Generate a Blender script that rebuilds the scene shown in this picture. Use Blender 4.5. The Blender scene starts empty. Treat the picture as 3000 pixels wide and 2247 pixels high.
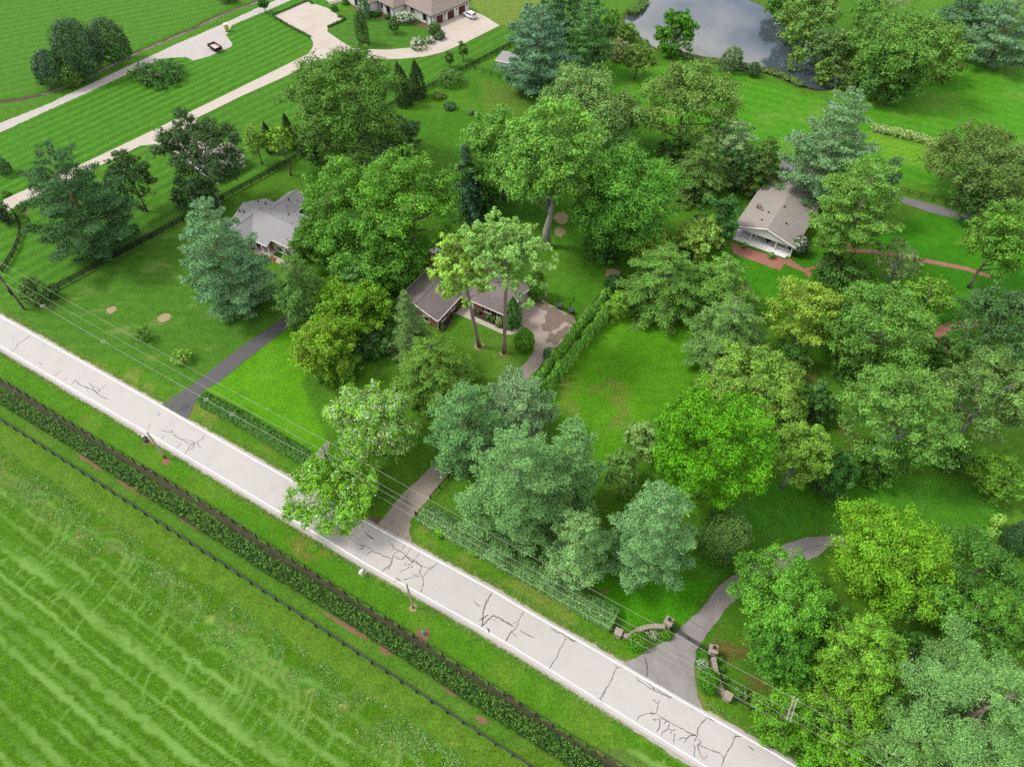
import bpy, math, random
import numpy as np
from mathutils import Vector, Matrix

# ------------------------------------------------------------------ camera, sky, sun, exposure
F_PX, CX, CY, CAM_H = 2050.0, 1500.0, 1123.5, 98.0
TILT = math.atan((2790.0 - CY) / F_PX)          # angle between the optical axis and straight down
ST, CT = math.sin(TILT), math.cos(TILT)
sc = bpy.context.scene
COL = sc.collection
cam_d = bpy.data.cameras.new('camera')
cam = bpy.data.objects.new('camera', cam_d)
COL.objects.link(cam)
cam.location = (0, 0, CAM_H)
cam.rotation_euler = (TILT, 0, 0)
cam_d.sensor_fit = 'HORIZONTAL'
cam_d.sensor_width = 36.0
cam_d.lens = 36.0 * F_PX / 3000.0
cam_d.clip_start = 1.0
cam_d.clip_end = 6000.0
sc.camera = cam

SUN_EL, SUN_AZ = math.radians(52), math.radians(-82)      # azimuth from +Y towards +X: light comes from the left
world = bpy.data.worlds.new('World')
sc.world = world
world.use_nodes = True
wt = world.node_tree
for n in list(wt.nodes):
    wt.nodes.remove(n)
w_out = wt.nodes.new('ShaderNodeOutputWorld')
w_bg = wt.nodes.new('ShaderNodeBackground')
w_sky = wt.nodes.new('ShaderNodeTexSky')
w_sky.sky_type = 'NISHITA'
w_sky.sun_disc = False
w_sky.sun_elevation = SUN_EL
w_sky.sun_rotation = SUN_AZ
w_tc = wt.nodes.new('ShaderNodeTexCoord')
w_map = wt.nodes.new('ShaderNodeMapping')
w_map.inputs['Scale'].default_value = (1.0, 1.0, 2.6)
w_map.inputs['Location'].default_value = (0.0, 3.3, 2.0)
w_no = wt.nodes.new('ShaderNodeTexNoise')
w_no.inputs['Scale'].default_value = 2.6
w_no.inputs['Detail'].default_value = 7.0
w_no.inputs['Roughness'].default_value = 0.56
w_rm = wt.nodes.new('ShaderNodeValToRGB')
w_rm.color_ramp.elements[0].position = 0.42
w_rm.color_ramp.elements[1].position = 0.58
w_mx = wt.nodes.new('ShaderNodeMixRGB')
w_mx.inputs['Color2'].default_value = (10.8, 10.3, 9.7, 1)
wt.links.new(w_tc.outputs['Generated'], w_map.inputs['Vector'])
wt.links.new(w_map.outputs['Vector'], w_no.inputs['Vector'])
wt.links.new(w_no.outputs['Fac'], w_rm.inputs['Fac'])
wt.links.new(w_rm.outputs['Color'], w_mx.inputs['Fac'])
wt.links.new(w_sky.outputs['Color'], w_mx.inputs['Color1'])
wt.links.new(w_mx.outputs['Color'], w_bg.inputs['Color'])
w_bg.inputs['Strength'].default_value = 0.10
wt.links.new(w_bg.outputs['Background'], w_out.inputs['Surface'])

sun_d = bpy.data.lights.new('sun', 'SUN')
sun_d.energy = 1.65
sun_d.angle = math.radians(14)
sun_d.color = (1.0, 0.965, 0.91)
sun = bpy.data.objects.new('sun', sun_d)
COL.objects.link(sun)
_sd = Vector((math.sin(SUN_AZ) * math.cos(SUN_EL), math.cos(SUN_AZ) * math.cos(SUN_EL), math.sin(SUN_EL)))
sun.rotation_euler = _sd.to_track_quat('Z', 'Y').to_euler()

vs = sc.view_settings
vs.view_transform = 'Standard'
vs.look = 'None'
vs.exposure = 1.22
vs.gamma = 1.0
vs.use_curve_mapping = False
sc.cycles.use_denoising = False       # keep the grain of the leaves
sc.cycles.max_bounces = 6
sc.cycles.diffuse_bounces = 3
sc.cycles.transmission_bounces = 4
sc.cycles.transparent_max_bounces = 4

# ------------------------------------------------------------------ pixel <-> ground
def P(x, y, z=0.0):
    """the point at height z that the photograph (3000 x 2247) shows at pixel x, y"""
    dx = (x - CX) / F_PX
    dy = (CY - y) / F_PX
    d = (dx, ST + dy * CT, -CT + dy * ST)
    t = (z - CAM_H) / d[2]
    return Vector((d[0] * t, d[1] * t, z))

def proj(X, Y, Z):
    dz = Z - CAM_H
    dep = Y * ST - dz * CT
    up = Y * CT + dz * ST
    return CX + F_PX * X / dep, CY - F_PX * up / dep, dep

V2S = 3000.0 / 2212.0

def lin(c):
    c = np.asarray(c, float) / 255.0
    return np.where(c <= 0.04045, c / 12.92, ((c + 0.055) / 1.055) ** 2.4)

GK = 2.25
def alb(c, k=GK):
    """surface colour whose daylight look is the sRGB triple c"""
    return np.clip(lin(c) / k, 0.0, 0.85)

_tab = np.random.RandomState(7).rand(257, 257)
_tab[256, :] = _tab[0, :]
_tab[:, 256] = _tab[:, 0]
def vnoise(x, y, scale, seed=0):
    x = np.asarray(x, float) / scale + seed * 17.31 + 1000
    y = np.asarray(y, float) / scale + seed * 9.77 + 1000
    xi = np.floor(x).astype(int); yi = np.floor(y).astype(int)
    fx = x - xi; fy = y - yi
    fx = fx * fx * (3 - 2 * fx); fy = fy * fy * (3 - 2 * fy)
    a = xi % 256; b = yi % 256
    return (_tab[a, b] * (1 - fx) + _tab[a + 1, b] * fx) * (1 - fy) + (_tab[a, b + 1] * (1 - fx) + _tab[a + 1, b + 1] * fx) * fy
def fbm(x, y, scale, seed=0, o=4):
    s = 0; a = 0.5; t = 0
    for k in range(o):
        s = s + a * vnoise(x, y, scale / (2 ** k), seed + k); t += a; a *= 0.55
    return s / t

def inpoly(x, y, poly):
    x = np.asarray(x, float); y = np.asarray(y, float)
    r = np.zeros(x.shape, bool)
    n = len(poly)
    j = n - 1
    for i in range(n):
        xi, yi = poly[i][:2]; xj, yj = poly[j][:2]
        c = ((yi > y) != (yj > y)) & (x < (xj - xi) * (y - yi) / (yj - yi + 1e-12) + xi)
        r ^= c
        j = i
    return r

def segdist(x, y, pts):
    d = np.full(np.shape(x), 1e9)
    for (a, b) in zip(pts[:-1], pts[1:]):
        ax, ay = a[:2]; bx, by = b[:2]
        L = (bx - ax) ** 2 + (by - ay) ** 2 + 1e-9
        t = np.clip(((x - ax) * (bx - ax) + (y - ay) * (by - ay)) / L, 0, 1)
        d = np.minimum(d, np.hypot(x - ax - t * (bx - ax), y - ay - t * (by - ay)))
    return d

# ------------------------------------------------------------------ materials
MATS = {}
def nodes_mat(name):
    m = bpy.data.materials.new(name)
    m.use_nodes = True
    nt = m.node_tree
    b = nt.nodes['Principled BSDF']
    MATS[name] = m
    return m, nt, b

def mat(name, srgb, k=GK, rough=0.8, var=0.18, scale=3.0, scale2=None, bump=0.0, bscale=20.0, metal=0.0, spec=0.3, stretch=None, stain=None):
    """plain surface: base colour broken up by two octaves of noise, optional stains and relief"""
    m, nt, b = nodes_mat(name)
    L = nt.links
    c = alb(srgb, k)
    tc = nt.nodes.new('ShaderNodeTexCoord')
    vec = tc.outputs['Object']
    if stretch:
        mp = nt.nodes.new('ShaderNodeMapping')
        mp.inputs['Scale'].default_value = stretch
        L.new(vec, mp.inputs['Vector']); vec = mp.outputs['Vector']
    n1 = nt.nodes.new('ShaderNodeTexNoise')
    n1.inputs['Scale'].default_value = scale
    n1.inputs['Detail'].default_value = 6
    n1.inputs['Roughness'].default_value = 0.65
    L.new(vec, n1.inputs['Vector'])
    r1 = nt.nodes.new('ShaderNodeMapRange')
    r1.inputs['From Min'].default_value = 0.28; r1.inputs['From Max'].default_value = 0.72
    r1.inputs['To Min'].default_value = 1 - var; r1.inputs['To Max'].default_value = 1 + var
    L.new(n1.outputs['Fac'], r1.inputs['Value'])
    mx = nt.nodes.new('ShaderNodeMixRGB'); mx.blend_type = 'MULTIPLY'
    mx.inputs['Fac'].default_value = 1
    mx.inputs['Color1'].default_value = (*c, 1)
    L.new(r1.outputs['Result'], mx.inputs['Color2'])
    out = mx.outputs['Color']
    if scale2:
        n2 = nt.nodes.new('ShaderNodeTexNoise')
        n2.inputs['Scale'].default_value = scale2
        n2.inputs['Detail'].default_value = 3
        L.new(vec, n2.inputs['Vector'])
        r2 = nt.nodes.new('ShaderNodeMapRange')
        r2.inputs['From Min'].default_value = 0.3; r2.inputs['From Max'].default_value = 0.7
        r2.inputs['To Min'].default_value = 1 - var; r2.inputs['To Max'].default_value = 1 + var
        L.new(n2.outputs['Fac'], r2.inputs['Value'])
        m2 = nt.nodes.new('ShaderNodeMixRGB'); m2.blend_type = 'MULTIPLY'; m2.inputs['Fac'].default_value = 1
        L.new(out, m2.inputs['Color1']); L.new(r2.outputs['Result'], m2.inputs['Color2'])
        out = m2.outputs['Color']
    if stain:
        sc_, lo, hi, scol = stain
        n3 = nt.nodes.new('ShaderNodeTexNoise')
        n3.inputs['Scale'].default_value = sc_
        n3.inputs['Detail'].default_value = 5
        n3.inputs['Roughness'].default_value = 0.6
        L.new(tc.outputs['Object'], n3.inputs['Vector'])
        r3 = nt.nodes.new('ShaderNodeMapRange')
        r3.inputs['From Min'].default_value = lo; r3.inputs['From Max'].default_value = hi
        L.new(n3.outputs['Fac'], r3.inputs['Value'])
        m3 = nt.nodes.new('ShaderNodeMixRGB')
        L.new(r3.outputs['Result'], m3.inputs['Fac'])
        L.new(out, m3.inputs['Color1'])
        m3.inputs['Color2'].default_value = (*alb(scol, k), 1)
        out = m3.outputs['Color']
    L.new(out, b.inputs['Base Color'])
    b.inputs['Roughness'].default_value = rough
    b.inputs['Metallic'].default_value = metal
    b.inputs['Specular IOR Level'].default_value = spec
    if bump:
        nb = nt.nodes.new('ShaderNodeTexNoise')
        nb.inputs['Scale'].default_value = bscale
        nb.inputs['Detail'].default_value = 4
        L.new(vec, nb.inputs['Vector'])
        bp = nt.nodes.new('ShaderNodeBump')
        bp.inputs['Strength'].default_value = bump
        bp.inputs['Distance'].default_value = 0.05
        L.new(nb.outputs['Fac'], bp.inputs['Height'])
        L.new(bp.outputs['Normal'], b.inputs['Normal'])
    return m

def foliage_mat(name, trans=0.26, rough=0.6, spec=0.2):
    m, nt, b = nodes_mat(name)
    L = nt.links
    at = nt.nodes.new('ShaderNodeAttribute'); at.attribute_name = 'col'
    L.new(at.outputs['Color'], b.inputs['Base Color'])
    b.inputs['Roughness'].default_value = rough
    b.inputs['Specular IOR Level'].default_value = spec
    tr = nt.nodes.new('ShaderNodeBsdfTranslucent')
    hs = nt.nodes.new('ShaderNodeMixRGB'); hs.blend_type = 'MULTIPLY'; hs.inputs['Fac'].default_value = 1
    hs.inputs['Color2'].default_value = (1.15, 1.1, 0.5, 1)
    L.new(at.outputs['Color'], hs.inputs['Color1'])
    L.new(hs.outputs['Color'], tr.inputs['Color'])
    ms = nt.nodes.new('ShaderNodeMixShader'); ms.inputs['Fac'].default_value = trans
    o = nt.nodes['Material Output']
    L.new(b.outputs['BSDF'], ms.inputs[1]); L.new(tr.outputs['BSDF'], ms.inputs[2])
    L.new(ms.outputs['Shader'], o.inputs['Surface'])
    return m

M_FOL = foliage_mat('foliage')
M_CON = foliage_mat('needles', trans=0.16, rough=0.75, spec=0.1)
_ha = P(0, 1853); _hb = P(380, 2165)
HAY_ANGLE = -math.atan2(_hb.y - _ha.y, _hb.x - _ha.x)      # along the mowing lines of the field
def ground_mat():
    m, nt, b = nodes_mat('turf')
    L = nt.links
    at = nt.nodes.new('ShaderNodeAttribute'); at.attribute_name = 'col'
    tc = nt.nodes.new('ShaderNodeTexCoord')
    out = at.outputs['Color']
    for scale, lo, hi, det in ((0.55, 0.84, 1.16, 5), (2.4, 0.70, 1.30, 4), (6.0, 0.58, 1.42, 2)):
        n = nt.nodes.new('ShaderNodeTexNoise')
        n.inputs['Scale'].default_value = scale; n.inputs['Detail'].default_value = det
        n.inputs['Roughness'].default_value = 0.6
        L.new(tc.outputs['Object'], n.inputs['Vector'])
        r = nt.nodes.new('ShaderNodeMapRange')
        r.inputs['From Min'].default_value = 0.3; r.inputs['From Max'].default_value = 0.7
        r.inputs['To Min'].default_value = lo; r.inputs['To Max'].default_value = hi
        L.new(n.outputs['Fac'], r.inputs['Value'])
        mx = nt.nodes.new('ShaderNodeMixRGB'); mx.blend_type = 'MULTIPLY'; mx.inputs['Fac'].default_value = 1
        L.new(out, mx.inputs['Color1']); L.new(r.outputs['Result'], mx.inputs['Color2'])
        out = mx.outputs['Color']
    # mown swaths: the smooth mask 'hay' is broken into ragged streaks of cut stems
    ha = nt.nodes.new('ShaderNodeAttribute'); ha.attribute_name = 'hay'
    rot = nt.nodes.new('ShaderNodeMapping'); rot.inputs['Rotation'].default_value = (0, 0, HAY_ANGLE)
    rot.inputs['Scale'].default_value = (0.45, 1.25, 1)
    L.new(tc.outputs['Object'], rot.inputs['Vector'])
    hn = nt.nodes.new('ShaderNodeTexNoise'); hn.inputs['Scale'].default_value = 2.6; hn.inputs['Detail'].default_value = 5; hn.inputs['Roughness'].default_value = 0.7
    L.new(rot.outputs['Vector'], hn.inputs['Vector'])
    su = nt.nodes.new('ShaderNodeMath'); su.operation = 'SUBTRACT'
    L.new(ha.outputs['Fac'], su.inputs[0]); L.new(hn.outputs['Fac'], su.inputs[1])
    hr = nt.nodes.new('ShaderNodeMapRange')
    hr.inputs['From Min'].default_value = -0.34; hr.inputs['From Max'].default_value = 0.42
    L.new(su.outputs[0], hr.inputs['Value'])
    hm = nt.nodes.new('ShaderNodeMixRGB'); hm.inputs['Color2'].default_value = (*alb((134, 180, 84)), 1)
    L.new(hr.outputs['Result'], hm.inputs['Fac']); L.new(out, hm.inputs['Color1'])
    out = hm.outputs['Color']
    L.new(out, b.inputs['Base Color'])
    b.inputs['Roughness'].default_value = 0.9
    b.inputs['Specular IOR Level'].default_value = 0.1
    nb = nt.nodes.new('ShaderNodeTexNoise'); nb.inputs['Scale'].default_value = 6; nb.inputs['Detail'].default_value = 5
    L.new(tc.outputs['Object'], nb.inputs['Vector'])
    bp = nt.nodes.new('ShaderNodeBump'); bp.inputs['Strength'].default_value = 0.5; bp.inputs['Distance'].default_value = 0.12
    L.new(nb.outputs['Fac'], bp.inputs['Height']); L.new(bp.outputs['Normal'], b.inputs['Normal'])
    return m
M_TURF = ground_mat()
M_ROAD = mat('chip_seal', (222, 215, 210), rough=0.9, var=0.05, scale=0.35, scale2=6.0, stain=(0.16, 0.60, 0.85, (208, 200, 194)))
M_LINE = mat('road_paint', (252, 252, 250), k=1.35, rough=0.7, var=0.06, scale=4)
M_SEAL = mat('crack_sealer', (104, 98, 96), rough=0.6, var=0.2, scale=5)
M_SHOULDER = mat('shoulder_gravel', (198, 188, 176), rough=0.95, var=0.16, scale=2.2, scale2=9)
M_BLACKTOP = mat('new_blacktop', (106, 103, 106), rough=0.8, var=0.07, scale=1.2, scale2=9, stain=(0.5, 0.62, 0.8, (128, 124, 126)))
M_PATCH = mat('blacktop_patch', (92, 89, 96), rough=0.8, var=0.08, scale=3)
M_OLDDRIVE = mat('old_drive', (180, 168, 154), rough=0.9, var=0.10, scale=0.5, scale2=5, stain=(0.35, 0.55, 0.75, (140, 128, 122)))
M_PAD = mat('stained_pad', (196, 180, 166), rough=0.85, var=0.07, scale=0.6, scale2=6)
M_WET = mat('damp_silt', (146, 128, 114), rough=0.6, var=0.14, scale=1.2, scale2=6)
M_DRIVE3 = mat('aged_asphalt', (166, 160, 156), rough=0.9, var=0.12, scale=0.45, scale2=5, stain=(0.25, 0.52, 0.72, (182, 172, 170)))
M_FARDRIVE = mat('far_asphalt', (146, 140, 142), rough=0.9, var=0.08, scale=0.6, scale2=4)
M_CONC = mat('concrete', (222, 209, 195), rough=0.85, var=0.05, scale=0.35, scale2=3, stain=(0.12, 0.55, 0.8, (206, 190, 172)))
M_WALK = mat('walk_concrete', (218, 205, 190), rough=0.85, var=0.05, scale=1.5)
M_GRAVEL = mat('pale_gravel', (214, 206, 200), rough=0.95, var=0.08, scale=0.8, scale2=7, stain=(0.5, 0.66, 0.76, (132, 150, 98)))
M_SOIL = mat('bare_soil', (150, 116, 88), rough=0.95, var=0.2, scale=2.0, scale2=8)
M_TAN = mat('dry_soil', (186, 170, 128), rough=0.95, var=0.14, scale=2.0, scale2=8)
M_CHIP = mat('wood_chips', (214, 204, 170), rough=0.95, var=0.2, scale=4.0, scale2=11)
M_MULCH = mat('dark_mulch', (82, 66, 58), rough=0.95, var=0.25, scale=3.0, scale2=9)
M_MULCH2 = mat('brown_mulch', (126, 98, 84), rough=0.95, var=0.22, scale=3.0, scale2=9)
M_STRIP = mat('strip_soil', (78, 78, 52), rough=0.95, var=0.25, scale=1.2, scale2=7, stain=(0.3, 0.60, 0.74, (126, 108, 82)))
M_MUD = mat('creek_mud', (138, 132, 122), rough=0.7, var=0.3, scale=0.8, scale2=5)
M_BRICKPAVE = mat('brick_paving', (190, 130, 112), rough=0.9, var=0.14, scale=1.5, scale2=8)
M_BRICKBED = mat('brick_edging', (150, 92, 70), rough=0.9, var=0.15, scale=3)
M_BRICK = mat('red_brick', (190, 138, 118), rough=0.9, var=0.18, scale=2.0, scale2=9)
M_ROOF1 = mat('brown_shingles', (142, 131, 127), rough=0.95, var=0.14, scale=1.0, scale2=7, stretch=(1, 1, 3), stain=(0.3, 0.5, 0.75, (158, 148, 146)))
M_ROOF2 = mat('grey_shingles', (180, 177, 180), rough=0.95, var=0.07, scale=1.0, scale2=8, stretch=(1, 1, 3))
M_ROOF3 = mat('wood_shakes', (184, 174, 166), rough=0.95, var=0.2, scale=2.6, scale2=7, stretch=(1, 1, 2), stain=(0.5, 0.64, 0.8, (146, 138, 132)))
M_ROOF4 = mat('taupe_shingles', (168, 154, 144), rough=0.95, var=0.16, scale=1.0, scale2=5, stretch=(1, 1, 3))
M_RIDGE = mat('ridge_cap', (150, 140, 136), rough=0.9, var=0.1, scale=3)
M_WHITE = mat('white_paint', (240, 238, 234), k=1.5, rough=0.6, var=0.03, scale=2)
M_STUCCO = mat('painted_brick', (236, 232, 226), k=1.55, rough=0.8, var=0.04, scale=1.5, scale2=9)
M_CREAM = mat('cream_siding', (214, 204, 190), rough=0.75, var=0.05, scale=2, stretch=(1, 1, 8))
M_GREEN = mat('pale_green_siding', (190, 198, 152), rough=0.75, var=0.05, scale=2, stretch=(1, 1, 8))
M_TRIM = mat('trim_white', (240, 238, 234), k=1.5, rough=0.6, var=0.03, scale=3)
M_GLASS = mat('window_glass', (44, 46, 52), rough=0.08, var=0.15, scale=0.8, spec=0.6)
M_SHUT = mat('dark_shutter', (44, 42, 42), rough=0.6, var=0.1, scale=4)
M_SHUT2 = mat('taupe_shutter', (196, 188, 176), rough=0.6, var=0.05, scale=4)
M_GDOOR = mat('brown_garage_door', (104, 62, 56), rough=0.6, var=0.12, scale=2, stretch=(1, 1, 6))
M_BLACK = mat('black_fence_paint', (40, 40, 42), rough=0.7, var=0.25, scale=2.5, scale2=9)
M_IRON = mat('black_iron', (30, 30, 33), rough=0.45, var=0.1, scale=4, spec=0.5)
M_RAILTOP = mat('weathered_rail', (74, 74, 76), rough=0.8, var=0.25, scale=3)
M_STONE = mat('limestone', (186, 174, 156), rough=0.9, var=0.16, scale=2.2, scale2=8, bump=0.5, bscale=5)
M_BARK = mat('grey_bark', (146, 136, 124), rough=0.95, var=0.22, scale=2.0, scale2=8, stretch=(3, 3, 0.7), bump=0.4, bscale=6)
M_BARKP = mat('pine_bark', (172, 154, 138), rough=0.95, var=0.22, scale=2.0, scale2=7, stretch=(2, 2, 0.8), bump=0.4, bscale=5)
M_BARKD = mat('dead_wood', (196, 190, 180), rough=0.95, var=0.18, scale=3.0)
M_POLE = mat('old_pole_wood', (112, 96, 84), rough=0.9, var=0.2, scale=2.0, stretch=(4, 4, 0.5))
M_ARM = mat('crossarm_wood', (188, 176, 160), rough=0.9, var=0.15, scale=3)
M_NEWPOLE = mat('new_pole_wood', (208, 194, 152), rough=0.85, var=0.1, scale=2.0, stretch=(4, 4, 0.5))
M_RUST = mat('rusty_butt', (150, 92, 44), rough=0.9, var=0.2, scale=4)
M_WIRE = mat('aluminium_wire', (190, 188, 180), rough=0.5, var=0.05, scale=2)
M_PORC = mat('porcelain', (214, 212, 206), rough=0.3, var=0.05, scale=5)
M_GALV = mat('galvanised', (178, 182, 186), rough=0.4, var=0.08, scale=4, metal=0.3)
M_LIME = mat('lime_plastic', (206, 216, 84), rough=0.5, var=0.05, scale=3)
M_TEAL = mat('teal_plastic', (62, 178, 140), rough=0.5, var=0.05, scale=3)
M_PLW = mat('white_plastic', (248, 248, 246), k=1.7, rough=0.45, var=0.03, scale=3)
M_CARW = mat('white_car_paint', (246, 246, 248), k=1.7, rough=0.2, var=0.02, scale=1, spec=0.6)
M_TYRE = mat('tyre_rubber', (30, 30, 31), rough=0.8, var=0.1, scale=8)
M_RIM = mat('alloy_rim', (170, 172, 176), rough=0.3, var=0.05, scale=8, metal=0.6)
M_RED = mat('red_lens', (150, 20, 18), rough=0.2, var=0.05, scale=8)
M_STEELB = mat('black_steel', (46, 42, 42), rough=0.6, var=0.2, scale=3)
M_RUSTY = mat('rusted_steel', (150, 92, 74), rough=0.9, var=0.2, scale=3)
M_LOAD = mat('crushed_stone', (232, 220, 206), rough=0.95, var=0.1, scale=4, scale2=12)
M_BIN = mat('grey_bin', (84, 84, 92), rough=0.5, var=0.08, scale=4)
M_MAROON = mat('maroon_bin', (104, 52, 46), rough=0.5, var=0.08, scale=4)
M_TERR = mat('terracotta', (176, 104, 74), rough=0.8, var=0.1, scale=5)
def water_mat():
    m, nt, b = nodes_mat('pond_water')
    b.inputs['Base Color'].default_value = (*alb((84, 94, 102)), 1)
    b.inputs['Roughness'].default_value = 0.02
    b.inputs['IOR'].default_value = 1.45
    b.inputs['Specular IOR Level'].default_value = 0.9
    tc = nt.nodes.new('ShaderNodeTexCoord')
    n = nt.nodes.new('ShaderNodeTexNoise'); n.inputs['Scale'].default_value = 0.7; n.inputs['Detail'].default_value = 3
    nt.links.new(tc.outputs['Object'], n.inputs['Vector'])
    bp = nt.nodes.new('ShaderNodeBump'); bp.inputs['Strength'].default_value = 0.03; bp.inputs['Distance'].default_value = 0.05
    nt.links.new(n.outputs['Fac'], bp.inputs['Height']); nt.links.new(bp.outputs['Normal'], b.inputs['Normal'])
    return m
M_WATER = water_mat()

# ------------------------------------------------------------------ object helpers
def link(name, me, m=None, parent=None, loc=None):
    o = bpy.data.objects.new(name, me)
    COL.objects.link(o)
    if m is not None and me is not None and len(me.materials) == 0:
        me.materials.append(m)
    if parent is not None:
        o.parent = parent
    if loc is not None:
        o.location = loc
    return o

def tag(o, label=None, cat=None, group=None, kind=None):
    if label: o['label'] = label
    if cat: o['category'] = cat
    if group: o['group'] = group
    if kind: o['kind'] = kind
    return o

def thing(name, label, cat, loc=(0, 0, 0), rz=0.0, group=None):
    o = bpy.data.objects.new(name, None)
    o.empty_display_size = 0.3
    COL.objects.link(o)
    o.location = loc
    o.rotation_euler = (0, 0, rz)
    return tag(o, label, cat, group)

class MB:
    def __init__(s):
        s.v = []; s.f = []
    def poly(s, pts):
        i = len(s.v); s.v += [tuple(p) for p in pts]; s.f.append(tuple(range(i, i + len(pts)))); return s
    def box(s, x0, x1, y0, y1, z0, z1):
        i = len(s.v)
        s.v += [(x0, y0, z0), (x1, y0, z0), (x1, y1, z0), (x0, y1, z0), (x0, y0, z1), (x1, y0, z1), (x1, y1, z1), (x0, y1, z1)]
        s.f += [(i, i + 3, i + 2, i + 1), (i + 4, i + 5, i + 6, i + 7), (i, i + 1, i + 5, i + 4), (i + 1, i + 2, i + 6, i + 5), (i + 2, i + 3, i + 7, i + 6), (i + 3, i, i + 4, i + 7)]
        return s
    def prism(s, top, drop):
        """closed slab: polygon 'top' and the same polygon shifted by 'drop'"""
        n = len(top); i = len(s.v)
        d = Vector(drop)
        s.v += [tuple(p) for p in top] + [tuple(Vector(p) + d) for p in top]
        s.f.append(tuple(range(i, i + n)))
        s.f.append(tuple(reversed(range(i + n, i + 2 * n))))
        for k in range(n):
            a = i + k; b = i + (k + 1) % n
            s.f.append((a, a + n, b + n, b))
        return s
    def tube(s, pts, rad, n=6, cap=True):
        pts = [Vector(p) for p in pts]
        if not hasattr(rad, '__len__'): rad = [rad] * len(pts)
        base = len(s.v)
        up = Vector((0.13, 0.27, 0.95))
        for k, p in enumerate(pts):
            d = (pts[min(k + 1, len(pts) - 1)] - pts[max(k - 1, 0)]).normalized()
            a = d.cross(up)
            if a.length < 1e-3: a = d.cross(Vector((1, 0, 0)))
            a.normalize(); b = d.cross(a)
            for j in range(n):
                t = 2 * math.pi * j / n
                s.v.append(tuple(p + (a * math.cos(t) + b * math.sin(t)) * rad[k]))
        for k in range(len(pts) - 1):
            for j in range(n):
                q = base + k * n
                s.f.append((q + j, q + (j + 1) % n, q + n + (j + 1) % n, q + n + j))
        if cap:
            s.f.append(tuple(base + j for j in reversed(range(n))))
            s.f.append(tuple(base + (len(pts) - 1) * n + j for j in range(n)))
        return s
    def lathe(s, prof, n=10, c=(0, 0)):
        base = len(s.v)
        for r, z in prof:
            for j in range(n):
                t = 2 * math.pi * j / n
                s.v.append((c[0] + r * math.cos(t), c[1] + r * math.sin(t), z))
        for k in range(len(prof) - 1):
            for j in range(n):
                q = base + k * n
                s.f.append((q + j, q + (j + 1) % n, q + n + (j + 1) % n, q + n + j))
        s.f.append(tuple(base + j for j in reversed(range(n))))
        s.f.append(tuple(base + (len(prof) - 1) * n + j for j in range(n)))
        return s
    def mesh(s, name='mesh', smooth=False):
        me = bpy.data.meshes.new(name)
        me.from_pydata(s.v, [], s.f)
        if smooth:
            me.polygons.foreach_set('use_smooth', [True] * len(me.polygons))
        me.update()
        return me
    def build(s, name, m, parent=None, smooth=False, loc=None):
        return link(name, s.mesh(name, smooth), m, parent, loc)

def catmull(pts, step=0.6, closed=False):
    pts = [Vector(p) for p in pts]
    n = len(pts); out = []
    rng = range(n) if closed else range(n - 1)
    for i in rng:
        p1 = pts[i]; p2 = pts[(i + 1) % n]
        p0 = pts[(i - 1) % n] if (closed or i > 0) else p1 * 2 - p2
        p3 = pts[(i + 2) % n] if (closed or i + 2 < n) else p2 * 2 - p1
        k = max(1, int((p2 - p1).length / step))
        for j in range(k):
            t = j / k
            out.append(0.5 * ((2 * p1) + (p2 - p0) * t + (2 * p0 - 5 * p1 + 4 * p2 - p3) * t * t + (3 * p1 - p0 - 3 * p2 + p3) * t ** 3))
    if not closed: out.append(pts[-1])
    return out

def resample(pts, step):
    pts = [Vector(p) for p in pts]; out = []
    for a, b in zip(pts, pts[1:] + pts[:1]):
        k = max(1, int((b - a).length / step))
        out += [a.lerp(b, j / k) for j in range(k)]
    return out

rng = random.Random(11)
def rough_edge(pts, amp, seed=0, step=0.35):
    """fray a closed outline the way turf creeps over an edge"""
    r = random.Random(seed)
    out = []
    ph = [r.uniform(0, 6.28) for _ in range(4)]
    d = 0
    pp = resample(pts, step)
    for i, p in enumerate(pp):
        q = pp[(i + 1) % len(pp)]; t = (q - p)
        d += t.length
        nrm = Vector((-t.y, t.x, 0))
        if nrm.length > 1e-6: nrm.normalize()
        w = amp * (0.35 * math.sin(d * 0.37 + ph[0]) + 0.3 * math.sin(d * 1.13 + ph[1]) * math.sin(d * 0.21 + ph[2]) + 0.25 * math.sin(d * 2.9 + ph[3]) + r.uniform(-0.8, 0.8))
        out.append(p + nrm * w)
    return out

def sheet(name, pts, m, z, kind='structure', fray=0.0, seed=0, parent=None, label=None, cat=None):
    """a flat ground sheet with the outline pts, as a thin closed slab of its own"""
    pts = [Vector((p[0], p[1], 0)) for p in pts]
    if fray: pts = rough_edge(pts, fray, seed)
    import mathutils.geometry as mg
    v2 = [Vector((p.x, p.y, z)) for p in pts]
    tri = mg.tessellate_polygon([v2])
    n = len(v2)
    me = bpy.data.meshes.new(name)
    vs_ = [tuple(p) for p in v2] + [(p.x, p.y, z - 0.05) for p in v2]
    def up(t):
        a, b, c = (v2[i] for i in t)
        return t if (b - a).cross(c - a).z > 0 else (t[0], t[2], t[1])
    fs = [up(tuple(t)) for t in tri]
    fs += [(i, i + n, (i + 1) % n + n, (i + 1) % n) for i in range(n)]
    me.from_pydata(vs_, [], fs)
    me.update()
    o = link(name, me, m, parent)
    if parent is None: tag(o, label, cat, None, kind)
    return o

def ribbon_pts(center, widths):
    c = [Vector(p) for p in center]
    if not hasattr(widths, '__len__'): widths = [widths] * len(c)
    L = []; R = []
    for i, p in enumerate(c):
        t = (c[min(i + 1, len(c) - 1)] - c[max(i - 1, 0)]); t.z = 0; t.normalize()
        nrm = Vector((-t.y, t.x, 0))
        L.append(p + nrm * widths[i] / 2); R.append(p - nrm * widths[i] / 2)
    return L + R[::-1]

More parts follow.
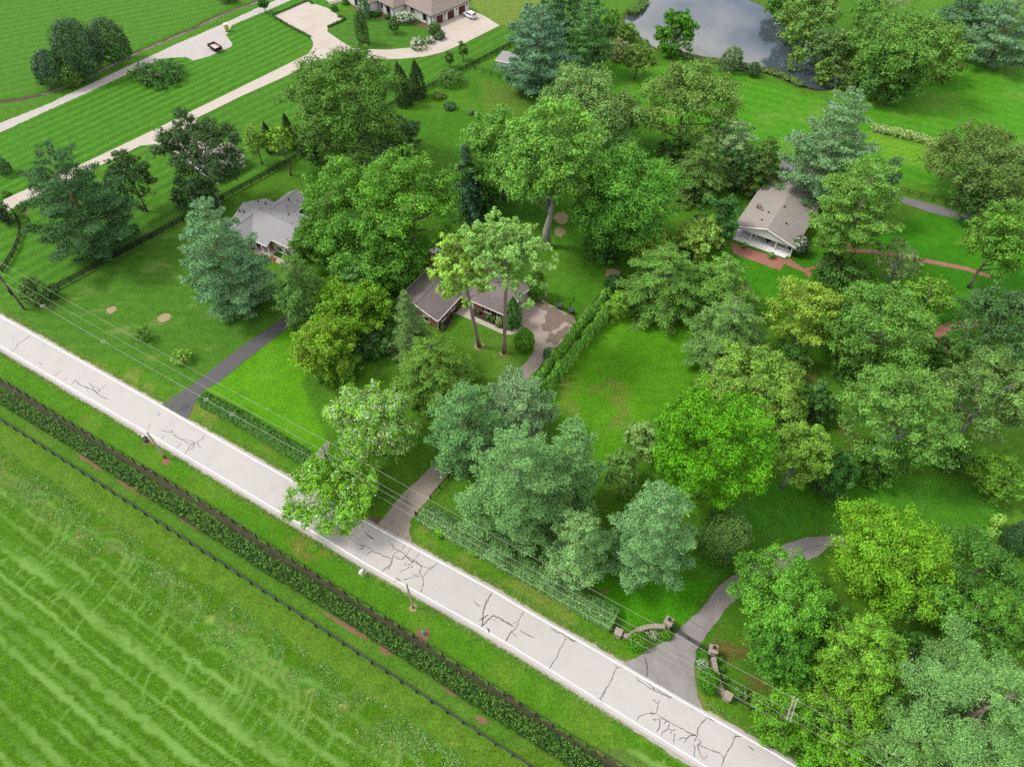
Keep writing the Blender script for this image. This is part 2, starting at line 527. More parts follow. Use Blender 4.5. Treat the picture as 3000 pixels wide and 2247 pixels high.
PP = lambda pts, z=0.0: [P(x, y, z) for x, y in pts]
def loc_tile(ox, oy, k):
    return lambda pts: [(ox + x / k, oy + y / k) for x, y in pts]
# ------------------------------------------------------------------ key lines (photograph pixels)
LINE_UP = [(-420, 688), (0, 927), (395, 1148), (700, 1321.5), (1058, 1522), (1388, 1700), (1537, 1786), (1816, 1947), (1980, 2043), (2200, 2169), (2330, 2245), (2700, 2470)]
LINE_LO = [(-420, 768), (0, 1013), (188, 1125), (434, 1269), (700, 1428), (910, 1554), (1084, 1658), (1236, 1742), (1400, 1834), (1610, 1961), (1864, 2119), (2088, 2257), (2500, 2520)]
FENCE_A = [(-300, 940), (0, 1107), (203, 1234), (391, 1346), (594, 1466), (800, 1600), (1113, 1795), (1294, 1911), (1400, 1977), (1610, 2114), (1835, 2247), (2050, 2380)]     # tops
FENCE_B = [(-300, 1050), (0, 1227), (196, 1353), (417, 1498), (724, 1698), (957, 1852), (1240, 2036), (1400, 2143), (1559, 2245), (1760, 2380)]                        # tops
CREEK = [(-150, 330), (-40, 300), (40, 292), (119, 275), (217, 239), (326, 188), (416, 145), (543, 91), (652, 40), (750, 4), (830, -25), (900, -50)]
POND = [(1831, 54), (1863, 29), (1896, 0), (1960, -25), (2080, -35), (2180, -8), (2254, 25), (2300, 60), (2330, 100), (2400, 150), (2475, 205), (2470, 235), (2420, 258), (2359, 250), (2272, 214), (2200, 197), (2124, 180), (2037, 168), (1921, 136), (1874, 103)]

# ------------------------------------------------------------------ ground: one sheet to the horizon
def axis_lines(spans):
    out = []
    for a, b, s in spans:
        k = max(1, int(round((b - a) / s)))
        out += [a + (b - a) * i / k for i in range(k)]
    out.append(spans[-1][1])
    return np.array(out)
gx = axis_lines([(-2500, -600, 240), (-600, -240, 40), (-240, -120, 1.5), (-120, -80, 0.8), (-80, 22, 0.33), (22, 80, 0.65), (80, 120, 0.9), (120, 240, 1.5), (240, 600, 40), (600, 2500, 240)])
gy = axis_lines([(-600, -60, 60), (-60, 8, 6), (8, 62, 0.33), (62, 75, 0.5), (75, 130, 0.65), (130, 295, 1.0), (295, 420, 12), (420, 3000, 260)])
GX, GY = np.meshgrid(gx, gy)
X = GX.ravel(); Y = GY.ravel()
creek_w = catmull(PP(CREEK), 2.0)
pond_w = catmull(PP(POND), 1.5, closed=True)
pond_xy = [(p.x, p.y) for p in pond_w]
Z = 0.05 * (fbm(X, Y, 14, 3) - 0.5)
near_build = np.ones_like(X)
m = (np.abs(X) < 240) & (Y > 8) & (Y < 300)
Z *= 0.0
dc = np.full(X.shape, 99.0)
dc[m] = segdist(X[m], Y[m], [(p.x, p.y) for p in creek_w[::2]])
dc += 0.5 * (vnoise(X, Y, 1.7, 5) - 0.5)
Z -= 0.55 * np.clip(1 - dc / 2.0, 0, 1) ** 0.8
dp = np.full(X.shape, 99.0)
mp_ = m & (X > 20) & (X < 160) & (Y > 150)
dp[mp_] = segdist(X[mp_], Y[mp_], pond_xy + pond_xy[:1])
inp = np.zeros(X.shape, bool)
inp[mp_] = inpoly(X[mp_], Y[mp_], pond_xy)
sd = np.where(inp, -dp, dp)
Z -= 1.6 * np.clip((2.2 - sd) / 5.0, 0, 1)

dz = Z - CAM_H
dep = np.maximum(Y * ST - CAM_H * -CT, 4.0)
px = CX + F_PX * X / dep
py = CY - F_PX * (Y * CT + (-CAM_H) * ST) / dep
nz = fbm(X, Y, 9, 1)
nb_ = fbm(X, Y, 26, 2)
jx = px + (fbm(X, Y, 5, 8) - 0.5) * 30
jy = py + (fbm(X, Y, 5, 9) - 0.5) * 30

def soft(poly, w=9.0, x=None, y=None):
    """0..1 mask of a pixel polygon with a soft rim"""
    x = jx if x is None else x; y = jy if y is None else y
    q = np.array(poly, float)
    m_ = (x > q[:, 0].min() - 3 * w) & (x < q[:, 0].max() + 3 * w) & (y > q[:, 1].min() - 3 * w) & (y < q[:, 1].max() + 3 * w)
    out = np.zeros(x.shape)
    d = segdist(x[m_], y[m_], list(poly) + [poly[0]])
    d = np.where(inpoly(x[m_], y[m_], poly), d, -d)
    out[m_] = np.clip(0.5 + d / (2 * w), 0, 1)
    return out
C = np.zeros((len(X), 3)); C[:] = (84, 142, 38)
def mixc(mask, c, a=1.0):
    a = np.clip(np.asarray(mask, float) * a, 0, 1)[:, None]
    C[:] = C * (1 - a) + np.asarray(c, float) * a
mixc(np.clip((nb_ - 0.42) * 4, 0, 1), (98, 152, 48), 0.6)
mixc(np.clip((0.46 - nz) * 4, 0, 1), (72, 130, 30), 0.6)

def dirvec(a, b):
    d = P(*b) - P(*a); d.z = 0; d.normalize(); return d
def stripes(mask, a, b, period, c1, c2, amt, warp=0.5, duty=0.5, seed=20):
    d = dirvec(a, b)
    s = -X * d.y + Y * d.x + warp * (fbm(X, Y, 18, seed) - 0.5) * 4
    ph = (s / period) % 1.0
    w = 0.5 + 0.5 * np.tanh((np.abs(ph - 0.5) - duty / 2) * 12)
    amp = np.clip(amt * (0.55 + 0.9 * (fbm(X, Y, 7, seed + 3) - 0.25)), 0, 1)
    mixc(mask * w, c1, amp); mixc(mask * (1 - w), c2, amp)

# the striped lawns of the upper left
GRAVEL_UP = [(-200, 445), (0, 362), (145, 304), (308, 226), (416, 177), (525, 127), (652, 72), (706, 47), (800, 5), (880, -30)]
north = soft([(-900, 640), (-200, 360), (119, 275), (326, 188), (543, 91), (750, 4), (900, -70), (900, -900), (-2000, -900)])
mixc(north, (82, 142, 44)); stripes(north, (0, 152), (650, 22), 3.4, (94, 153, 54), (76, 136, 38), 0.75, 0.6)
mid = inpoly(px, py, [(-700, 700), (0, 362), (308, 226), (652, 72), (880, -30), (1000, 0), (930, 110), (800, 210), (239, 482), (-100, 640), (-300, 800)])
mixc(mid, (76, 144, 36)); stripes(mid, (60, 560), (800, 205), 3.0, (96, 160, 56), (66, 134, 26), 0.9, 0.25)
low = inpoly(px, py, [(-200, 760), (60, 600), (261, 502), (605, 333), (931, 174), (1100, 178), (1297, 156), (1480, 70), (1560, 90), (1480, 150), (1145, 315), (855, 475), (529, 655), (152, 858), (60, 900)])
mixc(low, (80, 142, 40)); stripes(low, (540, 420), (940, 225), 3.2, (94, 154, 52), (70, 132, 30), 0.8, 0.25)
east = soft([(1377, 31), (1464, 76), (1560, 95), (1640, 40), (1560, -60), (1380, -60)])
mixc(east, (132, 158, 78), 0.75)
isl = inpoly(px, py, [(959, 94), (1026, 138), (1134, 147), (1268, 125), (1303, 101), (1279, 69), (1100, 20), (1004, 56)])
mixc(isl, (80, 138, 46)); stripes(isl, (980, 110), (1250, 120), 2.6, (94, 150, 58), (70, 128, 36), 0.6, 2.0)
# back yards and front yards
byard = soft([(1145, 315), (1363, 203), (1548, 264), (1860, 358), (2060, 418), (1800, 720), (1700, 950), (1300, 650), (1200, 500)])
mixc(byard, (76, 140, 34)); mixc(byard * np.clip((fbm(X, Y, 6, 31) - 0.45) * 5, 0, 1), (96, 152, 44), 0.7)
mixc(soft([(1400, 225), (1540, 262), (1560, 350), (1420, 330)]), (112, 144, 66), 0.65)
cyard = soft([(1560, 640), (1700, 600), (1800, 800), (1700, 920), (1590, 860)])
mixc(cyard, (80, 146, 34), 0.9); mixc(cyard * np.clip((fbm(X, Y, 5, 33) - 0.5) * 6, 0, 1), (100, 158, 52), 0.6)
fy = soft([(-60, 960), (100, 870), (529, 655), (700, 690), (830, 940), (560, 1140), (474, 1187), (395, 1140), (0, 915)])
mixc(fy, (84, 140, 46)); stripes(fy, (250, 840), (560, 850), 2.6, (92, 148, 56), (76, 134, 38), 0.5, 0.8)
mixc(fy * np.clip((fbm(X * 0.35, Y, 2.2, 35) - 0.62) * 8, 0, 1), (146, 170, 112), 0.5)
br = soft([(572, 1176), (597, 1142), (863, 948), (960, 1000), (890, 1130), (970, 1340), (920, 1340), (600, 1150)])
mixc(br, (96, 172, 26)); mixc(br * np.clip((fbm(X, Y, 4, 37) - 0.5) * 5, 0, 1), (112, 180, 48), 0.6)
cl = soft([(1600, 1180), (1640, 1090), (1820, 900), (1900, 880), (2060, 940), (2070, 1060), (1990, 1160), (1900, 1220), (1770, 1400), (1700, 1330)])
mixc(cl, (88, 160, 26)); mixc(cl * np.clip((fbm(X, Y, 5, 39) - 0.5) * 5, 0, 1), (104, 172, 40), 0.7)
mixc(cl * np.clip((fbm(X, Y, 4.5, 41) - 0.5) * 5, 0, 1) * soft([(1600, 1100), (1850, 1080), (1850, 1250), (1650, 1300)]), (124, 148, 74), 0.7)
fl = soft([(1330, 960), (1500, 985), (1560, 1020), (1500, 1110), (1300, 1120), (1260, 1040)])
mixc(fl, (90, 146, 44)); mixc(fl * np.clip((fbm(X, Y, 5, 43) - 0.5) * 5, 0, 1), (116, 152, 74), 0.6)
rl = soft([(2150, 740), (2300, 790), (2500, 690), (2830, 600), (3200, 700), (3200, 900), (2760, 960), (2300, 900), (2150, 850)])
mixc(rl, (66, 146, 22)); mixc(rl * np.clip((fbm(X, Y, 5, 45) - 0.5) * 5, 0, 1), (86, 160, 36), 0.6)
ur = soft([(1700, 200), (2040, 190), (2360, 280), (2700, 270), (2900, 150), (3300, 160), (3300, 640), (2600, 540), (2300, 470), (2060, 400), (1860, 340)])
mixc(ur, (84, 162, 34)); stripes(ur, (2100, 260), (2700, 420), 3.8, (96, 174, 46), (74, 152, 26), 0.55, 1.5)
mixc(ur * np.clip((fbm(X, Y, 9, 47) - 0.52) * 5, 0, 1), (116, 168, 72), 0.7)
rows_ = soft([(2540, 385), (2740, 430), (2790, 470), (2740, 500), (2540, 430)])
mixc(rows_, (120, 182, 54), 0.8); stripes(rows_, (2560, 410), (2740, 465), 1.9, (146, 190, 72), (84, 158, 34), 0.7)
er = soft([(2230, 1420), (2480, 1390), (2900, 1420), (2960, 1560), (2800, 1640), (2480, 1560), (2300, 1580), (2200, 1640), (2100, 1700), (2060, 1720), (2080, 1560)])
mixc(er, (78, 150, 38)); mixc(er * np.clip((fbm(X, Y, 6, 49) - 0.5) * 5, 0, 1), (92, 158, 58), 0.7)
nh = soft([(1720, 1690), (2100, 1690), (2000, 1830), (1960, 1815), (1830, 1830)])
mixc(nh, (76, 164, 16), 0.85)
gr = soft([(2090, 1890), (2130, 1800), (2300, 2000), (2230, 2090), (2110, 2000)])
mixc(gr * np.clip((fbm(X, Y, 2.2, 51) - 0.48) * 8, 0, 1), (126, 118, 72), 0.8)
wood = soft([(2250, 1040), (2420, 1050), (2560, 1120), (2560, 1350), (2400, 1330)])
mixc(wood * np.clip((fbm(X, Y, 4, 53) - 0.5) * 6, 0, 1), (120, 104, 78), 0.6)
# verges
d_up = np.full(X.shape, 99.0); d_lo = d_up.copy(); d_fa = d_up.copy(); d_fb = d_up.copy()
mv = (py > 600) & (py < 2700) & (px > -600) & (px < 3300)
W2 = lambda pts, z=0: [(p.x, p.y) for p in PP(pts, z)]
for arr, pts, z in ((d_up, LINE_UP, 0), (d_lo, LINE_LO, 0), (d_fa, FENCE_A, 1.3), (d_fb, FENCE_B, 1.3)):
    arr[mv] = segdist(X[mv], Y[mv], W2(pts, z))
vl = inpoly(px, py, LINE_LO + FENCE_A[::-1])
mixc(vl, (84, 146, 30)); mixc(vl * np.clip((fbm(X, Y, 6, 55) - 0.48) * 5, 0, 1), (104, 152, 50), 0.8)
vb = vl * soft([(640, 1380), (860, 1470), (1000, 1620), (900, 1640), (700, 1480)])
mixc(vb * np.clip((fbm(X, Y, 3, 57) - 0.44) * 6, 0, 1), (156, 140, 92), 0.65)
vu = inpoly(px, py, LINE_UP[1:10] + [(2250, 2080), (2060, 1970), (1950, 1900), (1800, 1850), (1230, 1520), (960, 1400), (560, 1160), (0, 850)]) & (py > 1050)
mixc(vu, (92, 150, 36), 0.8); mixc(vu * np.clip((fbm(X, Y, 4, 59) - 0.5) * 6, 0, 1), (138, 160, 84), 0.65)
ve = (d_up < 0.9 + 0.8 * vnoise(X, Y, 1.5, 61)) | ((d_lo < 0.9 + 0.6 * vnoise(X, Y, 1.3, 62)) & vl)
mixc(ve, (128, 146, 84), 0.5)
st = inpoly(px, py, FENCE_A + [(1800, 2420)] + FENCE_B[::-1])
mixc(st, (88, 142, 44)); mixc(st * np.clip((fbm(X, Y, 5, 63) - 0.5) * 5, 0, 1), (104, 150, 62), 0.6)
# the mown field in the foreground
fld = inpoly(px, py, [(-2500, 900), (-300, 1060)] + [(x, y + 10) for x, y in FENCE_B[1:]] + [(2600, 3200), (2600, 9000), (-4000, 9000)]) | ((Y < 20) & (X < 40))
mixc(fld, (80, 134, 20))
df = np.where(fld, d_fb, 0)
mixc(fld * (df < 3.4), (104, 148, 54), 0.75)
fade = np.clip((df - 4.0) / 5.0, 0, 1)
d1 = dirvec((0, 1853), (380, 2165))
s1 = -X * d1.y + Y * d1.x
a1 = X * d1.x + Y * d1.y
wob = (fbm(X, Y, 14, 71) - 0.5) * 1.2 + (vnoise(X, Y, 0.9, 72) - 0.5) * 0.5 + (vnoise(s1, 0 * s1, 3.1, 84) - 0.5) * 1.7
rag = np.clip(0.15 + 1.5 * (0.6 * vnoise(X, Y, 0.55, 79) + 0.4 * vnoise(X, Y, 1.6, 80) - 0.12), 0, 1)
hay = np.zeros(len(X))
for per, off, wd, am in ((2.9, 0.0, 0.46, 0.9), (2.9, 1.3, 0.22, 0.5), (8.1, 2.0, 0.4, 0.5), (5.3, 0.7, 0.25, 0.45)):
    q = np.abs(((s1 + wob + off) / per) % 1.0 - 0.5) * per
    w = np.exp(-(q / wd) ** 4) * np.clip(-0.15 + 1.9 * fbm(a1 * 0.4, s1, 3.5, 73), 0.1, 1)
    hay = np.maximum(hay, fld * fade * w * am)
for per, wd in ((3.6, 0.16), (6.1, 0.2)):
    q = np.abs(((a1 + 0.25 * s1 + wob * 1.4) / per) % 1.0 - 0.5) * per
    hay = np.maximum(hay, 0.75 * fld * fade * np.exp(-(q / wd) ** 2) * np.clip((fbm(X, Y, 4, 74) - 0.42) * 5, 0, 1))
mixc(fld * np.clip((fbm(X, Y, 1.6, 83) - 0.56) * 7, 0, 1), (68, 116, 10), 0.35)
for (ax, ay, rr) in ((180, 1480, 5.2), (60, 1560, 7.0), (380, 1760, 6.0), (500, 1790, 4.2), (600, 1990, 6.5), (720, 1930, 5.0), (730, 2070, 6.2), (860, 2120, 5.4), (980, 2010, 4.6), (1020, 2190, 6.6), (300, 1640, 5.6), (1180, 2230, 6.0)):
    c = P(ax, ay)
    rad = np.hypot(X - c.x, Y - c.y)
    ang = np.arctan2(Y - c.y, X - c.x)
    arcm = np.clip(np.cos(ang - 0.6) * 2.2, 0, 1)
    for k in ((0.0,), (0.0, 1.3), (0.0, 0.9, 2.2))[int(rr * 10) % 3]:
        hay = np.maximum(hay, 0.62 * fld * np.exp(-((rad - rr + k + wob * 0.35) / 0.40) ** 2) * arcm * np.clip(df / 4 - 0.5, 0, 1))
    mixc(fld * np.exp(-((rad - rr + 0.75 + wob * 0.4) / 0.4) ** 2) * arcm * np.clip(df / 4 - 0.5, 0, 1), (70, 122, 14), 0.6)
gb = fld * np.exp(-((df - 6.4 + wob) / 2.3) ** 2)
mixc(gb * np.clip((fbm(X, Y, 3.0, 75) - 0.42) * 6, 0, 1), (118, 142, 96), 0.75)
mixc(gb * np.clip((fbm(X, Y, 3.6, 76) - 0.55) * 6, 0, 1), (70, 150, 30), 0.6)
mixc(fld * np.exp(-((df - 4.6 + 0.3 * wob) / 0.8) ** 2), (74, 124, 16), 0.6)
pale = np.clip((vnoise(X, Y, 0.9, 78) - 0.86) * 9, 0, 1) * np.exp(-((df - 6.5) / 4.0) ** 2) * fld
mixc(pale, (196, 196, 140), 0.55)
# creek and pond banks
mixc(np.clip(1.35 - dc, 0, 1) * 2, (98, 92, 82), 0.95)
mixc(np.exp(-((dc - 2.3) / 0.9) ** 2), (76, 160, 20), 0.5)
mixc(np.exp(-((sd - 0.6) / 1.2) ** 2), (96, 104, 52), 0.6)
mixc(inp & (sd < -1), (84, 84, 66))
C += (rng.random() - 0.5)
col = np.clip(lin(np.clip(C, 0, 255)) / GK * np.array([1.06, 0.96, 0.74]), 0, 0.6)

nxg, nyg = len(gx), len(gy)
idx = np.arange(nxg * nyg).reshape(nyg, nxg)
quads = np.stack([idx[:-1, :-1], idx[:-1, 1:], idx[1:, 1:], idx[1:, :-1]], -1).reshape(-1, 4)

def raw_mesh(name, co, faces, colr=None, smooth=False):
    k = faces.shape[1]
    me = bpy.data.meshes.new(name)
    me.vertices.add(len(co)); me.vertices.foreach_set('co', np.ascontiguousarray(co, np.float32).ravel())
    me.loops.add(faces.size); me.loops.foreach_set('vertex_index', np.ascontiguousarray(faces, np.int32).ravel())
    me.polygons.add(len(faces)); me.polygons.foreach_set('loop_start', np.arange(0, faces.size, k, dtype=np.int32))
    if smooth: me.polygons.foreach_set('use_smooth', np.ones(len(faces), bool))
    me.update(calc_edges=True)
    if colr is not None:
        at = me.attributes.new('col', 'FLOAT_COLOR', 'POINT')
        a4 = np.ones((len(co), 4), np.float32); a4[:, :3] = colr
        at.data.foreach_set('color', a4.ravel())
    return me
ground = link('ground', raw_mesh('ground', np.stack([X, Y, Z], 1), quads, col, True), M_TURF)
tag(ground, kind='structure')
ground.data.attributes.new('hay', 'FLOAT', 'POINT').data.foreach_set('value', hay.astype(np.float32))
sheet('pond_water', rough_edge([Vector((p.x, p.y, 0)) for p in pond_w], 0.3, 3), M_WATER, -0.42)
sheet('creek_bed', ribbon_pts(catmull(PP(CREEK[3:11]), 2.0), 0.8), M_MUD, -0.47, fray=0.2, seed=77)

# ------------------------------------------------------------------ road with edge lines and sealed cracks
up_w = catmull(PP(LINE_UP), 2.0)
lo_w = catmull(PP(LINE_LO), 2.0)
def offset(line, d):
    out = []
    for i, p in enumerate(line):
        t = line[min(i + 1, len(line) - 1)] - line[max(i - 1, 0)]; t.z = 0; t.normalize()
        out.append(p + Vector((-t.y, t.x, 0)) * d)
    return out
Z_ROAD = 0.05
sheet('road_shoulder', offset(up_w, 0.62) + offset(lo_w, -1.0)[::-1], M_SHOULDER, 0.03, fray=0.16, seed=5)
road = sheet('road', offset(up_w, 0.34) + offset(lo_w, -0.55)[::-1], M_ROAD, Z_ROAD, fray=0.05, seed=6)
for ln, s in ((up_w, 1), (lo_w, 2)):
    sheet('edge_line', rough_edge(ribbon_pts(ln, 0.13), 0.018, s, 0.5), M_LINE, Z_ROAD + 0.006, parent=road)

def wiggle(pts, amp, r, step=0.22):
    out = []
    pts = [Vector(p) for p in pts]
    for a, b in zip(pts[:-1], pts[1:]):
        k = max(2, int((b - a).length / step))
        t = (b - a).normalized(); nrm = Vector((-t.y, t.x, 0))
        for j in range(k):
            f = j / k
            out.append(a.lerp(b, f) + nrm * r.uniform(-amp, amp) * (1 if j else 0.3))
    out.append(pts[-1])
    return out
t_a = loc_tile(0, 550, 2.761); t_b = loc_tile(0, 1100, 2.761); t_c = loc_tile(700, 1100, 2.761)
t_d = loc_tile(1050, 1480, 3.1725); t_e = loc_tile(1400, 1647, 2.761); t_f = loc_tile(1800, 1960, 2.542); t_g = loc_tile(700, 1647, 2.761)
CR = []
for f, lines in (
    (t_a, [[(85, 1335), (120, 1310), (150, 1260), (195, 1235), (250, 1195)], [(100, 1235), (112, 1212)], [(335, 1280), (365, 1262)], [(318, 1412), (342, 1440)], [(440, 1528), (470, 1500), (500, 1485)], [(512, 1562), (548, 1532)]]),
    (t_b, [[(580, 75), (610, 35), (640, 75), (690, 95), (730, 110), (770, 125), (800, 160), (840, 180), (880, 195)], [(715, 60), (760, 95), (800, 105), (800, 140)], [(740, 95), (790, 150)], [(860, 78), (815, 110), (800, 135)], [(690, 90), (720, 110), (700, 130)],
            [(1270, 330), (1300, 308)], [(1282, 318), (1285, 300)], [(1185, 440), (1205, 425), (1218, 395)], [(1300, 445), (1345, 455), (1400, 460), (1385, 440)], [(1400, 470), (1430, 500), (1480, 525), (1540, 560), (1580, 545), (1625, 520), (1668, 475)], [(1470, 515), (1530, 525), (1580, 545)],
            [(1490, 640), (1520, 600), (1535, 570), (1575, 550)], [(1515, 610), (1560, 590), (1580, 550)], [(1600, 540), (1605, 570), (1630, 582)], [(1425, 590), (1450, 570), (1465, 545)], [(1310, 515), (1330, 480)]]),
    (t_c, [[(580, 1200), (600, 1170), (630, 1155), (650, 1122)], [(800, 1250), (805, 1220)], [(1020, 1268), (1050, 1300), (1098, 1330)], [(890, 1305), (905, 1325), (930, 1340)], [(1110, 1500), (1135, 1485)]]),
    (t_d, [[(0, 415), (25, 410), (50, 380), (15, 370)], [(15, 370), (70, 380), (120, 405), (125, 425), (160, 440), (205, 450), (215, 465), (270, 480), (300, 495)], [(75, 465), (100, 440), (125, 425)], [(300, 490), (305, 540), (290, 580), (270, 605)], [(320, 470), (310, 540), (275, 575), (250, 590), (210, 630)], [(235, 590), (260, 575), (300, 560)],
            [(305, 435), (330, 395), (315, 370), (305, 355)], [(330, 405), (375, 420), (415, 440), (445, 475), (480, 510), (530, 535), (590, 565), (650, 585), (690, 578), (740, 530)], [(320, 465), (345, 440), (375, 425)], [(325, 470), (360, 490), (405, 508), (420, 480)], [(400, 420), (438, 368)], [(410, 505), (450, 460), (490, 395)], [(480, 545), (520, 510), (545, 480), (567, 438)], [(450, 480), (500, 500), (535, 520), (590, 575)],
            [(430, 530), (435, 555), (480, 548), (465, 580), (430, 605), (400, 605), (380, 632)], [(505, 550), (500, 575), (480, 582)], [(590, 575), (570, 620), (550, 655)], [(495, 635), (540, 658), (590, 670), (605, 690), (605, 730), (582, 810)], [(415, 692), (470, 680), (540, 658)], [(690, 590), (650, 600), (630, 630), (600, 665)], [(565, 600), (590, 660)], [(345, 675), (395, 705)], [(320, 690), (360, 712)], [(60, 252), (100, 285), (150, 318)]]),
    (t_e, [[(35, 510), (42, 420), (60, 350), (90, 290), (112, 250)], [(10, 470), (40, 455), (85, 422)], [(35, 512), (75, 470), (120, 430), (160, 445), (230, 490), (295, 525)], [(125, 470), (155, 450)], [(75, 530), (95, 555), (90, 575)], [(285, 492), (330, 475), (350, 430), (375, 400)], [(225, 650), (245, 600), (270, 565), (310, 535), (330, 490)], [(265, 545), (290, 580), (315, 598)], [(340, 550), (390, 580), (460, 612)],
            [(590, 525), (630, 560), (690, 580), (712, 605)], [(575, 870), (600, 820), (640, 770), (655, 720), (690, 660), (712, 610)], [(712, 600), (760, 625), (800, 645)], [(725, 620), (780, 640)], [(990, 1105), (1010, 1060), (1050, 1005), (1080, 950), (1100, 895), (1128, 845)], [(1110, 825), (1130, 850), (1160, 850)], [(1010, 1095), (1030, 1040)], [(940, 1095), (990, 1105), (1010, 1140)], [(1350, 770), (1372, 830), (1365, 930)], [(1280, 940), (1400, 1022), (1560, 1100)]]),
    (t_f, [[(165, 390), (180, 355), (220, 335), (270, 325), (300, 338)], [(270, 310), (280, 335), (300, 325), (312, 330)], [(280, 225), (325, 255), (318, 300), (315, 330)], [(325, 255), (340, 230)], [(315, 335), (360, 365), (420, 400), (480, 430), (540, 465), (600, 490), (620, 500)], [(310, 470), (335, 430), (338, 400), (330, 375)], [(285, 372), (350, 370), (338, 395)], [(285, 372), (310, 385)], [(365, 405), (390, 385)], [(350, 495), (360, 465), (395, 445), (410, 405)], [(400, 440), (430, 455), (415, 475), (430, 480)], [(440, 405), (455, 420)], [(430, 455), (455, 445)], [(438, 545), (450, 478)], [(475, 525), (505, 510), (535, 515), (560, 495), (610, 490)], [(515, 550), (540, 515)], [(595, 540), (612, 500)], [(620, 495), (620, 450), (650, 400), (690, 360)], [(620, 520), (650, 540), (620, 560), (622, 580), (640, 640), (660, 668), (685, 655), (685, 635)], [(625, 560), (690, 590), (740, 610), (780, 620), (805, 645), (815, 670)], [(592, 655), (600, 590), (580, 565)], [(600, 575), (625, 560)], [(795, 728), (815, 670), (840, 610), (870, 570), (890, 520), (908, 485)], [(880, 515), (910, 500), (945, 500)], [(575, 305), (582, 292)], [(990, 572), (1045, 602)], [(165, 50), (172, 70)], [(290, 135), (295, 160)], [(690, 360), (740, 385)], [(240, 100), (310, 148), (430, 215)]]),
    (t_g, [[(1955, 540), (1975, 480), (1972, 400), (2000, 310), (2050, 245)], [(1945, 470), (2015, 425)], [(1970, 520), (2010, 470), (2060, 430), (2110, 450), (2209, 510)], [(1900, 310), (1925, 340), (1955, 360)], [(2010, 530), (2025, 580)], [(2160, 640), (2200, 560)], [(1270, 130), (1310, 155)]]),
):
    for ln in lines: CR.append(PP(f(ln)))
cr_r = random.Random(5)
for ln in CR:
    w = wiggle(ln, 0.045, cr_r)
    n = len(w)
    sheet('crack_seal', ribbon_pts(w, [cr_r.uniform(0.05, 0.13) * (0.5 if i in (0, n - 1) else 1) for i in range(n)]), M_SEAL, Z_ROAD + 0.010, parent=road)

# ------------------------------------------------------------------ driveways, paths, beds
sheet('blacktop_driveway', PP([(474, 1187), (500, 1168), (540, 1142), (580, 1115), (674, 1040), (800, 952), (823, 941), (860, 905), (890, 870), (905, 880), (880, 930), (863, 948), (800, 994), (721, 1053), (645, 1118), (598, 1142), (572, 1176), (560, 1205), (551, 1229)]), M_BLACKTOP, 0.034, fray=0.06, seed=1)
sheet('driveway_patch', PP([(525, 1200), (541, 1178), (558, 1187), (545, 1208)]), M_PATCH, 0.04)
sheet('old_driveway', PP([(1109, 1535), (1149, 1484), (1182, 1444), (1214, 1415), (1280, 1353), (1340, 1290), (1420, 1205), (1498, 1108), (1545, 1057), (1567, 1024), (1630, 1015), (1596, 1057), (1529, 1130), (1470, 1200), (1390, 1290), (1327, 1372), (1265, 1448), (1225, 1495), (1205, 1520), (1200, 1553), (1204, 1590)]), M_OLDDRIVE, 0.036, fray=0.12, seed=2)
sheet('parking_pad', PP([(1564, 1026), (1563, 977), (1545, 962), (1531, 957), (1515, 945), (1515, 915), (1527, 899), (1559, 866), (1578, 876), (1621, 898), (1654, 916), (1686, 941), (1686, 956), (1660, 985), (1632, 1016)]), M_PAD, 0.042, fray=0.04, seed=3)
k2 = loc_tile(1540, 820, 4.76)
for i, pg in enumerate(([(20, 310), (100, 225), (180, 280), (280, 330), (340, 380), (300, 430), (230, 420), (150, 350), (60, 330)], [(340, 380), (420, 390), (520, 480), (640, 490), (690, 600), (640, 640), (540, 590), (470, 680), (380, 690), (330, 740), (240, 700), (215, 640), (290, 590), (260, 520), (300, 440)], [(330, 740), (400, 760), (500, 700), (620, 640), (600, 740), (520, 820), (440, 920), (380, 940), (350, 880), (270, 880), (320, 790)], [(360, 860), (450, 790), (520, 760), (470, 850), (400, 900)])):
    sheet('silt_stain', catmull(PP(k2(pg)), 0.5, closed=True), M_WET, 0.048 + i * 0.002, fray=0.26, seed=30 + i)
sheet('gate_driveway', PP([(1816, 1948), (1864, 1926), (1907, 1897), (1965, 1873), (1980, 1853), (1998, 1832), (2052, 1788), (2106, 1716), (2161, 1676), (2200, 1647), (2236, 1622), (2301, 1593), (2363, 1574), (2432, 1569), (2540, 1572), (2540, 1600), (2428, 1600), (2396, 1629), (2338, 1652), (2290, 1670), (2230, 1700), (2180, 1735), (2124, 1785), (2110, 1810), (2074, 1853), (2045, 1897), (2032, 1948), (2034, 1973), (2045, 2042), (2063, 2085)]), M_DRIVE3, 0.036, fray=0.07, seed=4)
gd = bpy.data.objects['gate_driveway']
for ln in ([(1888, 1926), (1895, 1950), (1897, 1975), (1892, 1990)], [(2020, 1812), (2040, 1830), (2070, 1845)], [(2038, 1800), (2055, 1790), (2045, 1775)], [(2340, 1622), (2370, 1606), (2410, 1596)]):
    sheet('crack', ribbon_pts(wiggle(PP(ln), 0.05, cr_r), 0.07), M_SEAL, 0.042, parent=gd)
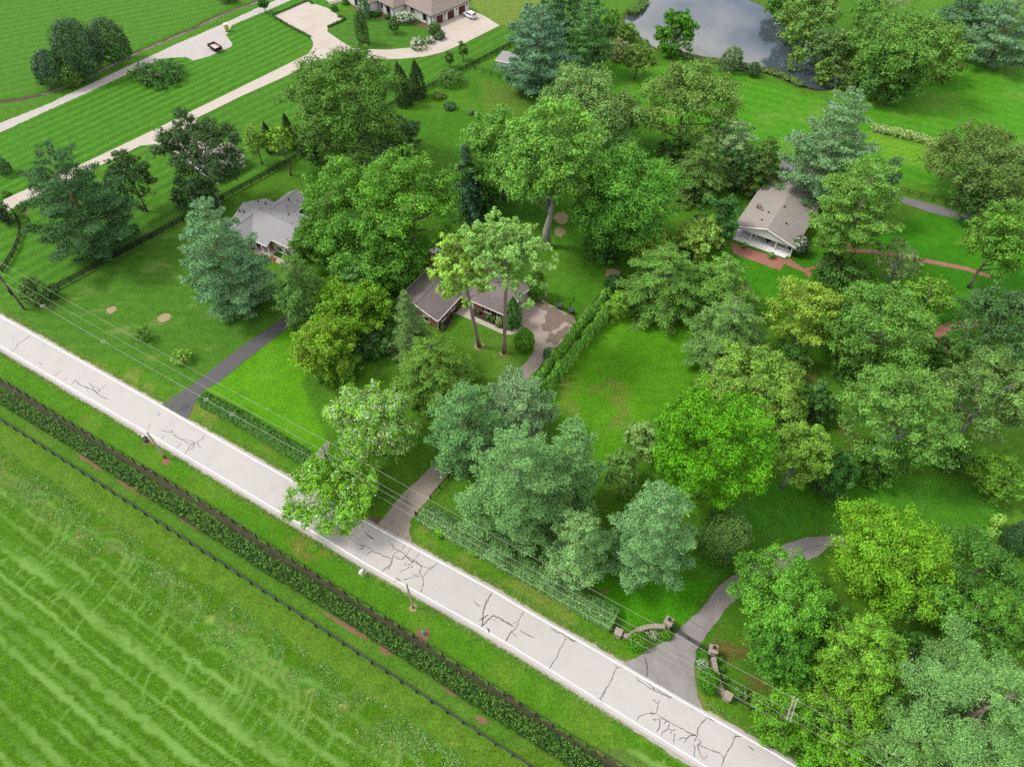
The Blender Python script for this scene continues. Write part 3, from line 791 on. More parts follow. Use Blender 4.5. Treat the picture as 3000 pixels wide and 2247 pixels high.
sheet('concrete_driveway', PP([(40, 572), (94, 549), (239, 482), (460, 377), (540, 337), (800, 210), (859, 181), (903, 159), (917, 138), (917, 123), (908, 109), (798, 47), (897, 5), (960, 25), (1004, 56), (961, 80), (959, 94), (990, 116), (1026, 138), (1055, 145), (1135, 147), (1222, 139), (1269, 125), (1298, 109), (1303, 101), (1283, 72), (1377, 31), (1421, 49), (1464, 76), (1366, 125), (1298, 154), (1243, 167), (1171, 174), (1102, 174), (1020, 171), (932, 174), (845, 221), (700, 286), (605, 333), (575, 347), (600, 420), (660, 470), (640, 540), (594, 511), (514, 453), (482, 427), (453, 424), (413, 427), (261, 502), (116, 570), (62, 598), (30, 610)]), M_CONC, 0.036, fray=0.03, seed=7)
cd = bpy.data.objects['concrete_driveway']
dj = dirvec((116, 570), (700, 286)); dn = Vector((-dj.y, dj.x, 0))
sheet('gravel_road', PP([(-200, 445), (0, 362), (145, 304), (308, 226), (416, 177), (525, 127), (652, 72), (706, 47), (800, 5), (880, -30), (920, -25), (850, 2), (800, 25), (681, 74), (663, 105), (680, 130), (677, 138), (612, 167), (568, 178), (543, 168), (482, 172), (435, 190), (301, 252), (127, 331), (0, 389), (-200, 475)]), M_GRAVEL, 0.034, fray=0.2, seed=8)
sheet('far_driveway', PP([(2290, 470), (2350, 482), (2480, 520), (2602, 564), (2707, 593), (2823, 624), (3050, 690), (3200, 735), (3200, 760), (3050, 714), (2816, 644), (2718, 621), (2591, 577), (2470, 545), (2360, 520), (2290, 530), (2280, 500)]), M_FARDRIVE, 0.034, fray=0.08, seed=9)
sheet('brick_patio', PP([(2140, 712), (2300, 762), (2312, 757), (2336, 775), (2358, 788), (2383, 779), (2430, 760), (2471, 744), (2482, 709), (2490, 709), (2499, 730), (2526, 730), (2591, 735), (2696, 756), (2830, 782), (2900, 806), (2900, 816), (2830, 793), (2696, 768), (2591, 747), (2526, 741), (2490, 741), (2440, 770), (2384, 789), (2370, 793), (2378, 802), (2376, 811), (2369, 814), (2354, 797), (2330, 787), (2299, 773), (2286, 793), (2149, 744)]), M_BRICKPAVE, 0.036, fray=0.05, seed=10)
sheet('brick_path', ribbon_pts(catmull(PP([(2860, 945), (2816, 954), (2780, 956), (2758, 970), (2754, 992), (2772, 1017), (2790, 1035)]), 0.8), 1.9), M_BRICKPAVE, 0.034, fray=0.08, seed=12)
sheet('front_walk', PP([(1357, 893), (1340, 912), (1336, 919), (1392, 943), (1470, 978), (1484, 981), (1496, 981), (1508, 978), (1517, 972), (1531, 960), (1517, 954), (1510, 962), (1502, 966), (1485, 969), (1473, 965), (1404, 934), (1386, 926), (1383, 900)]), M_WALK, 0.046)
sheet('side_slab', catmull(PP([(1586, 859), (1596, 852), (1602, 862), (1599, 874), (1593, 883), (1579, 877)]), 0.4, True), M_WALK, 0.046)
sheet('mulch_bed', PP([(1286, 972), (1300, 976), (1330, 930), (1345, 905), (1330, 890), (1290, 950)]), M_MULCH, 0.03, fray=0.06, seed=14)
sheet('mulch_bed', PP([(1384, 900), (1387, 926), (1404, 933), (1473, 964), (1486, 968), (1502, 965), (1517, 953), (1530, 940), (1510, 915), (1470, 925)]), M_MULCH, 0.03, fray=0.04, seed=15)
sheet('mulch_bed', PP([(1030, 20), (1062, 44), (1080, 52), (1115, 54), (1140, 62), (1165, 70), (1210, 72), (1250, 84), (1280, 100), (1295, 112), (1268, 124), (1240, 130), (1300, 104), (1285, 72), (1240, 70), (1160, 45), (1090, 30), (1050, 5)]), M_MULCH2, 0.026, fray=0.08, seed=16)
sheet('mulch_bed', catmull(PP([(1222, 141), (1268, 127), (1300, 108), (1303, 98), (1292, 90), (1268, 108), (1225, 128)]), 0.8, True), M_MULCH2, 0.03, fray=0.06, seed=17)
sheet('tree_ring', catmull(PP([(1057, 123), (1064, 119), (1073, 122), (1073, 127), (1062, 128)]), 0.4, True), M_MULCH2, 0.028)
sheet('mulch_bed', PP([(44, 612), (70, 605), (80, 620), (78, 640), (92, 670), (80, 684), (66, 682), (62, 650), (45, 630)]), M_MULCH2, 0.028, fray=0.08, seed=18)
sheet('stone_apron', PP([(12, 585), (40, 572), (62, 598), (24, 618), (5, 605)]), M_WALK, 0.04, fray=0.06, seed=19)
sheet('entry_walk', PP([(742, 734), (765, 712), (800, 726), (795, 745), (870, 782), (862, 794), (790, 760), (744, 742)]), M_WALK, 0.034)
sheet('brick_bed', PP([(760, 748), (768, 738), (812, 758), (806, 770)]), M_BRICKBED, 0.042)
for i, (x, y, rx, ry, mm) in enumerate(((326, 909, 14, 11, M_TAN), (481, 931, 20, 13, M_TAN), (540, 766, 6, 5, M_TAN), (487, 1351, 14, 11, M_SOIL), (436, 1299, 17, 7, M_SOIL), (462, 1288, 20, 9, M_CHIP), (1211, 1780, 12, 11, M_TAN), (1238, 1858, 22, 18, M_SOIL), (1065, 1682, 11, 6, M_TAN), (1404, 1014, 15, 11, M_TAN), (1476, 1033, 13, 8, M_TAN), (1645, 640, 20, 18, M_TAN), (1640, 680, 18, 14, M_TAN), (1795, 800, 24, 13, M_TAN), (247, 1226, 8, 4, M_SOIL), (1777, 1732, 6, 6, M_SOIL), (1090, 1525, 26, 12, M_MULCH2), (1720, 910, 12, 10, M_MULCH2), (2180, 845, 18, 10, M_MULCH2))):
    c = P(x, y); s = (P(x + 1, y) - P(x, y)).length
    s2 = (P(x, y + 1) - P(x, y)).length
    r_ = random.Random(i)
    pts = [Vector((c.x + rx * s * math.cos(a) * r_.uniform(0.8, 1.15), c.y + ry * s2 * math.sin(a) * r_.uniform(0.8, 1.15), 0)) for a in [j * math.pi / 9 for j in range(18)]]
    sheet('bare_patch', catmull(pts, 0.3, True), mm, 0.012 + 0.0035 * (i % 3), fray=0.16, seed=i)
strip_c = [(p.x, p.y, 0) for p in PP([(x, y + 30) for x, y in FENCE_A], 0.0)]
fa_w = catmull([Vector((p.x, p.y, 0)) for p in PP(FENCE_A, 1.35)], 2.0)
sheet('soil_strip', offset(fa_w, 0.1) + offset(fa_w, -1.0)[::-1], M_STRIP, 0.02, fray=0.25, seed=21)
for i, (a, b) in enumerate((((225, 1325), (300, 1378)), ((340, 1400), (445, 1462)), ((935, 1785), (1085, 1875)), ((1110, 1893), (1150, 1915)), ((1290, 2000), (1340, 2040)), ((1395, 2095), (1430, 2120)), ((510, 1505), (600, 1560)))):
    ln = [P(a[0] + (b[0] - a[0]) * t / 6, a[1] + (b[1] - a[1]) * t / 6) for t in range(7)]
    r_ = random.Random(i + 90)
    sheet('bare_strip', ribbon_pts(ln, [0.08, 0.5, 0.8, r_.uniform(0.4, 1.0), 0.8, 0.5, 0.08]), M_SOIL, 0.016, fray=0.15, seed=40 + i)
# ------------------------------------------------------------------ foliage: small triangular leaves spread through each crown
NR = np.random.RandomState(42)
def unit(v):
    return v / np.maximum(np.linalg.norm(v, axis=1, keepdims=True), 1e-9)
def rdir(n):
    return unit(NR.normal(size=(n, 3)))

def leaves(name, pos, nrm, axis, size, aspect, colr):
    """one triangle a leaf: tip along 'axis', two corners at its foot"""
    n = len(pos)
    nrm = unit(nrm)
    t1 = axis - nrm * np.sum(axis * nrm, 1, keepdims=True)
    t1 = unit(t1)
    t2 = np.cross(nrm, t1)
    s = size[:, None]
    a = pos + t1 * s * 1.15
    b = pos - t1 * s * 0.75 + t2 * s * aspect
    c = pos - t1 * s * 0.75 - t2 * s * aspect
    co = np.stack([a, b, c], 1).reshape(-1, 3)
    f = np.arange(3 * n).reshape(n, 3)
    return raw_mesh(name, co, f, np.repeat(colr, 3, 0))

def tint(srgb, n, var=0.16, clump=None, yellow=0.12, k=1.34):
    base = lin(srgb) / k
    v = 1 + var * NR.normal(size=n)
    if clump is not None: v = v * (1 + clump)
    h = NR.normal(size=n) * yellow
    c = base[None, :] * np.clip(v, 0.45, 1.8)[:, None]
    c[:, 0] *= np.clip(1 + h, 0.6, 1.6); c[:, 2] *= np.clip(1 - h, 0.5, 1.6)
    return np.clip(c, 0.002, 0.7)

def lobed(d, seed, amp=0.18, k=6):
    r = np.random.RandomState(seed)
    m = np.ones(len(d))
    for _ in range(k):
        w = unit(r.normal(size=(1, 3)))[0]
        m += amp * r.uniform(-1, 1) * np.clip(d @ w, 0, 1) ** 3
    return m

def crown_broad(r, rz, N, px, srgb, seed, tuft=1.0, gaps=0.0, var=0.15, pale=None, clumps=None, zmin=-0.78, lob=0.27):
    """rounded crown: boughs carrying tufts of leaves, uneven outline, gaps between boughs"""
    R = np.random.RandomState(seed)
    M = clumps or int(np.clip(34 + r * 9, 40, 130))
    d = unit(R.normal(size=(M * 3, 3)))
    d = d[(d[:, 2] > zmin)][:M]
    M = len(d)
    env = lobed(d, seed + 1, lob, 8)
    rho = R.uniform(0.60, 0.95, M) * env
    ctr = d * rho[:, None] * np.array([r, r, rz])
    rc = r * R.uniform(0.15, 0.27, M) * (1.12 if M < 70 else 1.0)
    keep = R.rand(M) > gaps
    w = rc ** 2 * (0.35 + 0.65 * np.clip(d[:, 2] + 0.75, 0, 1)) * np.where(keep, 1, 0.12)
    cl = R.choice(M, N, p=w / w.sum())
    T = 9
    td = unit(R.normal(size=(M, T, 3)) + d[:, None, :] * 0.55 + np.array([0, 0, 0.65]))
    tp = ctr[:, None, :] + td * (rc[:, None, None] * R.uniform(0.62, 1.12, (M, T, 1))) * np.array([1.12, 1.12, 0.82])
    ti = R.randint(0, T, N)
    tc = tp[cl, ti]
    sg = (rc[cl] * (0.215 if tuft > 0.5 else 0.42))[:, None]
    off = R.normal(size=(N, 3)) * sg * np.array([1, 1, 0.62])
    pos = tc + off
    inner = R.rand(N) < 0.16
    pos[inner] = ctr[cl[inner]] * R.uniform(0.5, 1.0, (inner.sum(), 1)) + R.normal(size=(inner.sum(), 3)) * rc[cl[inner]][:, None] * 0.5
    nrm = unit(off / (sg + 1e-6) * 0.5 + td[cl, ti] * 0.55 + np.array([0, 0, 0.55]) + R.normal(size=(N, 3)) * 0.42)
    axis = unit(R.normal(size=(N, 3)) + td[cl, ti] * 0.7)
    size = px * R.uniform(0.75, 1.45, N)
    ct = R.normal(size=M)[cl] * 0.12 + R.normal(size=(M, T))[cl, ti] * 0.15
    c = tint(srgb, N, var, ct) * np.array([1.0, 1.0, 0.74])
    if pale is not None:
        q = R.rand(N) < pale[1]
        c[q] = tint(pale[0], q.sum(), 0.12)
    return pos, nrm, axis, size, 0.62, c, ctr, rc

def crown_pine(r, rz, N, px, srgb, seed, prof='white', var=0.13):
    """whorled conifer: boughs reach out in tiers, each carrying upturned brushes of needles"""
    R = np.random.RandomState(seed)
    H = 2 * rz
    tiers = int(np.clip(H / ((0.75 + 0.085 * r) if prof == 'white' else (0.6 + 0.06 * r)), 6, 20))
    cp = []; cs = []; cdir = []; br = []
    ph = R.uniform(0, 6.28)
    for i in range(tiers):
        t = (i + 0.3 + R.uniform(-0.25, 0.25)) / tiers
        if prof == 'white':
            e = np.interp(t, [0, 0.12, 0.32, 0.6, 0.85, 1.0], [0.55, 0.9, 1.0, 0.82, 0.46, 0.12])
        elif prof == 'spruce':
            e = np.interp(t, [0, 0.08, 0.25, 0.6, 0.9, 1.0], [0.8, 1.0, 0.9, 0.55, 0.2, 0.05])
        else:
            e = np.interp(t, [0, 0.15, 0.4, 0.7, 0.9, 1.0], [0.7, 1.0, 0.96, 0.74, 0.42, 0.12])
        nb = int(np.clip(R.randint(4, 7) + (1 if e > 0.8 else 0), 4, 7)) if prof == 'white' else int(np.clip(R.randint(5, 8) + (2 if e > 0.8 else 0), 4, 9))
        ph += R.uniform(0.4, 1.1)
        for j in range(nb):
            az = ph + 2 * np.pi * j / nb + R.uniform(-0.25, 0.25)
            L = r * e * R.uniform(0.6, 1.22)
            lift = {'white': 0.10, 'spruce': -0.22, 'hemlock': -0.10}[prof] + R.uniform(-0.10, 0.10) + (0.45 * max(0, t - 0.7))
            z0 = -rz + t * H
            z0 += R.uniform(-0.3, 0.3)
            d = np.array([np.cos(az), np.sin(az)])
            br.append(((0, 0, z0), (d[0] * L * 0.95, d[1] * L * 0.95, z0 + lift * L), L))
            sp = 0.5 + 0.055 * L
            k = max(2, int(0.8 * L / sp))
            ln = np.array([-d[1], d[0]])
            tw = 0.17 + 0.033 * L
            for q in range(k):
                f = 0.22 + 0.78 * (q + R.uniform(0.3, 0.9)) / k
                curve = (0.12 if prof == 'white' else -0.08) * L * f * f
                zz = z0 + lift * L * f + curve
                cp.append((d[0] * L * f, d[1] * L * f, zz)); cs.append(tw * 1.1); cdir.append((d[0], d[1], 0.5 if prof == 'white' else -0.15))
                for s_ in (-1, 1):
                    l_ = L * (0.46 if prof == 'white' else 0.40) * (1.08 - f) * R.uniform(0.6, 1.2) + 0.15
                    dr_ = d * 0.72 + ln * s_ * 0.7
                    for g_ in (0.5, 1.0):
                        cp.append((d[0] * L * f + dr_[0] * l_ * g_, d[1] * L * f + dr_[1] * l_ * g_, zz + (0.10 if prof == 'white' else -0.10) * l_ * g_ + R.uniform(-.08, .08)))
                        cs.append(tw * R.uniform(0.75, 1.1)); cdir.append((dr_[0], dr_[1], 0.45 if prof == 'white' else -0.15))
    cp = np.array(cp); cs = np.array(cs); cdir = unit(np.array(cdir))
    M = len(cp)
    w = cs ** 2
    ci = R.choice(M, N, p=w / w.sum())
    off = R.normal(size=(N, 3)) * cs[ci][:, None] * np.array([0.85, 0.85, 0.42 if prof == 'white' else 0.32])
    pos = cp[ci] + off
    if prof == 'white':
        axis = unit(cdir[ci] * 0.8 + R.normal(size=(N, 3)) * 0.5 + np.array([0, 0, 0.55]))
        nrm = unit(R.normal(size=(N, 3)) * 0.8 + np.array([0, 0, 0.7]) + cdir[ci] * 0.4)
        asp = 0.42
    else:
        axis = unit(cdir[ci] + R.normal(size=(N, 3)) * 0.45)
        nrm = unit(R.normal(size=(N, 3)) * 0.45 + np.array([0, 0, 1.0]) + cdir[ci] * 0.45)
        asp = 0.44
    size = px * R.uniform(0.8, 1.5, N) * 1.08
    ct = R.normal(size=M)[ci] * 0.13
    c = tint(srgb, N, var, ct, yellow=0.07) * (np.array([1.08, 1.06, 0.74]) if prof == 'white' else np.array([1.12, 1.1, 0.8]))
    return pos, nrm, axis, size, asp, c, cp, br

def crown_tufted(r, rz, N, px, srgb, seed):
    """tall yellow-green pine: few bare boughs, each ending in round pompoms of needles"""
    R = np.random.RandomState(seed)
    M = 170
    d = unit(R.normal(size=(M * 3, 3))); d = d[d[:, 2] > -0.55][:M]
    env = lobed(d, seed + 3, 0.5, 9)
    ctr = d * (R.uniform(0.35, 0.98, M) * env)[:, None] * np.array([r, r, rz])
    rc = R.uniform(0.6, 1.05, M)
    ci = R.choice(M, N, p=rc ** 2 / (rc ** 2).sum())
    T = 5
    td = unit(R.normal(size=(M, T, 3)) + d[:, None, :] * 0.5 + np.array([0, 0, 0.6]))
    tp = ctr[:, None, :] + td * rc[:, None, None] * 0.95
    ti = R.randint(0, T, N)
    dd = unit(R.normal(size=(N, 3)) + np.array([0, 0, 0.5]))
    pos = tp[ci, ti] + dd * (rc[ci] * R.uniform(0.10, 0.55, N))[:, None]
    nrm = unit(dd + R.normal(size=(N, 3)) * 0.5 + np.array([0, 0, 0.45]))
    axis = unit(dd + R.normal(size=(N, 3)) * 0.35)
    c = tint(srgb, N, 0.15, R.normal(size=M)[ci] * 0.12)
    return pos, nrm, axis, px * R.uniform(0.8, 1.4, N), 0.45, c, ctr, rc

def crown_column(r, rz, N, px, srgb, seed, tips=1, taper=0.9):
    """close clipped evergreen: upright sprays on a tapering column"""
    R = np.random.RandomState(seed)
    t = R.rand(N) ** 0.9
    if taper > 0.5:
        e = np.interp(t, [0, 0.08, 0.25, 0.6, 0.88, 1], [0.82, 0.97, 1.0, 0.72, 0.30, 0.04])
    else:
        e = np.interp(t, [0, 0.1, 0.5, 0.85, 0.96, 1], [0.8, 0.95, 1.0, 0.78, 0.45, 0.1])
    az = R.uniform(0, 2 * np.pi, N)
    lob = 1 + 0.13 * np.sin(az * 5 + seed + 6 * t) + 0.09 * np.sin(az * 9 + t * 14 + seed)
    rad = r * e * lob * R.uniform(0.72, 1.04, N)
    pos = np.stack([rad * np.cos(az), rad * np.sin(az), -rz + 2 * rz * t], 1)
    out = np.stack([np.cos(az), np.sin(az), 0.45 + 0 * az], 1)
    nrm = unit(out + R.normal(size=(N, 3)) * 0.45)
    axis = unit(np.array([0, 0, 1.0]) + out * 0.35 + R.normal(size=(N, 3)) * 0.25)
    c = tint(srgb, N, 0.15, 0.12 * np.sin(az * 5 + seed + 6 * t))
    return pos, nrm, axis, px * R.uniform(0.8, 1.35, N), 0.55, c, None, None

def crown_round(r, rz, N, px, srgb, seed, flower=None, rough=0.10):
    R = np.random.RandomState(seed)
    d = unit(R.normal(size=(N * 2, 3))); d = d[d[:, 2] > -0.55][:N]; n = len(d)
    lob = lobed(d, seed, 0.22, 8)
    az = np.arctan2(d[:, 1], d[:, 0])
    lob = lob * (1 + rough * np.sin(az * 7 + 5 * d[:, 2] + seed) * np.cos(d[:, 2] * 9 + seed))
    pos = d * (lob * R.uniform(0.80, 1.04, n))[:, None] * np.array([r, r, rz])
    nrm = unit(d + R.normal(size=(n, 3)) * 0.5 + np.array([0, 0, 0.2]))
    axis = unit(R.normal(size=(n, 3)) + np.array([0, 0, 0.5]))
    c = tint(srgb, n, 0.16)
    if flower is not None:
        q = (R.rand(n) < flower[1]) & (d[:, 2] > -0.1)
        c[q] = tint(flower[0], q.sum(), 0.06, yellow=0.02, k=1.6)
    return pos, nrm, axis, px * R.uniform(0.75, 1.3, n), 0.7, c, None, None

def trunk_mesh(h, r0, limbs, lean=(0, 0), seed=0, top=0.92, n=7):
    R = random.Random(seed)
    mb = MB()
    pts = []; rad = []
    K = 7
    for i in range(K):
        t = i / (K - 1)
        pts.append((lean[0] * t + (R.uniform(-1, 1) * r0 * 0.5 if 0 < i else 0), lean[1] * t + (R.uniform(-1, 1) * r0 * 0.5 if 0 < i else 0), h * top * t))
        rad.append(r0 * (1.35 if i == 0 else 1.0 - 0.80 * t))
    mb.tube(pts, rad, n)
    for tgt, rr in limbs:
        tz = max(h * 0.12, min(h * top * 0.95, tgt[2] * 0.55 + h * 0.02))
        f = tz / (h * top)
        s = Vector((lean[0] * f, lean[1] * f, tz))
        e = Vector(tgt)
        mdl = s.lerp(e, 0.5) + Vector((R.uniform(-1, 1), R.uniform(-1, 1), R.uniform(0, 1))) * (e - s).length * 0.08
        mb.tube([s, mdl, e], [rr, rr * 0.65, rr * 0.22], 5)
    return mb.mesh('trunk', True)

TREES = []
def tree(name, kind, label, cx, cy, rx, ry, srgb, dens=1.0, clear=None, base=None, group=None, cat='tree', v=True, gaps=0.0, pale=None, bark=None, limbs=10, maxr=None, leaf=1.0, tuft=1.0, flower=None, trunk=None, taper=0.9, minz=0.62, lob=0.27):
    """one tree from its crown's place in the photograph: centre, half width and half height in pixels"""
    k = V2S if v else 1.0
    cx *= k; cy *= k; rx *= k; ry *= k
    if kind == 'broad': q_ = 0.93 if cy < 1380 else 0.88; rx *= q_; ry *= q_
    z0 = 5.0
    for _ in range(14):
        p = P(cx, cy, z0)
        dd = Vector((p.x, p.y, p.z - CAM_H))
        dep_ = p.y * ST + (CAM_H - z0) * CT
        s = dep_ / F_PX * (dd.length / dep_) ** 0.5
        al = math.asin((CAM_H - z0) / dd.length)
        r = rx * s; rw = ry * s
        conif = kind in ('white', 'spruce', 'hemlock', 'column')
        lo, hi = (0.9, 2.6) if conif else (minz, 1.5)
        q = rw * rw - (r * math.sin(al)) ** 2
        rz = math.sqrt(max(q, 0)) / math.cos(al)
        rz = min(max(rz, lo * r), hi * r)
        cl_ = clear if clear is not None else (0.15 if conif or kind == 'round' else 0.34 * rz)
        if base is not None:
            b = P(*base)
            lo_, hi_ = 0.2, 40.0
            for _k in range(40):
                zm = 0.5 * (lo_ + hi_)
                if proj(b.x, b.y, zm)[1] > cy: lo_ = zm
                else: hi_ = zm
            z0 = zm
            break
        low_ = kind == 'broad' and clear is not None and clear <= 0.5
        z0 = 0.5 * z0 + 0.5 * (rz * (0.72 if kind == 'round' or low_ else 0.97) + cl_)
    if base is not None:
        p = Vector((b.x, b.y, 0)); off = P(cx, cy, z0); off = Vector((off.x - b.x, 0, 0))
    else:
        p = P(cx, cy, z0); off = Vector((0, 0, 0))
    px_w = dep_ / F_PX * 2.93
    area = math.pi * rx * ry * 0.1165
    seed = len(TREES) * 7 + 3
    h = z0 + rz
    sz = px_w * leaf
    th = thing(name, label, cat, (p.x, p.y, 0), 0.0, group)
    TREES.append((name, round(h, 1), round(r, 1), round(rz, 1), round(z0, 1)))
    if kind == 'broad':
        N = int(max(500, area * 4.3 * dens))
        pos, nrm, ax, sz_, asp, c, ctr, rc = crown_broad(r, rz, N, sz * 1.12, srgb, seed, tuft, gaps, pale=pale, zmin=-0.95 if (clear is not None and clear <= 0.5) else -0.78, lob=lob)
        o = list(range(len(ctr))); random.Random(seed).shuffle(o)
        lm = [((ctr[i][0] + off.x, ctr[i][1] + off.y, ctr[i][2] + z0), 0.05 + 0.018 * r) for i in o[:limbs]]
        r0 = trunk or 0.10 + 0.035 * r
        M = M_FOL; bk = bark or M_BARK
        tr = trunk_mesh(z0 + rz * 0.3, r0, lm, (off.x, off.y), seed)
    elif kind in ('white', 'spruce', 'hemlock'):
        N = int(max(500, area * (5.4 if kind != 'spruce' else 4.6) * dens))
        pos, nrm, ax, sz_, asp, c, cp, br = crown_pine(r, rz, N, sz * 1.1, srgb, seed, kind)
        R_ = random.Random(seed)
        M = M_CON; bk = bark or M_BARKP
        mb = MB()
        mb.tube([(0, 0, 0), (off.x * 0.5, 0, h * 0.5), (off.x, 0, h * 0.95)], [0.12 + 0.03 * r, 0.08 + 0.02 * r, 0.03], 7)
        for a_, b_, L in R_.sample(br, min(len(br), limbs * 3)):
            mb.tube([Vector(a_) + Vector((off.x, 0, z0)), Vector(b_) + Vector((off.x, 0, z0 - 0.12))], [0.03 + 0.012 * L, 0.015], 4)
        tr = mb.mesh('trunk', True)
    elif kind == 'tufted':
        N = int(area * 6.5 * dens)
        pos, nrm, ax, sz_, asp, c, ctr, rc = crown_tufted(r, rz, N, sz * 1.1, srgb, seed)
        lm = [((ctr[i][0] + off.x, ctr[i][1] + off.y, ctr[i][2] + z0), 0.06) for i in range(0, len(ctr), 3)]
        M = M_CON; bk = M_BARKP
        mb = MB(); R_ = random.Random(seed)
        top = z0 + rz * 0.75
        mb.tube([(off.x * t + R_.uniform(-.06, .06), 0, top * t) for t in (0, .1, .3, .5, .7, .85, 1)], [0.5, 0.36, 0.33, 0.29, 0.22, 0.15, 0.06], 9)
        for tg, rr in lm:
            zs = max(z0 - rz * 0.9, tg[2] - rz * 0.35); f = zs / top
            s_ = Vector((off.x * f, 0, zs)); e_ = Vector(tg)
            mb.tube([s_, s_.lerp(e_, .5) + Vector((0, 0, -.15)), e_], [rr, rr * .7, .02], 4)
        tr = mb.mesh('trunk', True)
    elif kind == 'column':
        N = int(max(300, area * 4.2 * dens))
        pos, nrm, ax, sz_, asp, c, _, _ = crown_column(r, rz, N, sz * 1.05, srgb, seed, taper=taper)
        M = M_CON; bk = M_BARK
        tr = MB().tube([(0, 0, 0), (0, 0, h * 0.8)], [0.10, 0.03], 6).mesh('trunk', True)
    else:
        N = int(max(150, area * 4.2 * dens))
        z0 = max(z0, rz * 0.5)
        pos, nrm, ax, sz_, asp, c, _, _ = crown_round(r, rz, N, sz * 1.0, srgb, seed, flower)
        M = M_FOL; bk = M_BARK
        tr = MB().tube([(0, 0, 0), (0.05, 0, z0)], [0.06, 0.03], 5).tube([(0, 0, 0.1), (-0.2 * r, 0.1, z0)], [0.04, 0.02], 4).mesh('trunk', True)
    pos = pos + np.array([off.x, off.y, z0])
    low = pos[:, 2] < 0.04
    pos[low, 2] = 0.04 + 0.1 * NR.rand(low.sum())
    link('crown', leaves('crown', pos, nrm, ax, sz_, asp, c), M, th)
    link('trunk', tr, bk, th)
    return th
# ------------------------------------------------------------------ the trees (centre and half sizes in 2212-wide view pixels)
G_WHITE = (118, 158, 122); G_BLUE = (96, 138, 118); G_DARK = (62, 94, 62)
# upper left
tree('juniper_tree', 'round', 'dark dense evergreen at the left end of the creek clump', 104, 153, 28, 40, (74, 108, 72), clear=0.2)
tree('juniper_tree', 'round', 'tallest dark evergreen of the clump beside the creek', 166, 116, 42, 62, (70, 104, 66), clear=0.2)
tree('juniper_tree', 'round', 'low yellow-green bush at the foot of the creek evergreens', 155, 158, 32, 28, (84, 126, 46), clear=0.0)
tree('juniper_tree', 'round', 'conical dark evergreen alone at the right of the creek clump', 237, 97, 32, 46, (72, 108, 60), clear=0.2)
tree('sapling', 'broad', 'small round street tree beside the gravel road at the top', 569, 8, 12, 12, (70, 116, 44), clear=1.2)
tree('oak_tree', 'broad', 'dark tree cut by the top edge beside the creek', 489, -8, 18, 14, (72, 106, 50), clear=0.4)
tree('pine_tree', 'white', 'large dark green pine standing left of the concrete driveway', 160, 437, 96, 118, (78, 118, 84), clear=0.6)
tree('oak_tree', 'broad', 'small dark oak leaning between the big pine and the sparse oak', 283, 388, 52, 62, (74, 106, 62), clear=2.0, gaps=0.35, dens=0.8)
tree('oak_tree', 'broad', 'tall sparse dark oak over the white garage roof', 437, 345, 82, 104, (70, 104, 64), gaps=0.34, dens=0.85, limbs=22, bark=M_BARKD, clear=2.0)
tree('oak_tree', 'broad', 'lower dark bushy growth at the foot of the sparse oak', 420, 425, 55, 42, (66, 98, 58), gaps=0.2, clear=0.5)
tree('sapling', 'broad', 'thin pale green young tree left of the black fence corner', 552, 308, 28, 42, (128, 168, 74), gaps=0.3, dens=0.6, clear=1.5)
tree('sapling', 'broad', 'yellow-topped young tree in front of the black fence', 607, 303, 30, 34, (126, 170, 58), gaps=0.3, dens=0.65, base=(854, 515), limbs=8)
for (cx, cy, rx, ry, lb) in ((579, 297, 13, 30, 'narrow dark arborvitae between the two pale saplings'), (623, 284, 15, 34, 'narrow dark arborvitae behind the yellow-topped sapling'), (861, 166, 12, 30, 'rear one of three dark cone arborvitae by the black fence'), (870, 187, 18, 38, 'front one of three dark cone arborvitae by the black fence'), (899, 172, 19, 36, 'right one of three dark cone arborvitae by the black fence')):
    tree('arborvitae', 'column', lb, cx, cy, rx, ry, (58, 84, 44), group='dark cone arborvitae by the far fence')
tree('oak_tree', 'broad', 'large spreading oak in front of the curved concrete drive', 762, 228, 126, 122, (98, 142, 62), gaps=0.12, limbs=16)
tree('oak_tree', 'broad', 'dark green tree below the large oak near the fence', 700, 318, 58, 48, (84, 124, 58), clear=0.8)
tree('holly_tree', 'broad', 'dark bluish green round tree right of the large oak', 868, 300, 42, 44, (82, 124, 78), clear=0.4)
tree('pine_tree', 'white', 'pale grey-green pine in front of the large oak', 810, 312, 46, 48, (124, 160, 128), clear=0.8)
# the maples left of the ranch house
tree('maple_tree', 'broad', 'bright green maple touching the grey roof of the left house', 756, 430, 100, 96, (104, 160, 60), limbs=12)
tree('maple_tree', 'broad', 'bright green maple right of the one over the grey roof', 880, 440, 118, 118, (106, 164, 58), limbs=14)
tree('maple_tree', 'broad', 'green maple beside the chimney of the ranch house', 790, 528, 112, 92, (98, 154, 58), limbs=14)
tree('maple_tree', 'broad', 'green maple over the front walk of the grey house', 692, 522, 72, 62, (96, 150, 56), limbs=10)
tree('pine_tree', 'white', 'tall blue-green pine leaning over the left front lawn', 482, 560, 84, 128, (116, 160, 130), clear=0.4)
tree('hemlock_tree', 'hemlock', 'dark green hemlock at the end of the blacktop driveway', 650, 630, 54, 84, (90, 132, 70), clear=0.2)
tree('pine_tree', 'white', 'mid green pine top between the maples and the yellow tree', 770, 605, 54, 44, (98, 148, 84), clear=3.0)
tree('maple_tree', 'broad', 'yellow-green maple left of the ranch house', 750, 662, 92, 66, (122, 174, 48), limbs=10)
tree('maple_tree', 'broad', 'yellow-green low maple beside the bright front lawn', 695, 752, 78, 74, (124, 170, 48), limbs=10, pale=((150, 130, 70), 0.05), clear=1.0)
tree('maple_tree', 'broad', 'green bush below the yellow-green low maple', 738, 800, 48, 38, (100, 152, 46), clear=0.4)
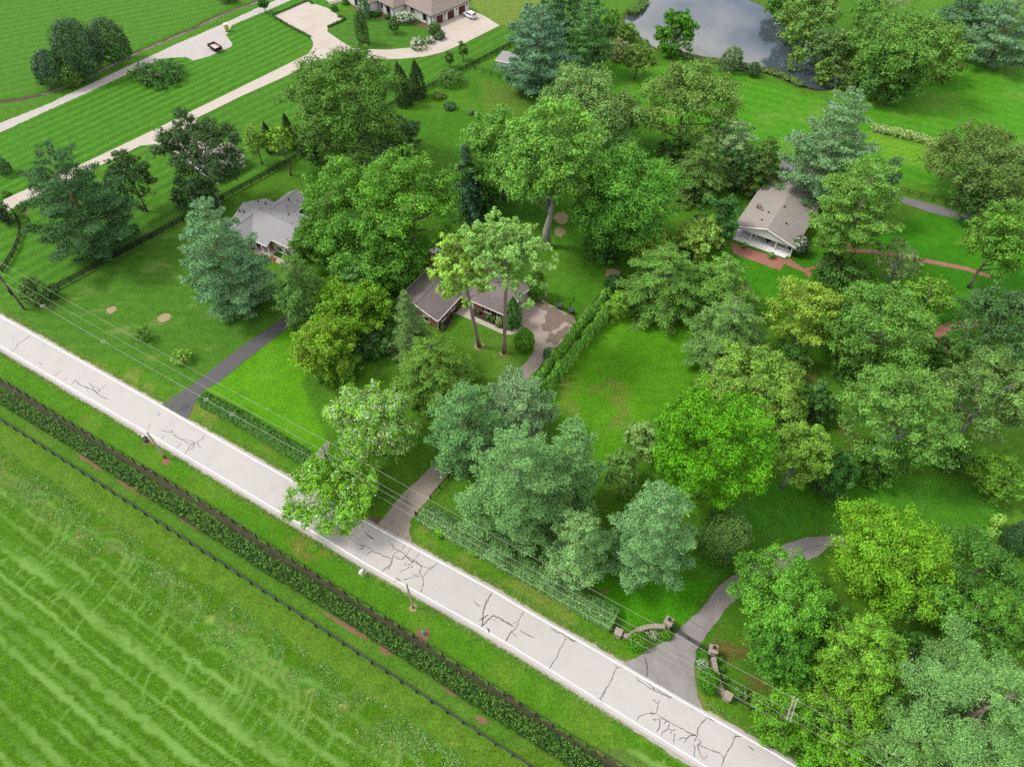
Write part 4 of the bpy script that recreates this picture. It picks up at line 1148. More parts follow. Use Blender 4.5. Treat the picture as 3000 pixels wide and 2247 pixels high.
tree('holly_tree', 'broad', 'dark green shrub in the shade left of the bare spruce', 800, 745, 46, 36, (66, 110, 54), clear=0.3)
tree('spruce_tree', 'spruce', 'thin grey-green spruce in front of the brick wing', 884, 700, 56, 80, (100, 136, 84), dens=0.75, limbs=22, clear=0.3, bark=M_BARKD)
tree('hemlock_tree', 'hemlock', 'feathery bright hemlock in front of the ranch house', 934, 790, 84, 72, (104, 148, 66), clear=0.2)
tree('pine_tree', 'tufted', 'left one of two bare-trunked yellow-green pines on the lawn', 990, 585, 66, 84, (158, 202, 84), base=(1404, 1016))
tree('pine_tree', 'tufted', 'right one of two bare-trunked pale green pines on the lawn', 1097, 545, 72, 78, (146, 194, 98), base=(1476, 1034))
tree('spruce_tree', 'spruce', 'dark blue-green spruce beside the brick shed', 1008, 390, 44, 78, (72, 110, 88), clear=0.1)
# centre back
tree('sycamore_tree', 'broad', 'left half of the great multi-stemmed maple in the back yard', 1088, 332, 106, 98, (114, 168, 72), limbs=16)
tree('sycamore_tree', 'broad', 'great maple with a thick pale forked trunk in the back yard', 1195, 345, 106, 108, (118, 172, 76), base=(1602, 724), trunk=0.85, limbs=16, bark=M_BARKD)
tree('poplar_tree', 'broad', 'grey-green tree with silvery leaves behind the great maple', 1270, 243, 126, 84, (122, 162, 96), limbs=16, bark=M_BARKD, gaps=0.12)
tree('maple_tree', 'broad', 'broad bright maple right of the great forked maple', 1348, 437, 136, 120, (104, 166, 66), limbs=16)
tree('elm_tree', 'broad', 'vase-shaped elm with a bare trunk on the back lawn', 1488, 214, 96, 82, (118, 156, 80), base=(1972, 440), limbs=12, leaf=0.9)
tree('tulip_tree', 'broad', 'yellow-green tree at the upper end of the arborvitae hedge', 1388, 522, 58, 50, (148, 186, 84), clear=1.5)
tree('tulip_tree', 'broad', 'yellow-green tree left of the porch house behind hemlocks', 1508, 510, 56, 48, (152, 190, 92), clear=2.0, gaps=0.2)
tree('hemlock_tree', 'hemlock', 'feathery hemlock at the top of the centre lawn', 1432, 598, 88, 84, (104, 150, 74), clear=0.2)
tree('hemlock_tree', 'hemlock', 'hemlock right of the one at the top of the centre lawn', 1560, 612, 80, 72, (106, 154, 74), clear=0.2)
tree('hemlock_tree', 'hemlock', 'greyish hemlock on the right edge of the centre lawn', 1572, 710, 80, 84, (108, 150, 86), clear=0.2, limbs=18, bark=M_BARKD)
tree('holly_tree', 'broad', 'dark green tree against the left wall of the porch house', 1555, 478, 48, 72, (70, 124, 62), clear=0.4)
tree('yew_tree', 'hemlock', 'feathery yew-like tree behind the porch house roof edge', 1518, 362, 54, 66, (98, 134, 72), clear=0.3)
tree('juniper_tree', 'broad', 'dark juniper behind the porch house roof', 1600, 365, 52, 58, (74, 116, 66), clear=0.4)
tree('pine_tree', 'white', 'pale silvery pine top behind the juniper and yew', 1580, 300, 52, 32, (142, 176, 138), clear=3.0)
tree('juniper_tree', 'hemlock', 'tall narrow juniper touching the shake roof', 1648, 356, 36, 58, (92, 124, 66), taper=0.9)
tree('pine_tree', 'white', 'tallest pale blue-green pine behind the porch house', 1795, 325, 82, 122, (124, 164, 132), clear=0.5)
tree('pine_tree', 'white', 'dark blue-green pine half hidden right of the porch house', 1905, 415, 34, 70, (88, 130, 92), clear=0.3)
tree('pine_tree', 'white', 'yellow-green pine leaning over the right end of the porch house', 1856, 446, 76, 92, (116, 164, 82), base=(2446, 778), limbs=14, bark=M_BARKD)
# pond and the far right
tree('maple_tree', 'broad', 'rounded bright green tree standing by the pond', 1458, 78, 46, 50, (86, 146, 44), clear=0.2, dens=1.5, lob=0.1)
tree('crabapple_tree', 'broad', 'small brownish green tree on the lawn left of the pond', 1378, 126, 36, 40, (112, 144, 72), clear=0.8, limbs=12, gaps=0.1)
tree('willow_shrub', 'broad', 'grey twiggy shrub by the pond corner', 1334, 110, 28, 26, (140, 152, 112), clear=0.1, gaps=0.3, dens=0.6, cat='shrub')
tree('willow_shrub', 'broad', 'yellow-green bush at the left bank of the pond', 1352, 72, 26, 24, (118, 158, 78), clear=0.1, cat='shrub')
tree('maple_tree', 'broad', 'bright little tree between the spruces and the pond', 1318, 52, 22, 32, (102, 156, 68), clear=0.3)
tree('spruce_tree', 'white', 'wide blue-green spruce in front of the white shed', 1165, 112, 78, 88, (106, 148, 130), clear=0.1)
tree('spruce_tree', 'white', 'slender pale blue spruce left of the wide spruces', 1140, 62, 30, 48, (114, 156, 136), clear=0.1)
tree('spruce_tree', 'white', 'green spruce right of the wide blue-green spruce', 1272, 78, 50, 78, (98, 146, 96), clear=0.1)
tree('spruce_tree', 'white', 'dark spruce at the top edge behind the other spruces', 1215, 10, 66, 40, (80, 122, 92), clear=0.1)
tree('willow_tree', 'broad', 'bright bush overhanging the far right bank of the pond', 1686, 16, 34, 28, (88, 138, 54), clear=0.1)
tree('willow_tree', 'broad', 'feathery light green willow right of the pond', 1752, 46, 66, 60, (120, 162, 84), clear=0.3, gaps=0.1)
tree('willow_tree', 'broad', 'grey-green willow leaning over the dark water', 1800, 104, 56, 48, (106, 144, 86), clear=0.2)
tree('maple_tree', 'broad', 'large bright maple right of the pond', 1965, 100, 100, 82, (110, 158, 74), limbs=14, bark=M_BARKD)
tree('maple_tree', 'broad', 'darker green maple in front of the large pond maple', 1920, 165, 78, 64, (92, 140, 66), clear=0.5)
tree('maple_tree', 'broad', 'olive yellow rounded tree at the right of the pond group', 2048, 138, 30, 56, (116, 152, 56), clear=0.4)
tree('maple_tree', 'broad', 'green treetop at the upper end of the pond group', 1880, 30, 40, 34, (102, 154, 70), clear=0.8)
tree('willow_shrub', 'broad', 'light bush at the lower right corner of the pond', 1782, 158, 24, 26, (122, 160, 76), clear=0.05, cat='shrub')
tree('willow_shrub', 'broad', 'thin young tree on the near bank of the pond', 1722, 128, 20, 34, (122, 162, 74), clear=0.4, gaps=0.4, dens=0.5, cat='shrub')
tree('willow_shrub', 'broad', 'brownish bush below the grey-green willow', 1832, 168, 26, 30, (108, 138, 76), clear=0.05, cat='shrub')
tree('willow_shrub', 'round', 'round dark bush on the near bank left of the little dock', 1582, 132, 22, 26, (108, 134, 88), clear=0.0, cat='shrub')
tree('willow_shrub', 'round', 'round dark bush on the near bank right of the little dock', 1628, 152, 12, 17, (84, 112, 64), clear=0.0, cat='shrub')
tree('spruce_tree', 'white', 'blue spruce in the upper right corner', 2175, 62, 74, 66, (118, 156, 134), clear=0.1)
tree('spruce_tree', 'white', 'blue spruce left of the corner spruce', 2078, 36, 52, 48, (98, 138, 112), clear=0.1)
tree('dead_tree', 'broad', 'pale leafless limbs of a dead tree beyond the pond', 1920, -4, 46, 26, (150, 150, 120), dens=0.03, limbs=26, bark=M_BARKD)
tree('hickory_tree', 'broad', 'broad olive tree on the right edge above the far drive', 2118, 360, 104, 74, (108, 140, 74), limbs=20, bark=M_BARKD, gaps=0.1)
tree('hickory_tree', 'broad', 'dark shaded tree at the right end of the far drive', 2130, 440, 58, 38, (74, 110, 60), clear=1.0)
tree('locust_tree', 'broad', 'airy bright green tree on the right edge over the brick path', 2158, 525, 74, 90, (108, 160, 62), limbs=12)
tree('maple_tree', 'broad', 'dark green maple on the right edge below the airy tree', 2150, 705, 86, 78, (88, 130, 80), clear=1.0)
tree('oak_tree', 'broad', 'dull olive green oak on the right edge', 2140, 855, 98, 104, (112, 150, 84), limbs=26, bark=M_BARKD, gaps=0.14)
tree('maple_tree', 'broad', 'bright green low tree under the dull olive oak', 2158, 1030, 66, 48, (104, 154, 52), clear=0.6)
tree('locust_tree', 'broad', 'sparse tree with grey bare branches beside the brick path', 1942, 575, 50, 52, (124, 152, 98), dens=0.28, gaps=0.4, limbs=26, bark=M_BARKD)
tree('shrub', 'broad', 'dark rhododendron mass below the brick path', 1812, 592, 58, 34, (78, 122, 56), clear=0.05, cat='shrub')
tree('dogwood_tree', 'broad', 'light bright green small tree below the brick path', 2008, 645, 52, 40, (126, 176, 70), clear=1.2, gaps=0.25, dens=0.75)
tree('oak_tree', 'broad', 'yellow-green oak below the porch house lawn', 1742, 680, 82, 76, (140, 176, 70), limbs=12)
tree('oak_tree', 'broad', 'large mid green tree right of the yellow-green oak', 1890, 700, 118, 96, (108, 158, 72), limbs=20, bark=M_BARKD)
tree('oak_tree', 'broad', 'large light green tree with pale branches in the right middle', 1946, 895, 112, 122, (114, 164, 80), limbs=30, bark=M_BARKD)
tree('shrub', 'broad', 'dark bush in the gap between the light tree and the bright one', 1768, 870, 42, 52, (88, 134, 72), clear=0.2)
tree('maple_tree', 'broad', 'light green broad tree at the right edge of the centre lawn', 1625, 845, 114, 92, (132, 176, 78), limbs=16)
tree('maple_tree', 'broad', 'light green tree with a bare forked limb right of the bright tree', 1728, 985, 68, 102, (130, 174, 72), limbs=16, bark=M_BARKD)
tree('holly_tree', 'broad', 'dark green low tree right of the light forked tree', 1795, 1025, 54, 76, (76, 128, 62), clear=0.3)
tree('hickory_tree', 'broad', 'vivid saturated green round tree right of the centre lawn', 1536, 972, 132, 142, (96, 166, 22), limbs=8, leaf=1.15, lob=0.08)
tree('linden_tree', 'broad', 'pale green small tree left of the vivid round tree', 1394, 948, 50, 50, (140, 182, 108), clear=1.2)
tree('linden_tree', 'broad', 'pale green lower tree at the foot of the centre lawn', 1345, 1012, 44, 48, (126, 176, 92), clear=0.8)
# the pines by the road
tree('pine_tree', 'white', 'left pine of the group beside the old driveway', 1002, 922, 88, 104, (112, 162, 112), clear=0.6)
tree('pine_tree', 'white', 'bluish pine top at the back of the driveway pine group', 1118, 880, 84, 72, (130, 170, 136), clear=2.0)
tree('pine_tree', 'white', 'largest pine in front of the driveway pine group', 1112, 1045, 112, 138, (122, 170, 118), clear=0.6, limbs=16, bark=M_BARKD)
tree('pine_tree', 'white', 'right pine of the group overlooking the centre lawn', 1232, 1010, 72, 108, (120, 170, 114), clear=0.5)
tree('pine_tree', 'white', 'small light pine right of the largest driveway pine', 1250, 1182, 74, 84, (132, 178, 126), clear=0.1)
tree('pine_tree', 'white', 'blue-green pine in front of the vivid round tree', 1408, 1150, 90, 118, (120, 168, 122), clear=0.2)
tree('yew_tree', 'round', 'dark olive clipped tree below the vivid round tree', 1566, 1165, 52, 62, (94, 132, 58), clear=0.0)
tree('maple_tree', 'broad', 'silvery leaved maple behind the middle utility pole', 802, 915, 98, 96, (134, 190, 70), pale=((200, 216, 186), 0.20), limbs=10, dens=1.3)
tree('maple_tree', 'broad', 'bright maple overhanging the road at the old driveway mouth', 722, 1062, 108, 68, (126, 186, 56), pale=((200, 216, 186), 0.08), limbs=10, dens=1.5)
for lb, cx, cy, rx, ry, cl in (
    ('understorey bush between the yellow-green oak and the light broad tree', 1708, 775, 52, 34, (84, 132, 60)),
    ('understorey bush at the foot of the large mid green tree', 1852, 790, 60, 36, (88, 136, 58)),
    ('low leafy tree between the dark maple and the light tree', 2052, 765, 48, 52, (90, 138, 66)),
    ('dark undergrowth right of the large light tree', 2062, 985, 42, 40, (84, 128, 60)),
    ('green bush hanging under the large light tree', 1905, 1005, 62, 34, (90, 142, 56)),
    ('leafy tree behind the vivid round tree at the lawn edge', 1690, 905, 56, 56, (112, 158, 66)),
    ('small tree left of the olive oak on the right side', 2065, 840, 44, 60, (102, 148, 72)),
    ('dark bush filling the gap behind the yellow-green tulip trees', 1452, 548, 46, 36, (72, 116, 56)),
    ('leafy bush between the chimney maple and the yellow maple', 845, 600, 50, 42, (86, 140, 54)),
    ('green bush against the left brick wing under the maples', 822, 668, 44, 40, (82, 134, 50)),
    ('dark green tree between the bare-trunk elm and the yew', 1452, 330, 40, 34, (88, 132, 62)),
    ('thick bush between the great maple and the dark spruce', 1048, 425, 36, 40, (84, 136, 56)),
    ('low bush under the broad bright maple toward the hedge top', 1300, 535, 50, 32, (82, 140, 54)),
    ('leafy understorey between the two roadside wood trees', 1772, 1470, 66, 56, (94, 150, 50)),
    ('leafy understorey right of the gate drive bright tree', 1800, 1345, 44, 56, (86, 142, 48))):
    tree('understorey_bush', 'broad', lb, cx, cy, rx, ry, cl, clear=0.2, cat='shrub')
# bottom right wood
tree('maple_tree', 'broad', 'large yellow-green maple at the end of the gate driveway', 1922, 1206, 134, 96, (122, 178, 44), limbs=12, leaf=1.05)
tree('maple_tree', 'broad', 'bright green tree beside the gate driveway curve', 1692, 1300, 108, 84, (112, 178, 64), limbs=14, bark=M_BARKD)
tree('maple_tree', 'broad', 'deep green tree in front of the gate driveway tree', 1692, 1400, 92, 72, (88, 152, 50), limbs=14, bark=M_BARKD, clear=1.0)
tree('hackberry_tree', 'broad', 'light leafy tree with pale limbs in the roadside wood', 1868, 1420, 96, 96, (122, 176, 60), limbs=30, bark=M_BARKD, gaps=0.12)
tree('hackberry_tree', 'broad', 'leafy tree right of the roadside crossarm pole', 1812, 1540, 98, 78, (118, 172, 54), limbs=24, bark=M_BARKD, gaps=0.1)
tree('honeysuckle_shrub', 'broad', 'bright thicket hanging over the road by the crossarm pole', 1685, 1552, 70, 74, (106, 166, 48), clear=0.05, limbs=12, bark=M_BARKD, cat='shrub')
tree('honeysuckle_shrub', 'broad', 'bright thicket on the bottom edge beside the road', 1800, 1640, 92, 52, (104, 168, 44), clear=0.05, limbs=12, bark=M_BARKD, cat='shrub')
tree('maple_tree', 'broad', 'light green treetop between the yellow maple and the wood', 1996, 1292, 66, 58, (104, 164, 66), clear=2.5, limbs=14, bark=M_BARKD)
tree('maple_tree', 'broad', 'green tree right of the light treetop in the lower wood', 2098, 1345, 74, 72, (100, 158, 62), limbs=14, bark=M_BARKD)
tree('maple_tree', 'broad', 'dark green broad tree at the right edge below the lawn', 2120, 1230, 98, 66, (88, 142, 60), clear=1.0)
tree('maple_tree', 'broad', 'green tree cut by the right edge of the lower wood', 2180, 1350, 66, 96, (92, 146, 54), clear=1.0)
tree('shrub', 'broad', 'shaded undergrowth between the lower wood and the pale pine', 1975, 1425, 70, 44, (72, 122, 48), clear=0.1, limbs=18, bark=M_BARKD, cat='shrub')
tree('pine_tree', 'white', 'huge pale blue-green pine in the bottom right corner', 2110, 1540, 150, 138, (122, 170, 112), clear=0.3, dens=0.95)
tree('pine_tree', 'white', 'pale pine left of the huge corner pine', 1958, 1608, 84, 84, (118, 166, 100), clear=0.2)
# small trees and shrubs
tree('shrub', 'broad', 'dark leafy bush at the foot of the left utility pole', 80, 632, 36, 32, (82, 122, 58), clear=0.05, cat='shrub')
tree('sapling', 'broad', 'faint small sapling on the left front lawn', 307, 722, 17, 20, (104, 152, 64), dens=0.5, gaps=0.35, clear=0.4)
tree('sapling', 'broad', 'pale yellow-green sapling near the blacktop driveway', 391, 766, 24, 18, (134, 180, 76), dens=0.55, gaps=0.2, clear=0.4)
tree('juniper_tree', 'broad', 'dark tree cut by the left edge above the curved fence', 2, 462, 20, 26, (62, 92, 54), clear=0.3)
tree('shrub', 'round', 'round shrub at the left edge of the striped lawn', 6, 362, 14, 20, (76, 112, 60), clear=0.0, cat='shrub')
tree('boxwood_shrub', 'round', 'large round clipped bush beside the stained parking pad', 1132, 738, 22, 25, (92, 146, 34), clear=0.0, cat='shrub')
tree('arborvitae', 'column', 'pointed arborvitae at the front corner of the garage', 1108, 673, 21, 33, (74, 124, 46))
tree('arborvitae', 'column', 'pointed arborvitae at the rear corner of the garage', 1160, 608, 21, 38, (76, 122, 38))
tree('shrub', 'round', 'small dark bush on the edge of the old driveway', 1186, 766, 13, 15, (84, 128, 78), clear=0.0, cat='shrub')
tree('holly_tree', 'column', 'upright green evergreen against the white house wall', 786, 16, 12, 20, (92, 132, 84), taper=0.4)
tree('sapling', 'column', 'dark narrow tree in a mulch ring on the oval lawn', 780, 62, 14, 30, (74, 108, 52), taper=0.4)
tree('holly_tree', 'round', 'round dark green small tree on the oval lawn', 850, 56, 11, 13, (70, 112, 54), clear=0.9)
tree('hydrangea_shrub', 'round', 'big white flowering hydrangea against the white house', 876, 38, 17, 14, (96, 132, 72), flower=((246, 246, 240), 0.55), clear=0.0, cat='shrub')
tree('hydrangea_shrub', 'round', 'white flower clump at the left end of the driveway border', 903, 96, 17, 7, (96, 132, 72), flower=((246, 246, 240), 0.5), clear=0.0, cat='shrub')
tree('hydrangea_shrub', 'round', 'white flower clump at the right end of the driveway border', 928, 88, 9, 7, (96, 132, 72), flower=((246, 246, 240), 0.5), clear=0.0, cat='shrub')
tree('shrub', 'round', 'leafy bush beside the first brown garage door', 938, 62, 13, 13, (86, 122, 64), clear=0.0, cat='shrub')
tree('shrub', 'round', 'low dark plants in the mulch border below the garages', 948, 78, 12, 9, (78, 108, 66), clear=0.0, cat='shrub')
tree('sapling', 'broad', 'small sapling between the concrete drive and the far fence', 970, 125, 10, 15, (92, 132, 60), clear=0.8, dens=0.7)
tree('sapling', 'broad', 'bushy sapling right of the small one by the far fence', 1000, 108, 13, 20, (92, 136, 56), clear=0.8)
tree('shrub', 'round', 'row of leafy perennials along the inside of the black fence', 976, 168, 27, 11, (96, 142, 62), clear=0.0, cat='shrub')
tree('shrub', 'round', 'yellowish perennial clump on the fenced back lawn', 948, 205, 13, 9, (120, 160, 70), clear=0.0, cat='shrub')
tree('shrub', 'round', 'low dome of grey-green leaves on the fenced back lawn', 972, 230, 13, 9, (82, 124, 80), clear=0.0, cat='shrub')
tree('shrub', 'round', 'tiny twiggy bush on the fenced back lawn', 1016, 244, 6, 5, (116, 132, 92), clear=0.0, cat='shrub')
tree('grass_clump', 'broad', 'large mound of tall reeds in the striped lawn', 344, 160, 48, 22, (78, 122, 68), clear=0.0, cat='shrub', minz=0.3)
tree('boxwood_shrub', 'round', 'large clipped bush by the left stone gate wall', 1871, 1880, 29, 29, (88, 150, 26), clear=0.0, v=False, cat='shrub')
tree('boxwood_shrub', 'round', 'small clipped bush beside the left gate pillar', 1952, 1856, 20, 15, (78, 138, 28), clear=0.0, v=False, cat='shrub')
tree('boxwood_shrub', 'round', 'large clipped bush by the right stone gate wall', 2075, 1994, 27, 38, (76, 138, 24), clear=0.0, v=False, cat='shrub')
tree('boxwood_shrub', 'round', 'small clipped bush beside the right gate pillar', 2060, 1917, 20, 18, (74, 136, 26), clear=0.0, v=False, cat='shrub')
tree('perennial_plant', 'round', 'silvery spiky plant between the left gate bushes', 1916, 1857, 18, 9, (150, 176, 130), clear=0.0, v=False, cat='plant')
tree('perennial_plant', 'round', 'silvery spiky plant between the right gate bushes', 2062, 1943, 18, 16, (150, 178, 132), clear=0.0, v=False, cat='plant')
for i, (x, y) in enumerate(((2109, 1931), (2115, 1960), (2121, 1985))):
    tree('boxwood_shrub', 'round', ['small round shrub behind the right gate wall, nearest the pillar', 'small round shrub behind the middle of the right gate wall', 'small round shrub behind the right gate wall, nearest the road'][i], x, y, 8, 9, (84, 136, 44), clear=0.0, v=False, cat='shrub')
tree('honeysuckle_shrub', 'broad', 'leafy shrub against the right end of the gate wall', 2175, 2030, 22, 34, (102, 146, 74), clear=0.0, v=False, cat='shrub')
tree('sumac_shrub', 'round', 'bright green weed clump on the roadside fence near the old driveway', 1290, 1550, 26, 17, (112, 182, 42), clear=0.0, v=False, cat='shrub')
tree('sumac_shrub', 'round', 'bright green weed clump farther along the roadside fence', 1390, 1608, 22, 20, (112, 184, 40), clear=0.0, v=False, cat='shrub')
for i, (x, y, r_) in enumerate(((1432, 929, 7), (1445, 936, 8), (1402, 915, 5), (1332, 923, 6))):
    tree('boxwood_shrub', 'round', ['left one of two round box balls under the brick wall', 'right one of two round box balls under the brick wall', 'small bush beside the porch post of the ranch house', 'small bush by the inner corner of the brick wing'][i], x, y, r_, r_ + 1, (84, 126, 48), clear=0.0, v=False, cat='shrub')
tree('rhododendron_shrub', 'round', 'pale leafy shrub in the bed behind the right bare pine', 1464, 945, 12, 14, (136, 160, 100), clear=0.0, v=False, cat='shrub')
tree('boxwood_shrub', 'round', 'small round bush at the front corner of the brick wing', 1297, 958, 8, 8, (88, 132, 52), clear=0.0, v=False, cat='shrub')
tree('hydrangea_shrub', 'round', 'white flowering bush at the right end of the porch', 2342, 722, 24, 34, (80, 116, 70), flower=((240, 240, 232), 0.30), clear=0.0, v=False, cat='shrub')
tree('fern_plant', 'round', 'green fern in a pot left of the porch steps', 2181, 719, 7, 7, (110, 160, 60), clear=0.4, v=False, cat='plant')
tree('fern_plant', 'round', 'green fern in a pot right of the porch steps', 2259, 748, 8, 7, (110, 160, 60), clear=0.4, v=False, cat='plant')
tree('ground_vine', 'round', 'dark evergreen shrubs at the top end of the arborvitae hedge', 1800, 832, 28, 26, (58, 98, 48), clear=0.0, v=False, cat='shrub')
tree('sumac_shrub', 'round', 'upper yellow-green bush at the right end of the far right lawn', 2925, 1528, 18, 20, (160, 206, 84), clear=0.0, v=False, cat='shrub')
tree('sumac_shrub', 'round', 'lower yellow-green bush at the right end of the far right lawn', 2910, 1562, 18, 16, (160, 206, 88), clear=0.0, v=False, cat='shrub')
tree('holly_tree', 'round', 'dark bushes in the shade on the right edge beyond the lawn', 2985, 1580, 40, 60, (60, 96, 52), clear=0.0, v=False, cat='shrub')
for i, (x, y) in enumerate(((1085, 42), (1097, 44), (1108, 41))):
    tree('boxwood_shrub', 'round', ['left one of three box balls under the white house wall', 'middle one of three box balls under the white house wall', 'right one of three box balls under the white house wall'][i], x, y, 7, 8, (64, 112, 40), clear=0.0, v=False, cat='shrub')
for i, (x, y) in enumerate(((980, 26), (1012, 8), (1135, 51), (1155, 58))):
    tree('boxwood_shrub', 'round', ['round green bush beside the entrance steps of the white house', 'box bush left of the upright evergreen at the white house', 'low bush below the shuttered window of the white house', 'low bush left of the round tree on the oval lawn'][i], x, y, 8, 8, (74, 124, 44), clear=0.0, v=False, cat='shrub')
for i, (x, y) in enumerate(((12, 566), (23, 568), (14, 574), (52, 607), (68, 598), (68, 607), (63, 615))):
    tree('boxwood_shrub', 'round', 'small clipped box ball by the stone drive entrance on the left edge', x, y, 6, 5, (84, 132, 40), clear=0.0, v=False, cat='shrub', group='box balls at the left drive entrance')

# ------------------------------------------------------------------ the clipped arborvitae hedge: two staggered rows
def arb_variant(seed, h, r):
    pos_, nrm_, ax_, sz_, c_ = [], [], [], [], []
    R = np.random.RandomState(seed)
    for j in range(4):
        o = np.array([R.uniform(-0.5, 0.5), R.uniform(-0.5, 0.5), 0]) * (0 if j == 0 else 1)
        hh = h * (1.0 if j == 0 else R.uniform(0.74, 0.95))
        p, n, a, s, asp, c, _, _ = crown_column(r * R.uniform(0.55, 0.72), hh / 2, 420, 0.17, (122, 180, 70), seed + j, taper=0.4)
        pos_.append(p + o + np.array([0, 0, hh / 2 + 0.02])); nrm_.append(n); ax_.append(a); sz_.append(s); c_.append(c)
    return leaves('arborvitae_foliage', np.concatenate(pos_), np.concatenate(nrm_), np.concatenate(ax_), np.concatenate(sz_), 0.55, np.concatenate(c_))
arb_me = [arb_variant(500 + 10 * i, h, 0.74) for i, h in enumerate((2.9, 3.2, 2.7, 3.05, 2.55))]
for me_ in arb_me: me_.materials.append(M_CON)
arb_tr = MB().tube([(0, 0, 0), (0, 0, 2.0)], [0.06, 0.03], 5).mesh('trunk'); arb_tr.materials.append(M_BARK)
def arb_row(px_line, z, n, label, group, seed):
    R = random.Random(seed)
    w = catmull(PP(px_line, z), 0.2)
    for i in range(n):
        p = w[int(i * (len(w) - 1) / (n - 1))]
        t = thing('arborvitae', label, 'tree', (p.x + R.uniform(-.15, .15), p.y + R.uniform(-.15, .15), 0), R.uniform(0, 6.28), group)
        s = R.uniform(1.05, 1.3); t.scale = (s, s, s * R.uniform(0.8, 1.25))
        link('foliage', arb_me[R.randrange(5)], None, t); link('trunk', arb_tr, None, t)
arb_row([(1536, 1142), (1600, 1075), (1668, 985), (1720, 925), (1782, 855)], 2.4, 21, 'bright green arborvitae in the hedge row along the old driveway', 'arborvitae hedge, driveway side', 1)
arb_row([(1570, 1158), (1637, 1083), (1703, 1002), (1750, 942), (1796, 880)], 2.0, 20, 'bright green arborvitae in the hedge row along the centre lawn', 'arborvitae hedge, lawn side', 2)
tree('holly_tree', 'hemlock', 'light green feathery shrub at the upper end of the hedge', 1812, 890, 36, 44, (118, 164, 62), clear=0.0, v=False)

# ------------------------------------------------------------------ hedges, the tall crop strip, weeds
def hedge_strip(name, label, line, width, height, n, srgb, seed, px=0.24, cat='hedge', upright=0.0, pale=0.0):
    R = np.random.RandomState(seed)
    w = catmull([Vector((p.x, p.y, 0)) for p in line], 0.5)
    A = np.array([(p.x, p.y) for p in w])
    i = R.randint(0, len(A) - 1, n)
    f = R.rand(n)[:, None]
    c = A[i] * (1 - f) + A[i + 1] * f
    t = unit(np.c_[A[i + 1] - A[i], np.zeros(n)])
    nn = np.stack([-t[:, 1], t[:, 0], np.zeros(n)], 1)
    s = R.uniform(-1, 1, n)
    hmod = 1 + 0.22 * (fbm(c[:, 0] + s, c[:, 1], 1.3, seed) - 0.5) * 2
    top = height * hmod * (1 - 0.35 * np.abs(s) ** 4)
    z = top * (1 - 0.9 * R.rand(n) ** 2.2)
    pos = np.c_[c, z] + nn * (s * width / 2)[:, None] + R.normal(size=(n, 3)) * np.array([0.08, 0.08, 0.06])
    pos[:, 2] = np.maximum(pos[:, 2], 0.05)
    nrm = unit(R.normal(size=(n, 3)) * 0.6 + np.array([0, 0, 1.0]) + nn * s[:, None] * 0.8)
    ax = unit(R.normal(size=(n, 3)) + np.array([0, 0, upright]))
    colr = tint(srgb, n, 0.20, 0.2 * (fbm(c[:, 0], c[:, 1] + s, 0.9, seed + 5) - 0.5))
    if pale:
        q = R.rand(n) < pale
        colr[q] = tint((188, 208, 160), q.sum(), 0.1)
    o = link(name, leaves(name, pos, nrm, ax, px * R.uniform(0.7, 1.3, n), 0.6, colr), M_FOL)
    return tag(o, label, cat)
hedge_strip('hedge', 'long dark green hedge between the road and the bright front lawn', PP([(592, 1165), (700, 1222), (800, 1282), (900, 1342), (975, 1385)], 0.9), 2.6, 1.7, 13000, (84, 134, 52), 1, 0.2)
hedge_strip('hedge', 'grey-green leafy hedge between the roadside fence and the pines', PP([(1240, 1500), (1400, 1592), (1500, 1645), (1600, 1702), (1700, 1760), (1800, 1818)], 0.8), 3.3, 1.7, 30000, (108, 156, 80), 2, 0.17, pale=0.05)
hedge_strip('crop_row', 'yellow-green row of tall crop plants on the far right field', PP([(2555, 372), (2620, 388), (2690, 404), (2750, 424)], 0.6), 2.6, 1.5, 5200, (150, 184, 92), 3, 0.3, cat='crop row', pale=0.2)
hedge_strip('box_hedge', 'low clipped box edging along the left side of the parking court', PP([(796, 46), (850, 78), (909, 109)], 0.2), 0.7, 0.5, 1500, (74, 116, 44), 4, 0.2)
hedge_strip('box_hedge', 'low clipped box edging along the top of the parking court', PP([(796, 46), (850, 24), (900, 3), (915, 12)], 0.2), 0.7, 0.5, 1300, (76, 122, 40), 5, 0.2)
hedge_strip('box_hedge', 'low clipped box edging between the parking court and the oval lawn', PP([(990, 48), (1008, 57), (960, 80)], 0.2), 0.7, 0.5, 900, (70, 112, 40), 6, 0.2)
hedge_strip('box_hedge', 'curved clipped hedge in the bed by the left edge drive entrance', PP([(42, 622), (58, 630), (72, 650), (80, 674)], 0.3), 1.3, 0.8, 1800, (78, 132, 34), 7, 0.2)
hedge_strip('shore_reeds', 'reeds along the near bank of the pond', PP([(1930, 140), (2040, 172), (2130, 184), (2210, 200), (2280, 218), (2350, 250)], 0.3), 2.2, 0.9, 3600, (104, 132, 66), 8, 0.3, cat='reeds', upright=1.5)
hedge_strip('shore_reeds', 'grassy reeds on the upper left bank of the pond', PP([(1845, 40), (1872, 22), (1890, -6)], 0.3), 3.5, 1.2, 1800, (104, 142, 66), 9, 0.3, cat='reeds', upright=1.5)

